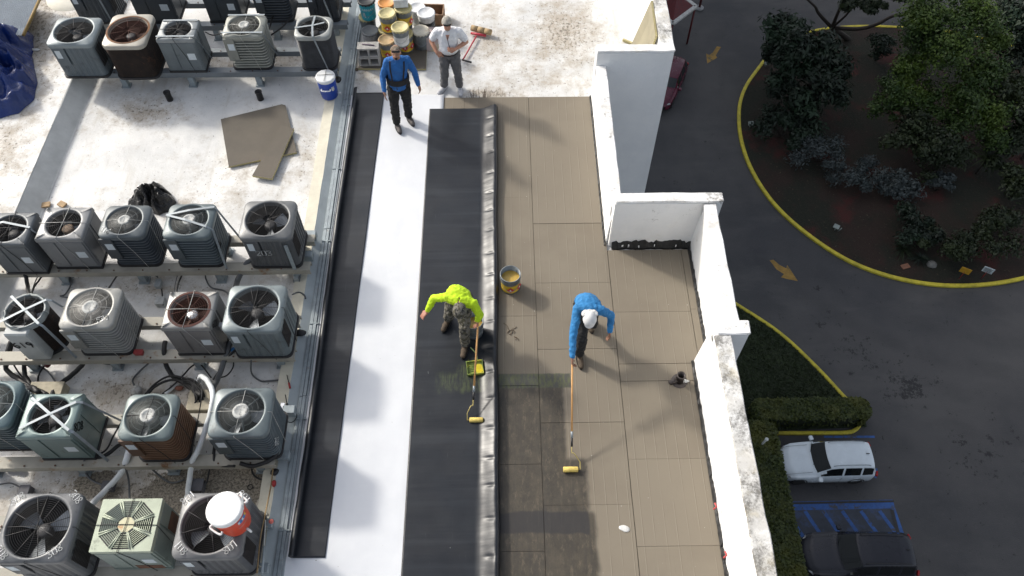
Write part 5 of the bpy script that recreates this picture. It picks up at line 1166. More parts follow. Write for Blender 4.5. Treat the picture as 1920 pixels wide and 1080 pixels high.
blob(336, 728, .03, (.06, .04, .03), mat('rust_clump', (.22, .09, .06), .9), 'rusty clump on the roof left of the open chase', 'rust_clump', 'debris', 12)
# rail end plates and tools on the curb
for (px, py, lb) in ((502, 985, 'end plate of the nearest rear rail, with a pink tape scrap'), (494, 1068, 'end plate of the nearest front rail'), (534, 857, 'end plate below the crossed wire unit'), (545, 775, 'grey block on the curb inside the ring of wire'), (585, 447, 'end plate of the rear rail right of the large ribbed unit'), (578, 485, 'end plate of the front rail right of the large ribbed unit')):
    jbox(px, py, .13, .17, .12, .10 if py > 800 else .14, M_GALV, lb, 0, 'end_plate', 'bracket', False)
def stick(a, c_, r, m, name, label, cat, m2=None, h=.4):
    A = W(*a); B = W(*c_); t = thing(name, label, cat, A); d = B - A
    MB().tube([(0, 0, 0), d * h], r, 8).build('handle', m, t); MB().tube([d * h, d], r * .45, 6).build('shaft', m2 or M_GALV, t); return t
stick((544, 728, .11), (538, 703, .11), .014, RG, 'screwdriver', 'red handled screwdriver on the curb', 'tool', mat('dark_steel', (.05, .05, .05), .4, .6))
stick((540, 768, .15), (535, 740, .15), .016, M_BLKP, 'pliers', 'dark pliers resting on the block inside the wire ring', 'tool', M_BLKP)
MB().box(-.03, .03, -.11, .11, 0, .03, 0, RZ(-.1, W(528, 770, .24)), .006).build('level', mat('pale_aluminium', (.62, .64, .66), .3, .7), label='short pale aluminium level leaning by the wire ring', cat='tool')
MB().tube([W(484, 975, .02), W(486, 983, .02), W(493, 984, .02)], .012, 6).build('pipe_elbow', M_BLKP, label='tiny black elbow on the roof left of the curb', cat='fitting')
b = MB(); c0 = W(469, 913, .01); b.tube([c0 + V3(.035 * math.cos(a), .035 * math.sin(a), 0) for a in np.linspace(0, 2 * PI, 15)], .006, 5).build('ring', K, label='small black ring lying on the roof above the 801 unit', cat='ring')
stick((492, 1075, .55), (498, 975, .55), .014, M_GALV, 'metal_bar', 'pale metal bar tied beside the 801 unit', 'bar', mat('pale_bar', (.5, .5, .48), .5, .4), .5)
stick((505, 498, .45), (570, 425, .9), .018, M_GALV, 'metal_bar', 'pale upright bar at the right of the large ribbed unit', 'bar', M_GALV, .5) if False else MB().box(-.025, .025, -.01, .01, .3, .95, 0, RZ(0, (-3.22, 7.0, 0))).build('metal_bar', M_GALV, label='pale upright bar at the right of the large ribbed unit', cat='bar')
# small chrome dot screws on 308 cross wires, vent pipes
def vent(px, py, r, h, lean, label, col=(.012, .011, .011)):
    p = W(px, py, 0); t = thing('vent_pipe', label, 'vent pipe', p); m_ = mat('vent_black_%d' % int(col[0] * 1000), col, .5)
    b = MB(); b.lathe([(r * 1.0, -.02), (r, h), (r * 1.12, h), (r * 1.12, h + .02), (r * .85, h + .02), (r * .85, h - .12)], n=18, cap1=True); b.build('pipe', m_, t)
    return t
vent(319, 187, .058, .17, 0, 'left of the two short black vent pipes in the upper bay'); vent(489, 186, .058, .17, 0, 'right of the two short black vent pipes in the upper bay')
t = vent(1273, 716, .058, .19, 0, 'rusty brown vent pipe with a bent elbow on the tan boards', (.045, .035, .032))
MB().tube(spline([(-.02, 0, .05), (-.09, -.02, .07), (-.14, -.03, .03)], 4), .04, 10).build('elbow', mat('vent_black_45', (.045, .035, .032), .5), t)
MB().lathe([(.12, .0315), (.10, .04), (.07, .05)], n=16, cap0=False, cap1=False).build('flange', mat('vent_black_45', (.045, .035, .032), .5), t)
blob(1284, 714, .04, (.07, .03, .015), mat('white_sealant', (.6, .6, .58), .6), 'smear of pale sealant right of the brown vent pipe', 'sealant', 'sealant', 15)
# ================================================================= THINGS LYING ON THE ROOF
def crumple(name, label, cat, outline, base_z, hgt, m, nx=46, ny=46, seed=0, folds=2.2, foldamp=.35, shape=None):
    """a heaped sheet: outline (x, y) polygon, height field with ridged folds"""
    xs = [p[0] for p in outline]; ys = [p[1] for p in outline]; x0, x1, y0, y1 = min(xs), max(xs), min(ys), max(ys)
    cx, cy = sum(xs) / len(xs), sum(ys) / len(ys); b = MB(); rings = []; nr = 44; na = 150
    def edge(a):
        dx, dy = math.cos(a), math.sin(a); best = .1; n = len(outline)
        for i in range(n):
            (ax, ay), (bx, by) = outline[i], outline[(i + 1) % n]; ex, ey = bx - ax, by - ay; den = dx * ey - dy * ex
            if abs(den) < 1e-9: continue
            tt = ((ax - cx) * ey - (ay - cy) * ex) / den; u = ((ax - cx) * dy - (ay - cy) * dx) / den
            if tt > 0 and -.001 <= u <= 1.001: best = max(best, tt)
        return best
    E_ = [edge(2 * PI * i / na) for i in range(na)]
    for k in range(nr + 1):
        u = k / nr; ring = []
        for i in range(na):
            a = 2 * PI * i / na; rr_ = E_[i] * u * (1 + .06 * mnoise.noise(Vector((math.cos(a) * 3, math.sin(a) * 3, seed))))
            x, y = cx + rr_ * math.cos(a), cy + rr_ * math.sin(a)
            q = Vector((x * folds, y * folds, seed)); q += Vector((mnoise.noise(q * .8), mnoise.noise(q * .8 + Vector((9, 0, 0))), 0)) * .9
            ridge = 1 - abs(mnoise.noise(q)) * 2.4; r2 = 1 - abs(mnoise.noise(q * 1.9 + Vector((4, 4, 4)))) * 2.2; r3 = 1 - abs(mnoise.noise(q * 3.6 + Vector((1, 7, 2)))) * 2
            env = (1 - u ** 2.0) ** .8 if u < 1 else 0
            z = base_z + hgt * env * (.55 + foldamp * (ridge * .6 + r2 * .38 + r3 * .14)) + .004
            ring.append(Vector((x, y, max(base_z + .003, z))))
        rings.append(ring)
    b.rings(rings, 0, True, True, False); return b.build(name, m, label=label, cat=cat)
def m_poly(name, c, rough, bs=14, st=.8):
    g = G(name); g.bump(g.noise(g.pos, bs, 5, .7, None, .8), st, .03); return g.out(g.mix(g.ramp(g.noise(g.pos, 3, 4, .6), .3, .7), tuple(x * .7 for x in c), c), rough, 0, .6)
wz = lambda px, py, z: (lambda v: (v.x, v.y))(W(px, py, z))
crumple('tarp', 'crumpled shiny blue tarp heaped on the raised roof at the left edge', 'tarp', [wz(-60, 40, .25), wz(0, 52, .25), wz(40, 46, .3), wz(62, 62, .3), wz(58, 100, .3), wz(68, 150, .3), wz(62, 182, .3), wz(45, 195, .3), wz(35, 212, .27), wz(0, 222, .27), wz(-70, 230, .25), wz(-110, 130, .25)], .25, .50, m_poly('blue_tarp', (.006, .026, .15), .26, 4.5, 1.0), seed=3, folds=2.6, foldamp=.95)
crumple('trash_bag', 'shiny black plastic bag lying on the white roof above the strapped units', 'bag', [wz(240, 385, 0), wz(252, 352, .1), wz(272, 346, .1), wz(300, 340, .1), wz(312, 352, .1), wz(328, 372, .1), wz(318, 392, .05), wz(296, 400, .05), wz(262, 396, 0)], 0, .24, m_poly('black_bag_plastic', (.008, .008, .009), .16, 11, 1.0), seed=8, folds=5.5, foldamp=.95)
for (px, py, lb, rz) in ((87, 385, 'left of two small wood offcuts behind the plain grey box unit', .2), (117, 384, 'right of two small wood offcuts behind the plain grey box unit', -.5)):
    MB().box(-.065, .065, -.05, .05, 0, .03, 0, RZ(rz, W(px, py, .01))).build('wood_offcut', mat('raw_wood', (.42, .29, .16), .8, 0, .2, 8), label=lb, cat='wood', group='wood offcuts on the roof')
M_ISO = mat('board_face_brown', (.115, .10, .080), .85, 0, .12, 2, .2, 30, stain=(.10, .09, .08), sscale=5, sth=.66, world=True); M_ISOE = mat('board_foam_edge', (.40, .35, .18), .8, 0, .1, 10, world=True)
def slab(name, pts, z, th, label):
    b = MB(); n = len(pts); top = [Vector((p[0], p[1], p[2] + th)) for p in pts]; bot = [Vector((p[0], p[1], p[2])) for p in pts]
    b.add(top, [tuple(range(n))], 0); b.add(bot, [tuple(range(n - 1, -1, -1))], 0); b.add(bot + top, [(i, (i + 1) % n, n + (i + 1) % n, n + i) for i in range(n)], 1)
    return b.build(name, [M_ISO, M_ISOE], label=label, cat='board')
def P3(px, py, z): v = W(px, py, z); return (v.x, v.y, z)
slab('insulation_board', [P3(430, 315, .012), P3(557, 288, .012), P3(536, 200, .012), P3(529, 198, .012), P3(415, 226, .012)], 0, .035, 'large brown insulation board lying in the upper bay')
slab('insulation_board', [P3(474, 332, .05), P3(511, 338, .05), P3(552, 244, .05), P3(528, 238, .05)], 0, .04, 'narrow insulation offcut lying across the large brown board')
slab('insulation_board', [P3(672, 131, .005), P3(799, 132, .005), P3(802, 62, .005), P3(690, 60, .005)], 0, .035, 'brown insulation board under the pails and the concrete blocks')
# leaning board in the upper corner, resting against the parapet
A = W(1188, 82, .03); B = W(1212, 82, .03)
b = MB(); q = [Vector((2.42, 12.20, .02)), Vector((2.60, 11.42, .02)), Vector((2.745, 11.50, 1.02)), Vector((2.745, 12.36, 1.12))]
nn = (q[1] - q[0]).cross(q[2] - q[0]).normalized() * -.04; 
if nn.x > 0: nn = -nn
b.add(q + [p + nn for p in q], [(0, 1, 2, 3)], 0); b.add([p + nn for p in q], [(3, 2, 1, 0)], 0); b.add(q + [p + nn for p in q], [(0, 1, 5, 4), (1, 2, 6, 5), (2, 3, 7, 6), (3, 0, 4, 7)], 1)
b.build('insulation_board', [mat('foam_board_tan', (.25, .225, .155), .8, 0, .08, 4, world=True), M_ISOE], label='tan board leaning against the upper parapet behind the tall wall', cat='board')
MB().box(-.10, .10, -.02, .02, 0, .05, 0, RZ(-.6, W(1176, 80, .01))).build('board_offcut', M_ISOE, label='small yellowish offcut at the foot of the leaning board', cat='board')
# corrugated cover at the upper left
t = thing('corrugated_cover', 'white corrugated metal cover with a brown edge in the upper left corner', 'metal roofing', (-9.6, 13.6, .25))
b = MB(); o0 = Vector((-9.6, 13.6, .25)); c00 = W(-120, -60, .6); cs = [W(80, -14, .6), W(44, 66, .6), W(-160, 60, .6), W(-120, -60, .6)]
nx_ = 60; vs = []
for i in range(nx_ * 4 + 1):
    u = i / (nx_ * 4); a = cs[1].lerp(cs[2], u); c_ = cs[0].lerp(cs[3], u); z = .018 * math.cos(i * PI / 2)
    vs += [a - o0 + V3(0, 0, z), c_ - o0 + V3(0, 0, z)]
b.add(vs, [(2 * i, 2 * i + 1, 2 * i + 3, 2 * i + 2) for i in range(nx_ * 4)], 0, True); b.build('corrugated_sheet', mat('white_sheet_metal', (.50, .53, .55), .5, .3, .08, 3, stain=(.35, .34, .3), sscale=3, sth=.6), t)
MB().tube([cs[0] - o0, cs[1] - o0], .03, 6).build('edge_trim', mat('brown_trim', (.26, .17, .05), .6), t)
MB().box(min(cs[1].x, cs[2].x) + .25 - o0.x, cs[1].x - .30 - o0.x, cs[1].y + .30 - o0.y, cs[0].y - .1 - o0.y, 0, .31).build('support', mat('brown_trim', (.26, .17, .05), .6), t)
# white domed hatch at the top left
p = W(128, 8, .25); b = MB().lathe([(.62, 0), (.62, .14), (.52, .24), (.30, .30), (.001, .32)], (0, 0, 0), 28, cap1=False); b.v = [(x + p.x, y + p.y + .25, z + (.0)) for x, y, z in b.v]
b.build('roof_hatch', mat('cream_hatch', (.62, .60, .52), .7, 0, .1, 2, .2, 20, stain=(.42, .36, .26), sscale=3, sth=.6), label='cream rounded roof mound left of the cut off row of units', cat='hatch')
blob(66, 93, .27, (.10, .03, .02), mat('white_rag', (.6, .6, .58), .8), 'white rag beside the blue tarp', 'rag', 'rag', 21)
# ---------------------------------------------------------------- pails
M_PAILG = mat('pail_grey_metal', (.19, .21, .22), .5, .5, .2, 7, stain=(.42, .36, .22), sscale=6, sth=.64); M_LIDT = mat('lid_dried_adhesive', (.50, .44, .22), .6, 0, .2, 7, stain=(.26, .2, .09), sscale=9, sth=.60)
M_YLAB = mat('label_yellow', (.66, .44, .03), .5, 0, .1, 6); M_RDIA = mat('label_red', (.50, .02, .03), .5); M_WLAB = mat('label_white', (.6, .6, .58), .5)
def pail(loc, label, body=M_PAILG, lid=M_LIDT, band=None, h=.37, r=.15, open_=False, rim=None, rz=0, sticker=None, group='adhesive pails stacked by the concrete blocks'):
    t = thing('pail', label, 'pail', loc, rz, group)
    b = MB(); b.lathe([(r * .90, 0), (r * .92, .004), (r * .955, h * .33), (r * .965, h * .34), (r * .955, h * .36), (r * .985, h * .68), (r * .995, h * .69), (r * .985, h * .71), (r, h - .02), (r + .006, h - .012), (r + .006, h), (r - .006, h)] + ([(r - .008, h - .14), (.001, h - .14)] if open_ else [(r - .01, h - .002)]), n=28, cap1=not open_); b.build('pail_body', body, t)
    if open_:
        MB().lathe([(r - .012, h - .11), (.001, h - .105)], n=28, cap0=False, cap1=False).build('adhesive', mat('adhesive_yellow', (.50, .33, .07), .30, 0, .12, 9), t)
    else:
        MB().lathe([(r + .012, h - .018), (r + .014, h + .004), (r + .004, h + .014), (r - .016, h + .012), (r - .022, h + .003), (.001, h + .003)], n=32, cap1=False).build('lid', lid, t)
        b = MB()
        for k in range(16): a = 2 * PI * k / 16; b.box(-.004, .006, -.012, .012, h - .026, h - .004, 0, Matrix.Rotation(a, 4, 'Z') @ Matrix.Translation((r + .012, 0, 0)))
        b.build('lid_tabs', lid, t, kind='stuff')
    if band:
        b = MB(); rr_ = r * .985 + .0022; a0, a1 = math.radians(-175), math.radians(-5); rs = []
        z0, z1 = (h * .10, h * .62) if band != 'teal' else (.02, h * .80); dr = lambda z: r * (.90 + .1 * z / h) + .004
        for i in range(19): a = a0 + (a1 - a0) * i / 18; rs.append([V3(dr(z) * math.cos(a), dr(z) * math.sin(a), z) for z in (z0, z1)])
        b.rings(rs, 0, True, False, False, False); lb_ = b.build('label', {'yellow': M_YLAB, 'white': M_WLAB, 'teal': mat('label_teal', (.02, .34, .42), .5), 'black': mat('label_black', (.02, .02, .022), .4)}[band], t)
        if band == 'yellow':
            for az in (-90, -30):
                a = math.radians(az); ct = (z0 + z1) / 2; M = Matrix.Translation((dr(ct) * 1.02 * math.cos(a), dr(ct) * 1.02 * math.sin(a), ct)) @ Matrix.Rotation(a + PI / 2, 4, 'Z') @ Matrix.Rotation(PI / 2, 4, 'X')
                MB().add([M @ V3(-.065, 0, .004), M @ V3(0, -.065, .006), M @ V3(.065, 0, .004), M @ V3(0, .065, .006)], [(0, 1, 2, 3)]).build('warning_diamond', M_RDIA, lb_)
                MB().add([M @ V3(-.016, -.022, .0085), M @ V3(.016, -.022, .0085), M @ V3(.010, .012, .0085), M @ V3(0, .03, .0085), M @ V3(-.012, .010, .0085)], [(0, 1, 2, 3, 4)]).build('flame_mark', M_WLAB, lb_)
        if band == 'teal':
            cu = bpy.data.curves.new('txt', 'FONT'); cu.body = 'KARNAK'; cu.size = .075; cu.align_x = 'CENTER'; cu.extrude = 0
            to = bpy.data.objects.new('txt', cu); C.objects.link(to); bpy.context.view_layer.update(); me = bpy.data.meshes.new_from_object(to.evaluated_get(bpy.context.evaluated_depsgraph_get())); bpy.data.objects.remove(to)
            for v in me.vertices:
                a = -PI / 2 + v.co.x / r; z = h * .62 + v.co.y; v.co = (dr(z) * 1.012 * math.cos(a), dr(z) * 1.012 * math.sin(a), z)
            obj('lettering', me, lb_, [M_WLAB])
            q = MB(); 
            for (u0, u1, za, zb) in ((-.09, -.075, .10, .19), (-.06, -.045, .08, .19), (-.045, .02, .08, .095), (-.02, .10, .055, .07)):
                pts = []
                for u, z in ((u0, za), (u1, za), (u1, zb), (u0, zb)): a = -PI / 2 + u / r; pts.append(V3(dr(z) * 1.012 * math.cos(a), dr(z) * 1.012 * math.sin(a), z))
                q.add(pts, [(0, 1, 2, 3)])
            q.build('print', M_WLAB, lb_, kind='stuff')
    b = MB(); hz = h * .80
    b.tube(spline([V3(-r - .008, 0, hz), V3(-r * .75, -r * .75, hz * .62), V3(0, -r - .03, hz * .45), V3(r * .75, -r * .75, hz * .62), V3(r + .008, 0, hz)], 4), .0035, 4); b.build('wire_handle', M_STRAP, t)
    return t
def pw(px, py, z): v = W(px, py, z); return (v.x, v.y)
ZB = .042; PH = .372
def lev(px, py, l): z = ZB + PH * l; x, y = pw(px, py, z); return (x, y, ZB + (PH + .018) * (l - 1))
LT = [
 (725, 74, 1, 'orange stained lid pail just left of the cap of the man in blue', dict(band='yellow', lid=mat('lid_orange_tan', (.48, .36, .2), .6, 0, .2, 7, stain=(.3, .13, .05), sscale=7, sth=.5))),
 (758, 62, 1, 'lower pail with a yellow label under the tilted looking tan lid', dict(band='yellow')),
 (750, 52, 2, 'pale lidded pail with a white label, topmost behind the man in royal blue', dict(band='white')),
 (725, 56, 1, 'pail hidden under the upper tan lidded pail with the red diamond', dict()),
 (726, 26, 2, 'upper pail with yellow green lid and red diamond, middle of the stack', dict(band='yellow', rz=-.1)),
 (788, 57, 1, 'grey pail with a cream lid standing alone at the right of the stack', dict(lid=mat('lid_cream', (.56, .53, .44), .6, 0, .15, 7, stain=(.35, .2, .1), sscale=7, sth=.56), band=None)),
 (695, 57, 1, 'grey lidded pail with a white label, just above the concrete blocks', dict(body=mat('pail_pale', (.36, .37, .40), .5, .1), lid=mat('lid_grey', (.13, .14, .15), .5), band='white')),
 (688, 30, 1, 'dark pail under the teal labelled pail', dict()),
 (687, 2, 2, 'pail with a teal label and a black lid at the upper left of the stack', dict(band='teal', lid=M_BLKP, body=mat('pail_tealbody', (.03, .30, .38), .5))),
 (727, 32, 1, 'lower pail with an orange lidded pail behind it in the stack', dict()),
 (725, 8, 2, 'pail with a bright orange lid at the back of the stack', dict(lid=mat('lid_orange', (.52, .22, .05), .5, 0, .15, 6), body=mat('pail_white', (.6, .6, .58), .5))),
 (756, 35, 1, 'lower pail beneath the one with the white box on it', dict(rz=.1)),
 (756, 16, 2, 'pail with a red diamond label that carries a white box', dict(band='yellow')),
 (782, 14, 1, 'translucent white pail at the back right of the stack', dict(body=mat('pail_white', (.6, .6, .58), .5), lid=mat('lid_white', (.66, .67, .68), .5))),
 (793, 19, 1.18, 'white lidded pail with a black printed panel at the right of the stack', dict(body=mat('pail_white', (.6, .6, .58), .5), lid=mat('lid_white', (.66, .67, .68), .5), band='black', r=.16)),
]
used = []
for (px, py, l, lb, kw) in LT:
    x, y, z = lev(px, py, l)
    for (ux, uy, uz, ur) in used:          # never let two pails share the same space
        if abs(uz - z) < .3:
            d = math.hypot(x - ux, y - uy)
            if d < .315 and d > 1e-6: s_ = (.318 - d); x += (x - ux) / d * s_; y += (y - uy) / d * s_
    used.append((x, y, z, .15)); pail((x, y, max(z, ZB)), lb, **kw)
v = W(752, 8, ZB + .8); jbox(752, 8, ZB + 2 * (PH + .018) + .004, .26, .22, .16, mat('white_carton', (.60, .63, .64), .6), 'white carton on top of the pails at the upper edge', .1, 'carton', 'box')
# open adhesive pail on the tan boards
v = W(957, 515, .37); pail((v.x, v.y, .032), 'open pail of yellow adhesive standing on the tan boards', open_=True, band='yellow', group=None, h=.36, r=.152)
q = V3(v.x, v.y, .032)
# concrete blocks
def block(x, y, z, label):
    t = thing('concrete_block', label, 'concrete block', (x, y, z), .02, 'concrete blocks by the pails'); b = MB()
    w_, d_, h_ = .40, .20, .20; th = .033
    m_ = mat('concrete_block', (.36, .35, .33), .95, 0, .15, 10, .8, 50)
    b.box(-w_ / 2, w_ / 2, -d_ / 2, d_ / 2, 0, th).box(-w_ / 2, w_ / 2, -d_ / 2, d_ / 2, h_ - th, h_).box(-w_ / 2, -w_ / 2 + th, -d_ / 2 + .001, d_ / 2 - .001, th, h_ - th).box(w_ / 2 - th, w_ / 2, -d_ / 2 + .001, d_ / 2 - .001, th, h_ - th).box(-th / 2, th / 2, -d_ / 2 + .001, d_ / 2 - .001, th, h_ - th)
    b.build('block_body', m_, t); MB().box(-w_ / 2 + th, w_ / 2 - th, d_ / 2 - .02, d_ / 2 - .003, th, h_ - th).build('web', m_, t)
v = W(694, 124, ZB); block(v.x, v.y + .10, ZB, 'lower of two grey concrete blocks left of the pails'); block(v.x + .01, v.y + .105, ZB + .203, 'upper of two grey concrete blocks left of the pails, a pencil on it')
p = Vector((v.x, v.y + .1, ZB + .415)); MB().tube([p + V3(-.10, .03, 0), p + V3(.13, -.01, 0)], .011, 6).build('marker_pen', plain('purple_grey', (.14, .10, .14), .5), label='dark pen lying on the upper concrete block', cat='pen')
MB().box(-.10, .10, -.03, .03, 0, .02, 0, RZ(0, W(662, 131, .01))).build('wood_shim', mat('dark_wood', (.08, .06, .04), .9), label='dark wooden shim left of the concrete blocks', cat='wood')
# wooden tool box and cardboard carton
t = thing('tool_crate', 'open wooden crate of odds and ends behind the man in white', 'crate', W(811, 38, 0), -.05); WM_ = mat('crate_wood', (.26, .15, .08), .8, 0, .3, 5)
for (x0, x1, y0, y1) in ((-.24, .24, -.17, -.15), (-.24, .24, .15, .17), (-.24, -.22, -.15, .15), (.22, .24, -.15, .15)): MB().box(x0, x1, y0, y1, .0, .26).build('side_board', WM_, t)
MB().box(-.22, .22, -.15, .15, 0, .02).build('bottom_board', WM_, t)
for k in range(7):
    c_ = random.choice([(.55, .55, .5), (.6, .6, .05), (.2, .12, .08), (.3, .05, .05)]); x, y = rnd(-.15, .15), rnd(-.1, .1)
    b = MB().ball((x, y, rnd(.08, .2)), (rnd(.03, .07), rnd(.03, .05), .04)); b.build('odds_and_ends', plain('odds_%d' % int(c_[0] * 100 + c_[2] * 10), c_), t)
jbox(811, 86, 0, .30, .34, .30, mat('faded_carton', (.46, .38, .37), .8, 0, .1, 6, stain=(.5, .42, .3), sscale=3, sth=.5), 'faded pinkish carton behind the man in white', -.08, 'carton', 'box')
# seam roller tool, red
t = thing('floor_roller', 'red floor tool with a rolled brown core lying right of the man in white', 'tool', W(890, 62, .02)); o0 = W(890, 62, .02); MR = mat('tool_red', (.40, .03, .05), .45)
e = lambda px, py, z: W(px, py, z) - o0
MB().tube([e(868, 112, .05), e(893, 68, .05)], .016, 8).build('handle', MR, t); MB().tube([e(883, 62, .05), e(911, 67, .05)], .025, 8).build('cross_bar', MR, t)
MB().tube([e(866, 112, .05), e(884, 117, .05)], .018, 8).build('grip', M_BLKP, t)
for (u0, u1) in ((0, .31), (.34, .66), (.69, 1)):
    a, c_ = e(884, 52, .09), e(921, 61, .09); MB().tube([a.lerp(c_, u0), a.lerp(c_, u1)], .058, 14).build('core_roll', mat('cardboard_core', (.36, .26, .14), .8, 0, .15, 10), t)
# coolers
def cooler(loc, r, h, colm, label, name_, rz=0, spout=True, lbl=True):
    t = thing('water_cooler', label, 'cooler', loc, rz); WL = mat('cooler_white', (.70, .71, .71), .4, 0, .05, 5)
    MB().lathe([(r * .86, 0), (r * .90, .01), (r * .92, h * .15), (r * .95, h * .16), (r * 1.0, h * .82), (r * .98, h * .86)], n=32).build('cooler_body', colm, t)
    MB().lathe([(r * 1.03, h * .86), (r * 1.06, h * .88), (r * 1.06, h * .97), (r * .98, h * 1.0), (r * .9, h * 1.0), (.001, h * 1.008)], n=32, cap1=False).build('lid', WL, t)
    for s in (-1, 1):
        a0 = math.radians(-90 if s < 0 else 90); M = Matrix.Rotation(a0, 4, 'Z')
        MB().tube(spline([M @ V3(r * .97, -.075, h * .62), M @ V3(r + .035, -.07, h * .60), M @ V3(r + .035, .07, h * .60), M @ V3(r * .97, .075, h * .62)], 4), .012, 6).build('side_handle', WL, t)
    if spout: MB().tube([V3(r * .9, 0, h * .12), V3(r + .04, 0, h * .12), V3(r + .045, 0, h * .06)], .014, 6).build('spigot', WL, t)
    return t
v = W(609, 140, .58); t = cooler((v.x, v.y, .098), .165, .46, mat('cooler_blue', (.012, .055, .36), .4, 0, .08, 4), 'blue drink cooler with a white lid on the curb below the upper row', 'blue', 0)
b = MB(); b.tube([V3(-.15, 0, .474), V3(.15, .02, .474)], .004, 4); b.build('lid_strap', M_BLKP, t); MB().tube([V3(0, -.15, .474), V3(.01, .15, .474)], .004, 4).build('lid_strap', M_BLKP, t)
MB().box(.11, .155, -.10, -.03, .22, .30, 0, Matrix.Rotation(-.3, 4, 'Z')).build('sticker', M_WLAB, t)
v = W(418, 952, 1.1 + .56); t = cooler((v.x, v.y, BT + .75 + .045), .190, .48, mat('cooler_orange', (.60, .055, .015), .4, 0, .08, 4), 'orange drink cooler with a white lid standing on the nearest 801 unit', 'orange', -.55)
rr_ = .190; a0 = math.radians(30); b = MB(); b2 = MB()
def patch(b, a_c, z_c, wa, hz_, r0, k=8, m=0, tilt=0):
    rs = []
    for i in range(k + 1): a = a_c + wa * (i / k - .5); rs.append([V3(r0 * math.cos(a), r0 * math.sin(a), z_c + tilt * (i / k - .5) + s * hz_) for s in (-.5, .5)])
    b.rings(rs, m, True, False, False, False)
lb_ = MB(); patch(lb_, math.radians(10), .33, .75, .075, rr_ * 1.006); lo = lb_.build('brand_label', mat('label_blue', (.03, .16, .42), .5), t)
q = MB(); patch(q, math.radians(-8), .33, .12, .05, rr_ * 1.012); q.build('white_mark', M_WLAB, lo); q = MB(); patch(q, math.radians(10), .33, .12, .05, rr_ * 1.012); q.build('white_mark', M_WLAB, lo)
q = MB(); patch(q, math.radians(28), .335, .14, .055, rr_ * 1.012); q.build('yellow_mark', M_YLAB, lo)
q = MB(); patch(q, math.radians(5), .22, .8, .012, rr_ * 1.003); q.build('script_line', mat('pale_print', (.62, .35, .3), .5), t)
MB().tube(spline([V3(.0, .20, .41), V3(.05, .23, .51), V3(.12, .19, .52), V3(.16, .11, .41)], 5), .010, 6).build('lid_cord', M_WLAB, t)
# scattered scraps on the boards
blob(1170, 990, .035, (.07, .05, .012), mat('white_sealant', (.6, .6, .58), .6), 'white splash of sealant on the lower tan boards', 'sealant_splash', 'sealant', 31)
b = MB(); rr = random.Random(4)
for k in range(9):
    a = W(958 + rr.uniform(-8, 8), 625 + rr.uniform(-10, 10), .036); c_ = a + V3(rr.uniform(-.12, .12), rr.uniform(-.12, .12), .004); b.tube(spline([a, a.lerp(c_, .5) + V3(.02, .01, .004), c_], 3), .0035, 4)
b.build('dry_weed', mat('dry_stem', (.09, .06, .04), .9), label='dry weed stems lying on the boards left of the painter in blue', cat='weed', kind='stuff')
b = MB()
for k in range(26):
    px = rr.choice([884, 890, 905, 910]) + rr.uniform(-6, 6); a = W(px, 186, .0); b.tube([a, a + V3(rr.uniform(-.04, .04), .05 + rr.uniform(0, .12), .06 + rr.uniform(0, .10))], .0035, 3)
b.build('dry_grass', mat('dry_stem', (.09, .06, .04), .9), label='dry grass tufts at the top edge of the tan boards', kind='stuff')
# ---------------------------------------------------------------- rollers and adhesive tools
MWOOD = mat('pole_wood', (.50, .27, .10), .6, 0, .15, 5); MYR = mat('roller_nap_yellow', (.66, .50, .13), .8, 0, .15, 8, .8, 60)
def roller(hand_p, end_p, side, label, rr_c, ln=.2, wire_side=-1):
    t = thing('paint_roller', label, 'paint roller', end_p); H_ = hand_p - end_p; d = (-H_).normalized()
    wood_end = H_ * .30 - d * .0; tail = H_ + (H_.normalized() * .10)
    MB().tube([wood_end, tail], .013, 8).build('pole', MWOOD, t); MB().tube([H_ * .30, H_ * .23], .017, 8).build('ferrule', M_STRAP, t); MB().tube([H_ * .23, H_ * .14], .015, 8).build('grip', M_BLKP, t)
    c_ = V3(0, -.02, rr_c + .0)
    a, e_ = c_ + V3(-ln / 2, 0, 0) + side, c_ + V3(ln / 2, 0, 0) + side
    w0 = e_ + V3(.03, 0, 0) if wire_side > 0 else a - V3(.03, 0, 0); w1 = w0 + V3(0, .09, .03)
    MB().tube(spline([H_ * .14, H_ * .07 + V3(0, 0, .01), V3(w1.x * .3, H_.y * .06, .06), w1], 3) + [w0, (a if wire_side < 0 else e_)], .007, 6).build('wire_frame', mat('roller_wire', (.40, .33, .12), .5, .4), t)
    MB().tube([a, a.lerp(e_, .04), a.lerp(e_, .96), e_], [rr_c * .86, rr_c, rr_c, rr_c * .86], 16).build('nap_sleeve', MYR, t)
    return t
E1 = W(886, 772, .10); HC = Vector((-.395, 5.70, .78)); roller(HC, E1, W(893, 787, .09) - E1 - V3(0, -.02, .04), 'long handled roller held by the man in lime', .035, .19, -1)
E2 = W(1072, 862, .10); HD = Vector((.885, 5.06, .78)); roller(HD, E2, W(1070, 880, .07) - E2 - V3(0, -.02, .04), 'long handled roller held by the painter in bright blue', .037, .20, 1)
v = W(888, 606, .36); pail((v.x + .0, v.y + .02, .064), 'open pail of orange yellow adhesive beside the knee of the man in lime', open_=True, group=None, h=.34, r=.14, band=None)
t = thing('roller_tray', 'green roller tray wet with yellow adhesive on the wide black sheet', 'tray', W(892, 692, .066), .12); MT = mat('tray_green', (.16, .22, .05), .4, 0, .3, 6, stain=(.42, .40, .05), sscale=7, sth=.5)
b = MB(); b.box(-.12, .10, -.09, .11, 0, .012).box(-.12, .10, .11, .12, .0, .05).box(-.12, .10, -.10, -.09, .0, .05).box(-.13, -.12, -.10, .12, 0, .05).box(.10, .11, -.10, .12, 0, .05); b.build('tray_body', MT, t)
for k in range(6): MB().box(-.10, .0, -.07 + k * .03, -.06 + k * .03, .012, .02).build('rib', MT, t)
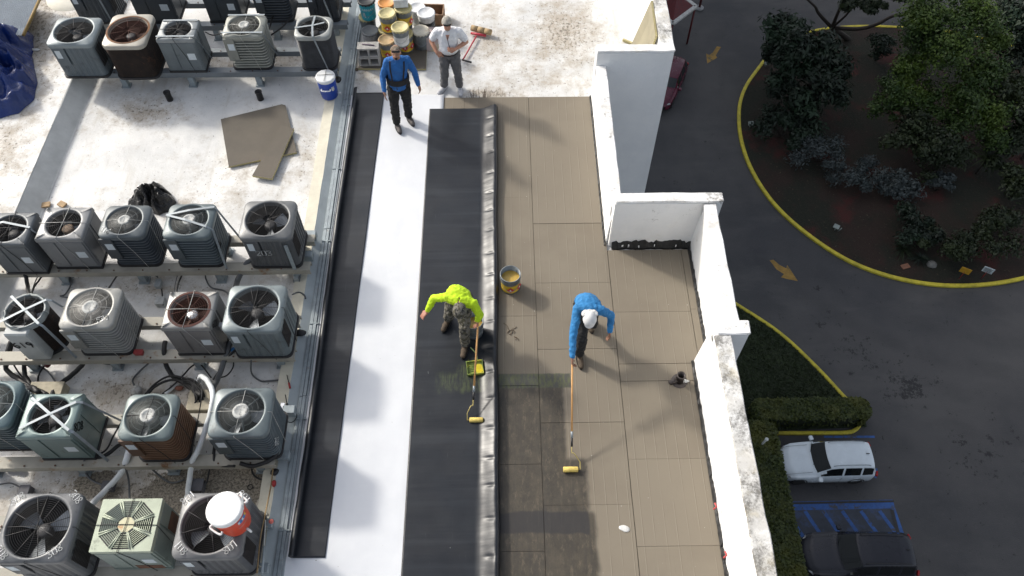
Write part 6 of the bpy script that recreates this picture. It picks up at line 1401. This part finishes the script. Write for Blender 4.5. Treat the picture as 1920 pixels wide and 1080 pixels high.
b = MB(); b.lathe([(.075, .0135), (.001, .018)], (.05, .0, 0), 18, cap0=False, cap1=False, sx=.8); b.build('adhesive_pool', mat('adhesive_bright', (.55, .45, .03), .25, 0, .1, 9), t)
MB().tube(spline([(.04, .12, .04), (.03, .20, .09), (-.02, .27, .12), (-.04, .30, .12)], 4), .007, 5).build('tray_handle', mat('tray_handle', (.25, .32, .12), .5), t)
# ================================================================= PEOPLE
def fuse(b, name, mats, parent, vox=.011, smooth=5, wr=0.0, wsc=.06, kind=None):
    me = b.mesh('tmp'); o = bpy.data.objects.new('tmp', me); C.objects.link(o)
    m = o.modifiers.new('r', 'REMESH'); m.mode = 'VOXEL'; m.voxel_size = vox; m.use_smooth_shade = True
    m = o.modifiers.new('s', 'SMOOTH'); m.factor = .5; m.iterations = smooth
    if wr:
        tx = bpy.data.textures.new('folds', 'CLOUDS'); tx.noise_scale = wsc; tx.noise_depth = 2; m = o.modifiers.new('d', 'DISPLACE'); m.texture = tx; m.strength = wr; m.mid_level = .5; m.texture_coords = 'LOCAL'
    bpy.context.view_layer.update(); dg = bpy.context.evaluated_depsgraph_get(); me2 = bpy.data.meshes.new_from_object(o.evaluated_get(dg)); me2.name = name
    bpy.data.objects.remove(o); me2.materials.clear(); me2.polygons.foreach_set('use_smooth', [True] * len(me2.polygons))
    return obj(name, me2, parent, mats if isinstance(mats, (list, tuple)) else [mats])
def limb(b, pts, rs, n=12):
    sp = spline(pts, 4) if len(pts) > 2 else [Vector(p) for p in pts]; k = len(sp); R = []
    for i in range(k): u = i / (k - 1) * (len(rs) - 1); j = min(int(u), len(rs) - 2); R.append(rs[j] + (rs[j + 1] - rs[j]) * (u - j))
    b.tube(sp, R, n); b.ball(sp[0], R[0] * .98, 0, 10); b.ball(sp[-1], R[-1] * .98, 0, 10)
def ering(c, s, rx, f, ry, n=20): return [Vector(c) + Vector(s) * rx * math.cos(2 * PI * i / n) + Vector(f) * ry * math.sin(2 * PI * i / n) for i in range(n)]
def hand(b, wr, d, nrm, curl, sgn):
    d = Vector(d).normalized(); nrm = Vector(nrm); nrm = (nrm - d * nrm.dot(d)).normalized(); s = d.cross(nrm).normalized() * sgn
    p0 = Vector(wr); p1 = p0 + d * .085
    for u in (-.028, -.010, .010, .028): b.tube([p0 + s * u * .6, p0 + d * .045 + s * u, p1 + s * u], [.016, .016, .013], 8)
    for k, (u, L_) in enumerate(((-.030, .068), (-.010, .078), (.011, .074), (.030, .058))):
        q = p1 + s * u; dd = d; pts = [q - d * .02, q]
        for j in range(3): dd = (dd + nrm * curl * .55).normalized(); q = q + dd * L_ / 3 + s * u * .12; pts.append(q)
        b.tube(pts, [.0105, .0105, .0098, .009, .0075], 7); b.ball(pts[-1], .0075, 0, 6)
    q = p0 + d * .025 - s * .028; t1 = q + (d * .6 - s * .7 + nrm * .3).normalized() * .042; t2 = t1 + (d * .85 - s * .1 + nrm * (.3 + curl * .3)).normalized() * .038
    b.tube([q, t1, t2], [.014, .0115, .009], 7); b.ball(t2, .009, 0, 6)
def frame(u, f): u = Vector(u).normalized(); f = Vector(f); f = (f - u * f.dot(u)).normalized(); return u, f, u.cross(f)
def person(label, loc, J, look, skin=(.33, .17, .10), belly=0.0, sleeve='long'):
    t = thing('person', label, 'person', loc, 0); L0 = Vector(loc); J = {k: (Vector(v) - L0 if k[0] != '_' else Vector(v)) for k, v in J.items()}
    SK = mat('skin_%d' % int(skin[0] * 1000), skin, .5, 0, .08, 12)
    P, N = J['pel'], J['neck']; side = (J['sb'] - J['sa']).normalized(); up = (N - P).normalized(); fw = J['_tf']; fw = (fw - up * fw.dot(up)).normalized(); side = (side - up * side.dot(up)).normalized()
    hs_ = (J['hb'] - J['ha']).normalized(); hup = Vector((0, 0, 1)); hs_ = (hs_ - hup * hs_.dot(hup)).normalized(); hf = J['_pf'].normalized() if '_pf' in J else fw
    def torso(b, g, lo=True, hi=True, hem=-.06):
        rs = []; c = lambda u: P.lerp(N, u)
        bow = -fw * J['_bow'].x if '_bow' in J else Vector((0, 0, 0))
        if lo: rs.append(ering(P + hup * hem - up * .02, hs_, .155 + g, hf, .105 + g))
        rs.append(ering(c(.06), (hs_ + side).normalized(), .160 + g, (hf + fw).normalized(), .112 + g + belly * .4))
        for u, rx, ry, k in ((.28, .142, .100, .8), (.50, .150, .105, .4), (.72, .172, .115, .1), (.88, .165, .100, 0), (.97, .100, .075, 0)): rs.append(ering(c(u) + fw * belly * k * .5 + bow * math.sin(PI * u), side, rx + g + belly * k * .3, fw, ry + g + belly * k * .8))
        if hi: rs.append(ering(c(1.03), side, .062 + g * .4, fw, .060 + g * .4))
        b.rings(rs, 0, True)
        # shoulder caps
        for k in 'ab':
            S = J['s' + k]; b.tube([c(.90), S], [.085 + g, .056 + g], 12); b.ball(S, .057 + g, 0, 12)
    # continuous body with face and hands
    b = MB(); torso(b, 0)
    Hh = J['head']; hu, hff, hsd = frame(J['_hu'], J['_hf'])
    b.tube([N - up * .04, N.lerp(Hh, .55), Hh - hu * .02], [.060, .053, .055], 12)
    M = Matrix((tuple(hsd) + (0,), tuple(hff) + (0,), tuple(hu) + (0,), (0, 0, 0, 1))).transposed()
    hp = lambda x, y, z: Hh + hsd * x + hff * y + hu * z
    b.ball(Hh + hu * .02 - hff * .008, (.080, .099, .104), 0, 18, M); b.ball(hp(0, .030, -.055), (.060, .068, .062), 0, 14, M); b.ball(hp(0, .060, -.088), (.026, .022, .022), 0, 8, M)
    b.tube([hp(0, .078, .022), hp(0, .098, -.008), hp(0, .104, -.022)], [.010, .012, .015], 8); b.ball(hp(0, .088, -.054), (.024, .012, .008), 0, 8, M)
    for s in (-1, 1): b.ball(hp(s * .076, -.008, -.008), (.010, .020, .030), 0, 8, M); b.ball(hp(s * .030, .078, .018), (.015, .010, .010), 0, 8, M); b.ball(hp(s * .038, .062, -.02), (.022, .02, .02), 0, 8, M)
    for k in 'ab':
        limb(b, [J['s' + k], J['e' + k]], [.052, .045, .041]); limb(b, [J['e' + k], J['e' + k].lerp(J['w' + k], .35), J['w' + k]], [.041, .042, .027])
        limb(b, [J['h' + k], J['h' + k].lerp(J['k' + k], .5), J['k' + k]], [.090, .080, .056]); limb(b, [J['k' + k], J['k' + k].lerp(J['f' + k], .32), J['f' + k]], [.055, .058, .036])
        ft = J['_t' + k].normalized(); b.tube([J['f' + k] - V3(0, 0, .02), J['f' + k] + ft * .06 - V3(0, 0, .05), J['f' + k] + ft * .11 - V3(0, 0, .06)], [.034, .024, .016], 8)
        hd = J['_d' + k]; hand(b, J['w' + k] - hd.normalized() * .005, hd, J['_n' + k], look.get('curl' + k, .5), 1 if k == 'a' else -1)
    fuse(b, 'body', SK, t, .0085, 3)
    # shirt
    b = MB(); torso(b, .014, hem=look.get('hem', -.10)); cut = {'long': .90, 'short': None}[sleeve]
    for k in 'ab':
        if sleeve == 'long':
            limb(b, [J['s' + k], J['e' + k]], [.066, .058, .055]); limb(b, [J['e' + k], J['e' + k].lerp(J['w' + k], .5), J['e' + k].lerp(J['w' + k], .93)], [.055, .050, .038])
        else: limb(b, [J['s' + k], J['s' + k].lerp(J['e' + k], .68)], [.068, .072, .072])
    fuse(b, 'shirt', look['shirt'], t, .010, 3, .026, .045)
    # trousers
    b = MB(); g = .022; rs = [ering(P + hup * -.12, hs_, .15 + g * .5, hf, .10 + g * .5), ering(P + hup * -.03, hs_, .158 + g * .5, hf, .108 + g * .5), ering(P.lerp(N, .10), (hs_ + side).normalized(), .150 + g * .5, (hf + fw).normalized(), .104 + g * .5)]
    b.rings(rs, 0, True)
    for k in 'ab':
        limb(b, [J['h' + k] + V3(0, 0, .02), J['h' + k].lerp(J['k' + k], .5), J['k' + k]], [.105, .098, .078]); limb(b, [J['k' + k], J['k' + k].lerp(J['f' + k], .5), J['k' + k].lerp(J['f' + k], .96)], [.078, .074, .070])
    fuse(b, 'trousers', look['trousers'], t, .010, 3, .042, .060)
    for k in 'ab':
        ft = J['_t' + k].normalized(); F = J['f' + k]; b = MB(); z0 = F.z - .085
        b.tube([F + V3(0, 0, .045), F - V3(0, 0, .01), F - V3(0, 0, .035)], [.048, .046, .044], 12)
        for (u, r_, dz) in ((-.055, .042, -.046), (.03, .048, -.040), (.11, .050, -.044), (.185, .042, -.050)): b.ball(F + ft * u + V3(0, 0, dz), (r_, r_, .032), 0, 12)
        b.tube([F - ft * .05 - V3(0, 0, .055), F + ft * .18 - V3(0, 0, .055)], [.042, .042], 10)
        sh = fuse(b, 'shoe', look['shoe'], t, .009, 3)
        b = MB(); pr = []
        for i in range(14): a = 2 * PI * i / 14; pr.append(F + ft * (.065 + .165 * math.cos(a)) + Vector((-ft.y, ft.x, 0)) * (.052 * math.sin(a)))
        b.prism([(p.x, p.y) for p in pr], F.z - .095, F.z - .078); b.build('sole', look.get('sole', M_BLKP), sh)
    return t, J, hp, M, (P, N, side, fw, up), SK
def crown_cap(t, hp, M, Hh, name, m, brim=None, z=.040, r=(.090, .108, .078), brim_m=None):
    b = MB(); n = 20; rs = []
    for j in range(7):
        ph = PI / 2 * j / 6.05; rs.append([hp(r[0] * math.cos(ph) * math.cos(2 * PI * i / n), r[1] * math.cos(ph) * math.sin(2 * PI * i / n) - .008, z + r[2] * math.sin(ph)) for i in range(n)])
    b.rings(rs, 0, True, False, True); o = b.build(name, m, t)
    if brim:
        q = MB(); pts = [hp(.072 * math.cos(a), .060 + .0 + (.10 * math.sin(a)) * brim, z + .008 - .012 * math.sin(a)) for a in np.linspace(0, PI, 13)]; p2 = [p + (hp(0, 0, .006) - hp(0, 0, 0)) for p in pts]
        q.rings([pts, p2], 0, False, True, True); q.build('brim', brim_m or m, o)
    return o
def glasses(t, hp, z=.018):
    b = MB(); b.rings([[hp(x, .100 - abs(x) * .28, z + .018), hp(x, .106 - abs(x) * .28, z + .002), hp(x, .100 - abs(x) * .28, z - .016)] for x in np.linspace(-.064, .064, 11)], 0, True, False, False, False)
    for s in (-1, 1): b.tube([hp(s * .064, .078, z + .006), hp(s * .080, -.01, z + .008)], .004, 5)
    b.build('sunglasses', plain('sunglass_dark', (.012, .010, .012), .15), t)
FB = mat('shirt_royal_blue', (.014, .105, .33), .85, 0, .12, 9); FB2 = mat('shirt_bright_blue', (.022, .165, .38), .85, 0, .12, 9); FL_ = mat('shirt_lime', (.42, .62, .010), .85, 0, .06, 9); FW = mat('shirt_white', (.70, .71, .73), .85, 0, .05, 8)
TBK = mat('trousers_black', (.012, .012, .013), .9, 0, .2, 8); TGR = mat('trousers_grey', (.10, .10, .105), .9, 0, .12, 8)
def m_camo():
    g = G('camo_cloth'); p = g.ob; c = g.mix(g.ramp(g.noise(p, 16, 3, .6), .46, .50), (.060, .055, .035), (.13, .12, .10)); c = g.mix(g.ramp(g.noise(p, 21, 3, .6), .56, .60), c, (.022, .022, .020)); return g.out(c, .9)
CAMO = m_camo(); SHG = mat('shoe_grey', (.09, .08, .078), .7); SHW = mat('shoe_white_grey', (.46, .47, .50), .6, 0, .2, 14, stain=(.1, .1, .11), sscale=18, sth=.55); BOOT = mat('boot_brown', (.07, .05, .032), .8, 0, .3, 14)
fa = .095
def Wv(px, py, z): return W(px, py, z)
# --- man in royal blue, standing on the white strip
zs = .048
o = Vector((-1.80, 10.38, zs)); 
Ja = dict(pel=o + V3(.01, .03, .95), neck=o + V3(.05, .02, 1.46), head=o + V3(.06, -.03, 1.62), sa=o + V3(-.11, .01, 1.40), sb=o + V3(.21, .06, 1.39), ea=o + V3(-.22, -.02, 1.13), eb=o + V3(.30, .08, 1.13), wa=o + V3(-.21, -.20, .93), wb=o + V3(.36, -.02, .90),
          ha=o + V3(-.08, .02, .90), hb=o + V3(.10, .06, .90), ka=o + V3(-.10, -.06, .50), kb=o + V3(.11, .05, .50), fa=o + V3(-.11, -.06, fa), fb=o + V3(.09, .12, fa),
          _tf=V3(.08, -1, 0), _pf=V3(.1, -1, 0), _hf=V3(.10, -1, .75), _hu=V3(0, .7, 1), _ta=V3(.35, -1, 0), _tb=V3(.5, -1, 0), _da=V3(.12, -.45, -1), _db=V3(.25, -.25, -1), _na=V3(1, .2, 0), _nb=V3(-1, .2, 0))
t, J, hp, M, (P, N, side, fw, up), SK = person('man in royal blue shirt and cap looking up from the white strip', o, Ja, dict(shirt=FB, trousers=TBK, shoe=SHG, curla=.35, curlb=.8), skin=(.30, .155, .095), belly=.02)
crown_cap(t, hp, M, J['head'], 'cap', mat('cap_tan_camo', (.16, .12, .085), .9, 0, .4, 22, stain=(.45, .4, .33), sscale=10, sth=.56), 1.0, brim_m=mat('cap_brim_brown', (.09, .06, .045), .9)); glasses(t, hp)
b = MB().ball(hp(0, .034, -.066), (.055, .060, .044), 0, 14, M).ball(hp(0, .080, -.092), (.026, .016, .022), 0, 8, M); b.build('beard', mat('beard_dark', (.025, .017, .013), .95), t); MB().ball(hp(0, .096, -.058), (.018, .006, .006), 0, 8, M).build('mouth', mat('lips', (.30, .12, .10), .6), t)
BB = mat('brace_black', (.012, .012, .014), .85)
b = MB(); q = []
for u, g_ in ((.06, .033), (.16, .036), (.30, .034)):
    q.append(ering(P.lerp(N, u) + fw * .012, side, .158 + g_, fw, .113 + g_, 24))
b.rings(q, 0, True, False, False); b.build('back_brace', BB, t)
for s in (-1, 1):
    k = side * s
    MB_strap([P.lerp(N, .28) + k * .09 + fw * .135, P.lerp(N, .55) + k * .10 + fw * .148, P.lerp(N, .80) + k * .115 + fw * .135, P.lerp(N, .965) + k * .115 + fw * .065, P.lerp(N, 1.0) + k * .10 - fw * .03, P.lerp(N, .85) + k * .09 - fw * .13], .026).build('shoulder_strap', BB, t)
# --- man in white
o = Vector((-.96, 11.30, .002))
Jb = dict(pel=o + V3(.0, .02, .90), neck=o + V3(.01, -.02, 1.38), head=o + V3(.01, -.06, 1.53), sa=o + V3(-.18, .0, 1.32), sb=o + V3(.20, .0, 1.32), ea=o + V3(-.30, .06, 1.08), eb=o + V3(.32, .02, 1.08), wa=o + V3(-.20, -.12, .95), wb=o + V3(.12, -.21, 1.10),
          ha=o + V3(-.085, .02, .86), hb=o + V3(.085, .02, .86), ka=o + V3(-.11, -.02, .47), kb=o + V3(.12, -.01, .47), fa=o + V3(-.14, .02, fa), fb=o + V3(.15, .0, fa),
          _tf=V3(0, -1, -.05), _pf=V3(0, -1, 0), _hf=V3(.12, -1, .12), _hu=V3(0, .12, 1), _ta=V3(-.6, -1, 0), _tb=V3(.05, -1, 0), _da=V3(.7, .1, -.3), _db=V3(-1, -.1, .05), _na=V3(.2, .8, -.6), _nb=V3(0, .9, -.3))
t, J, hp, M, (P, N, side, fw, up), SK = person('grey haired man in a white shirt and grey trousers with one hand on his hip', o, Jb, dict(shirt=FW, trousers=TGR, shoe=SHW, curla=.5, curlb=1.1, sole=mat('sole_pale', (.4, .4, .42), .7), hem=.0), skin=(.40, .20, .13), belly=.07, sleeve='short')
HRM = mat('grey_hair', (.34, .32, .28), .9, 0, .25, 30, .6, 80); crown_cap(t, hp, M, J['head'], 'hair', HRM, None, z=.018, r=(.090, .108, .110)); glasses(t, hp)
MB().ball(hp(0, .044, -.078), (.046, .052, .034), 0, 12, M).build('beard', mat('beard_grey', (.36, .31, .27), .95), t)
b = MB(); b.rings([ering(P.lerp(N, u) + fw * .02, side, .168, fw, .150, 24) for u in (.015, .075)], 0, True, False, False); b.build('belt', BB, t)
MB().tube(spline([P.lerp(N, .95) + fw * .13, P.lerp(N, .75) + fw * .20 + side * .01, P.lerp(N, .55) + fw * .215 + side * .035], 4), .006, 5).build('lanyard', plain('lanyard_dark', (.03, .02, .03)), t)
MB().add([P.lerp(N, .97) + fw * .118 - side * .035, P.lerp(N, .97) + fw * .118 + side * .035, P.lerp(N, .80) + fw * .183], [(0, 1, 2)]).build('open_neck', SK, t)
# --- painter in bright blue, bent over his roller
o = Vector((1.12, 5.70, .032))
Jd = dict(pel=Vector((1.13, 6.02, .88)), neck=Vector((1.12, 5.66, 1.22)), head=Vector((1.115, 5.53, 1.22)), sa=Vector((.965, 5.70, 1.20)), sb=Vector((1.285, 5.68, 1.18)), ea=Vector((.90, 5.40, 1.02)), eb=Vector((1.45, 5.72, .98)), wa=Vector((.885, 5.13, .85)), wb=Vector((1.425, 5.53, .84)),
          ha=Vector((1.05, 6.0, .84)), hb=Vector((1.21, 6.0, .84)), ka=Vector((1.07, 5.62, .54)), kb=Vector((1.24, 5.90, .47)), fa=Vector((1.06, 5.60, .127)), fb=Vector((1.24, 6.20, .127)),
          _tf=V3(0, -.4, -1), _pf=V3(0, -1, -.2), _hf=V3(0, -.55, -1), _hu=V3(0, -1, .45), _ta=V3(.1, -1, 0), _tb=V3(.2, -1, 0), _da=V3(-.0, -.6, -.8), _db=V3(0, -.3, -1), _na=V3(.8, 0, 0), _nb=V3(-1, 0, 0), _bow=V3(.05, 0, 0))
t, J, hp, M, (P, N, side, fw, up), SK = person('painter in bright blue bent forward over a roller on the tan boards', o, Jd, dict(shirt=FB2, trousers=TBK, shoe=BOOT, curla=1.5, curlb=.8), skin=(.24, .12, .075))
crown_cap(t, hp, M, J['head'], 'cap', mat('cap_white', (.60, .60, .60), .85, 0, .06, 10), .9, z=.02, r=(.094, .113, .104)); 
b = MB()
for k in range(7):
    a = PI + PI * (k - 3) / 8; b.ball(hp(.085 * math.sin(a) * .9, -.055 + .03 * math.cos(a), -.01 - .012 * (k % 2)), (.045, .035, .06), 0, 10, M)
fuse(b, 'neck_cloth', mat('patterned_cloth', (.55, .55, .54), .9, 0, .2, 30, stain=(.22, .22, .23), sscale=26, sth=.54), t, .01, 2, .01, .03)
# --- man in lime, stepping and bending over the black sheet
o = Vector((-.66, 5.86, .062))
Jc = dict(pel=Vector((-.66, 6.16, .88)), neck=Vector((-.63, 5.84, 1.20)), head=Vector((-.63, 5.715, 1.16)), sa=Vector((-.80, 5.93, 1.17)), sb=Vector((-.45, 5.84, 1.13)), ea=Vector((-1.00, 5.98, 1.06)), eb=Vector((-.36, 5.76, .95)), wa=Vector((-1.10, 5.86, .92)), wb=Vector((-.405, 5.75, .84)),
          ha=Vector((-.74, 6.14, .84)), hb=Vector((-.58, 6.14, .84)), ka=Vector((-.83, 6.08, .46)), kb=Vector((-.60, 5.78, .56)), fa=Vector((-.87, 6.22, .157)), fb=Vector((-.61, 5.78, .157)),
          _tf=V3(0, -.45, -1), _pf=V3(0, -1, -.2), _hf=V3(0, -.6, -1), _hu=V3(0, -1, .5), _ta=V3(-.4, -1, 0), _tb=V3(-.15, -1, 0), _da=V3(-.7, -.5, -.5), _db=V3(-.0, -.35, -.9), _na=V3(.2, 0, -1), _nb=V3(-1, 0, 0), _bow=V3(.06, 0, 0))
t, J, hp, M, (P, N, side, fw, up), SK = person('man in a lime yellow shirt and camouflage bending over the wide black sheet', o, Jc, dict(shirt=FL_, trousers=CAMO, shoe=BOOT, curla=.6, curlb=1.5), skin=(.36, .16, .11))
crown_cap(t, hp, M, J['head'], 'camo_hat', CAMO, None, z=.012, r=(.098, .120, .126)); b = MB().ball(hp(0, -.03, -.06), (.082, .075, .06), 0, 14, M); b.build('neck_gaiter', CAMO, t)
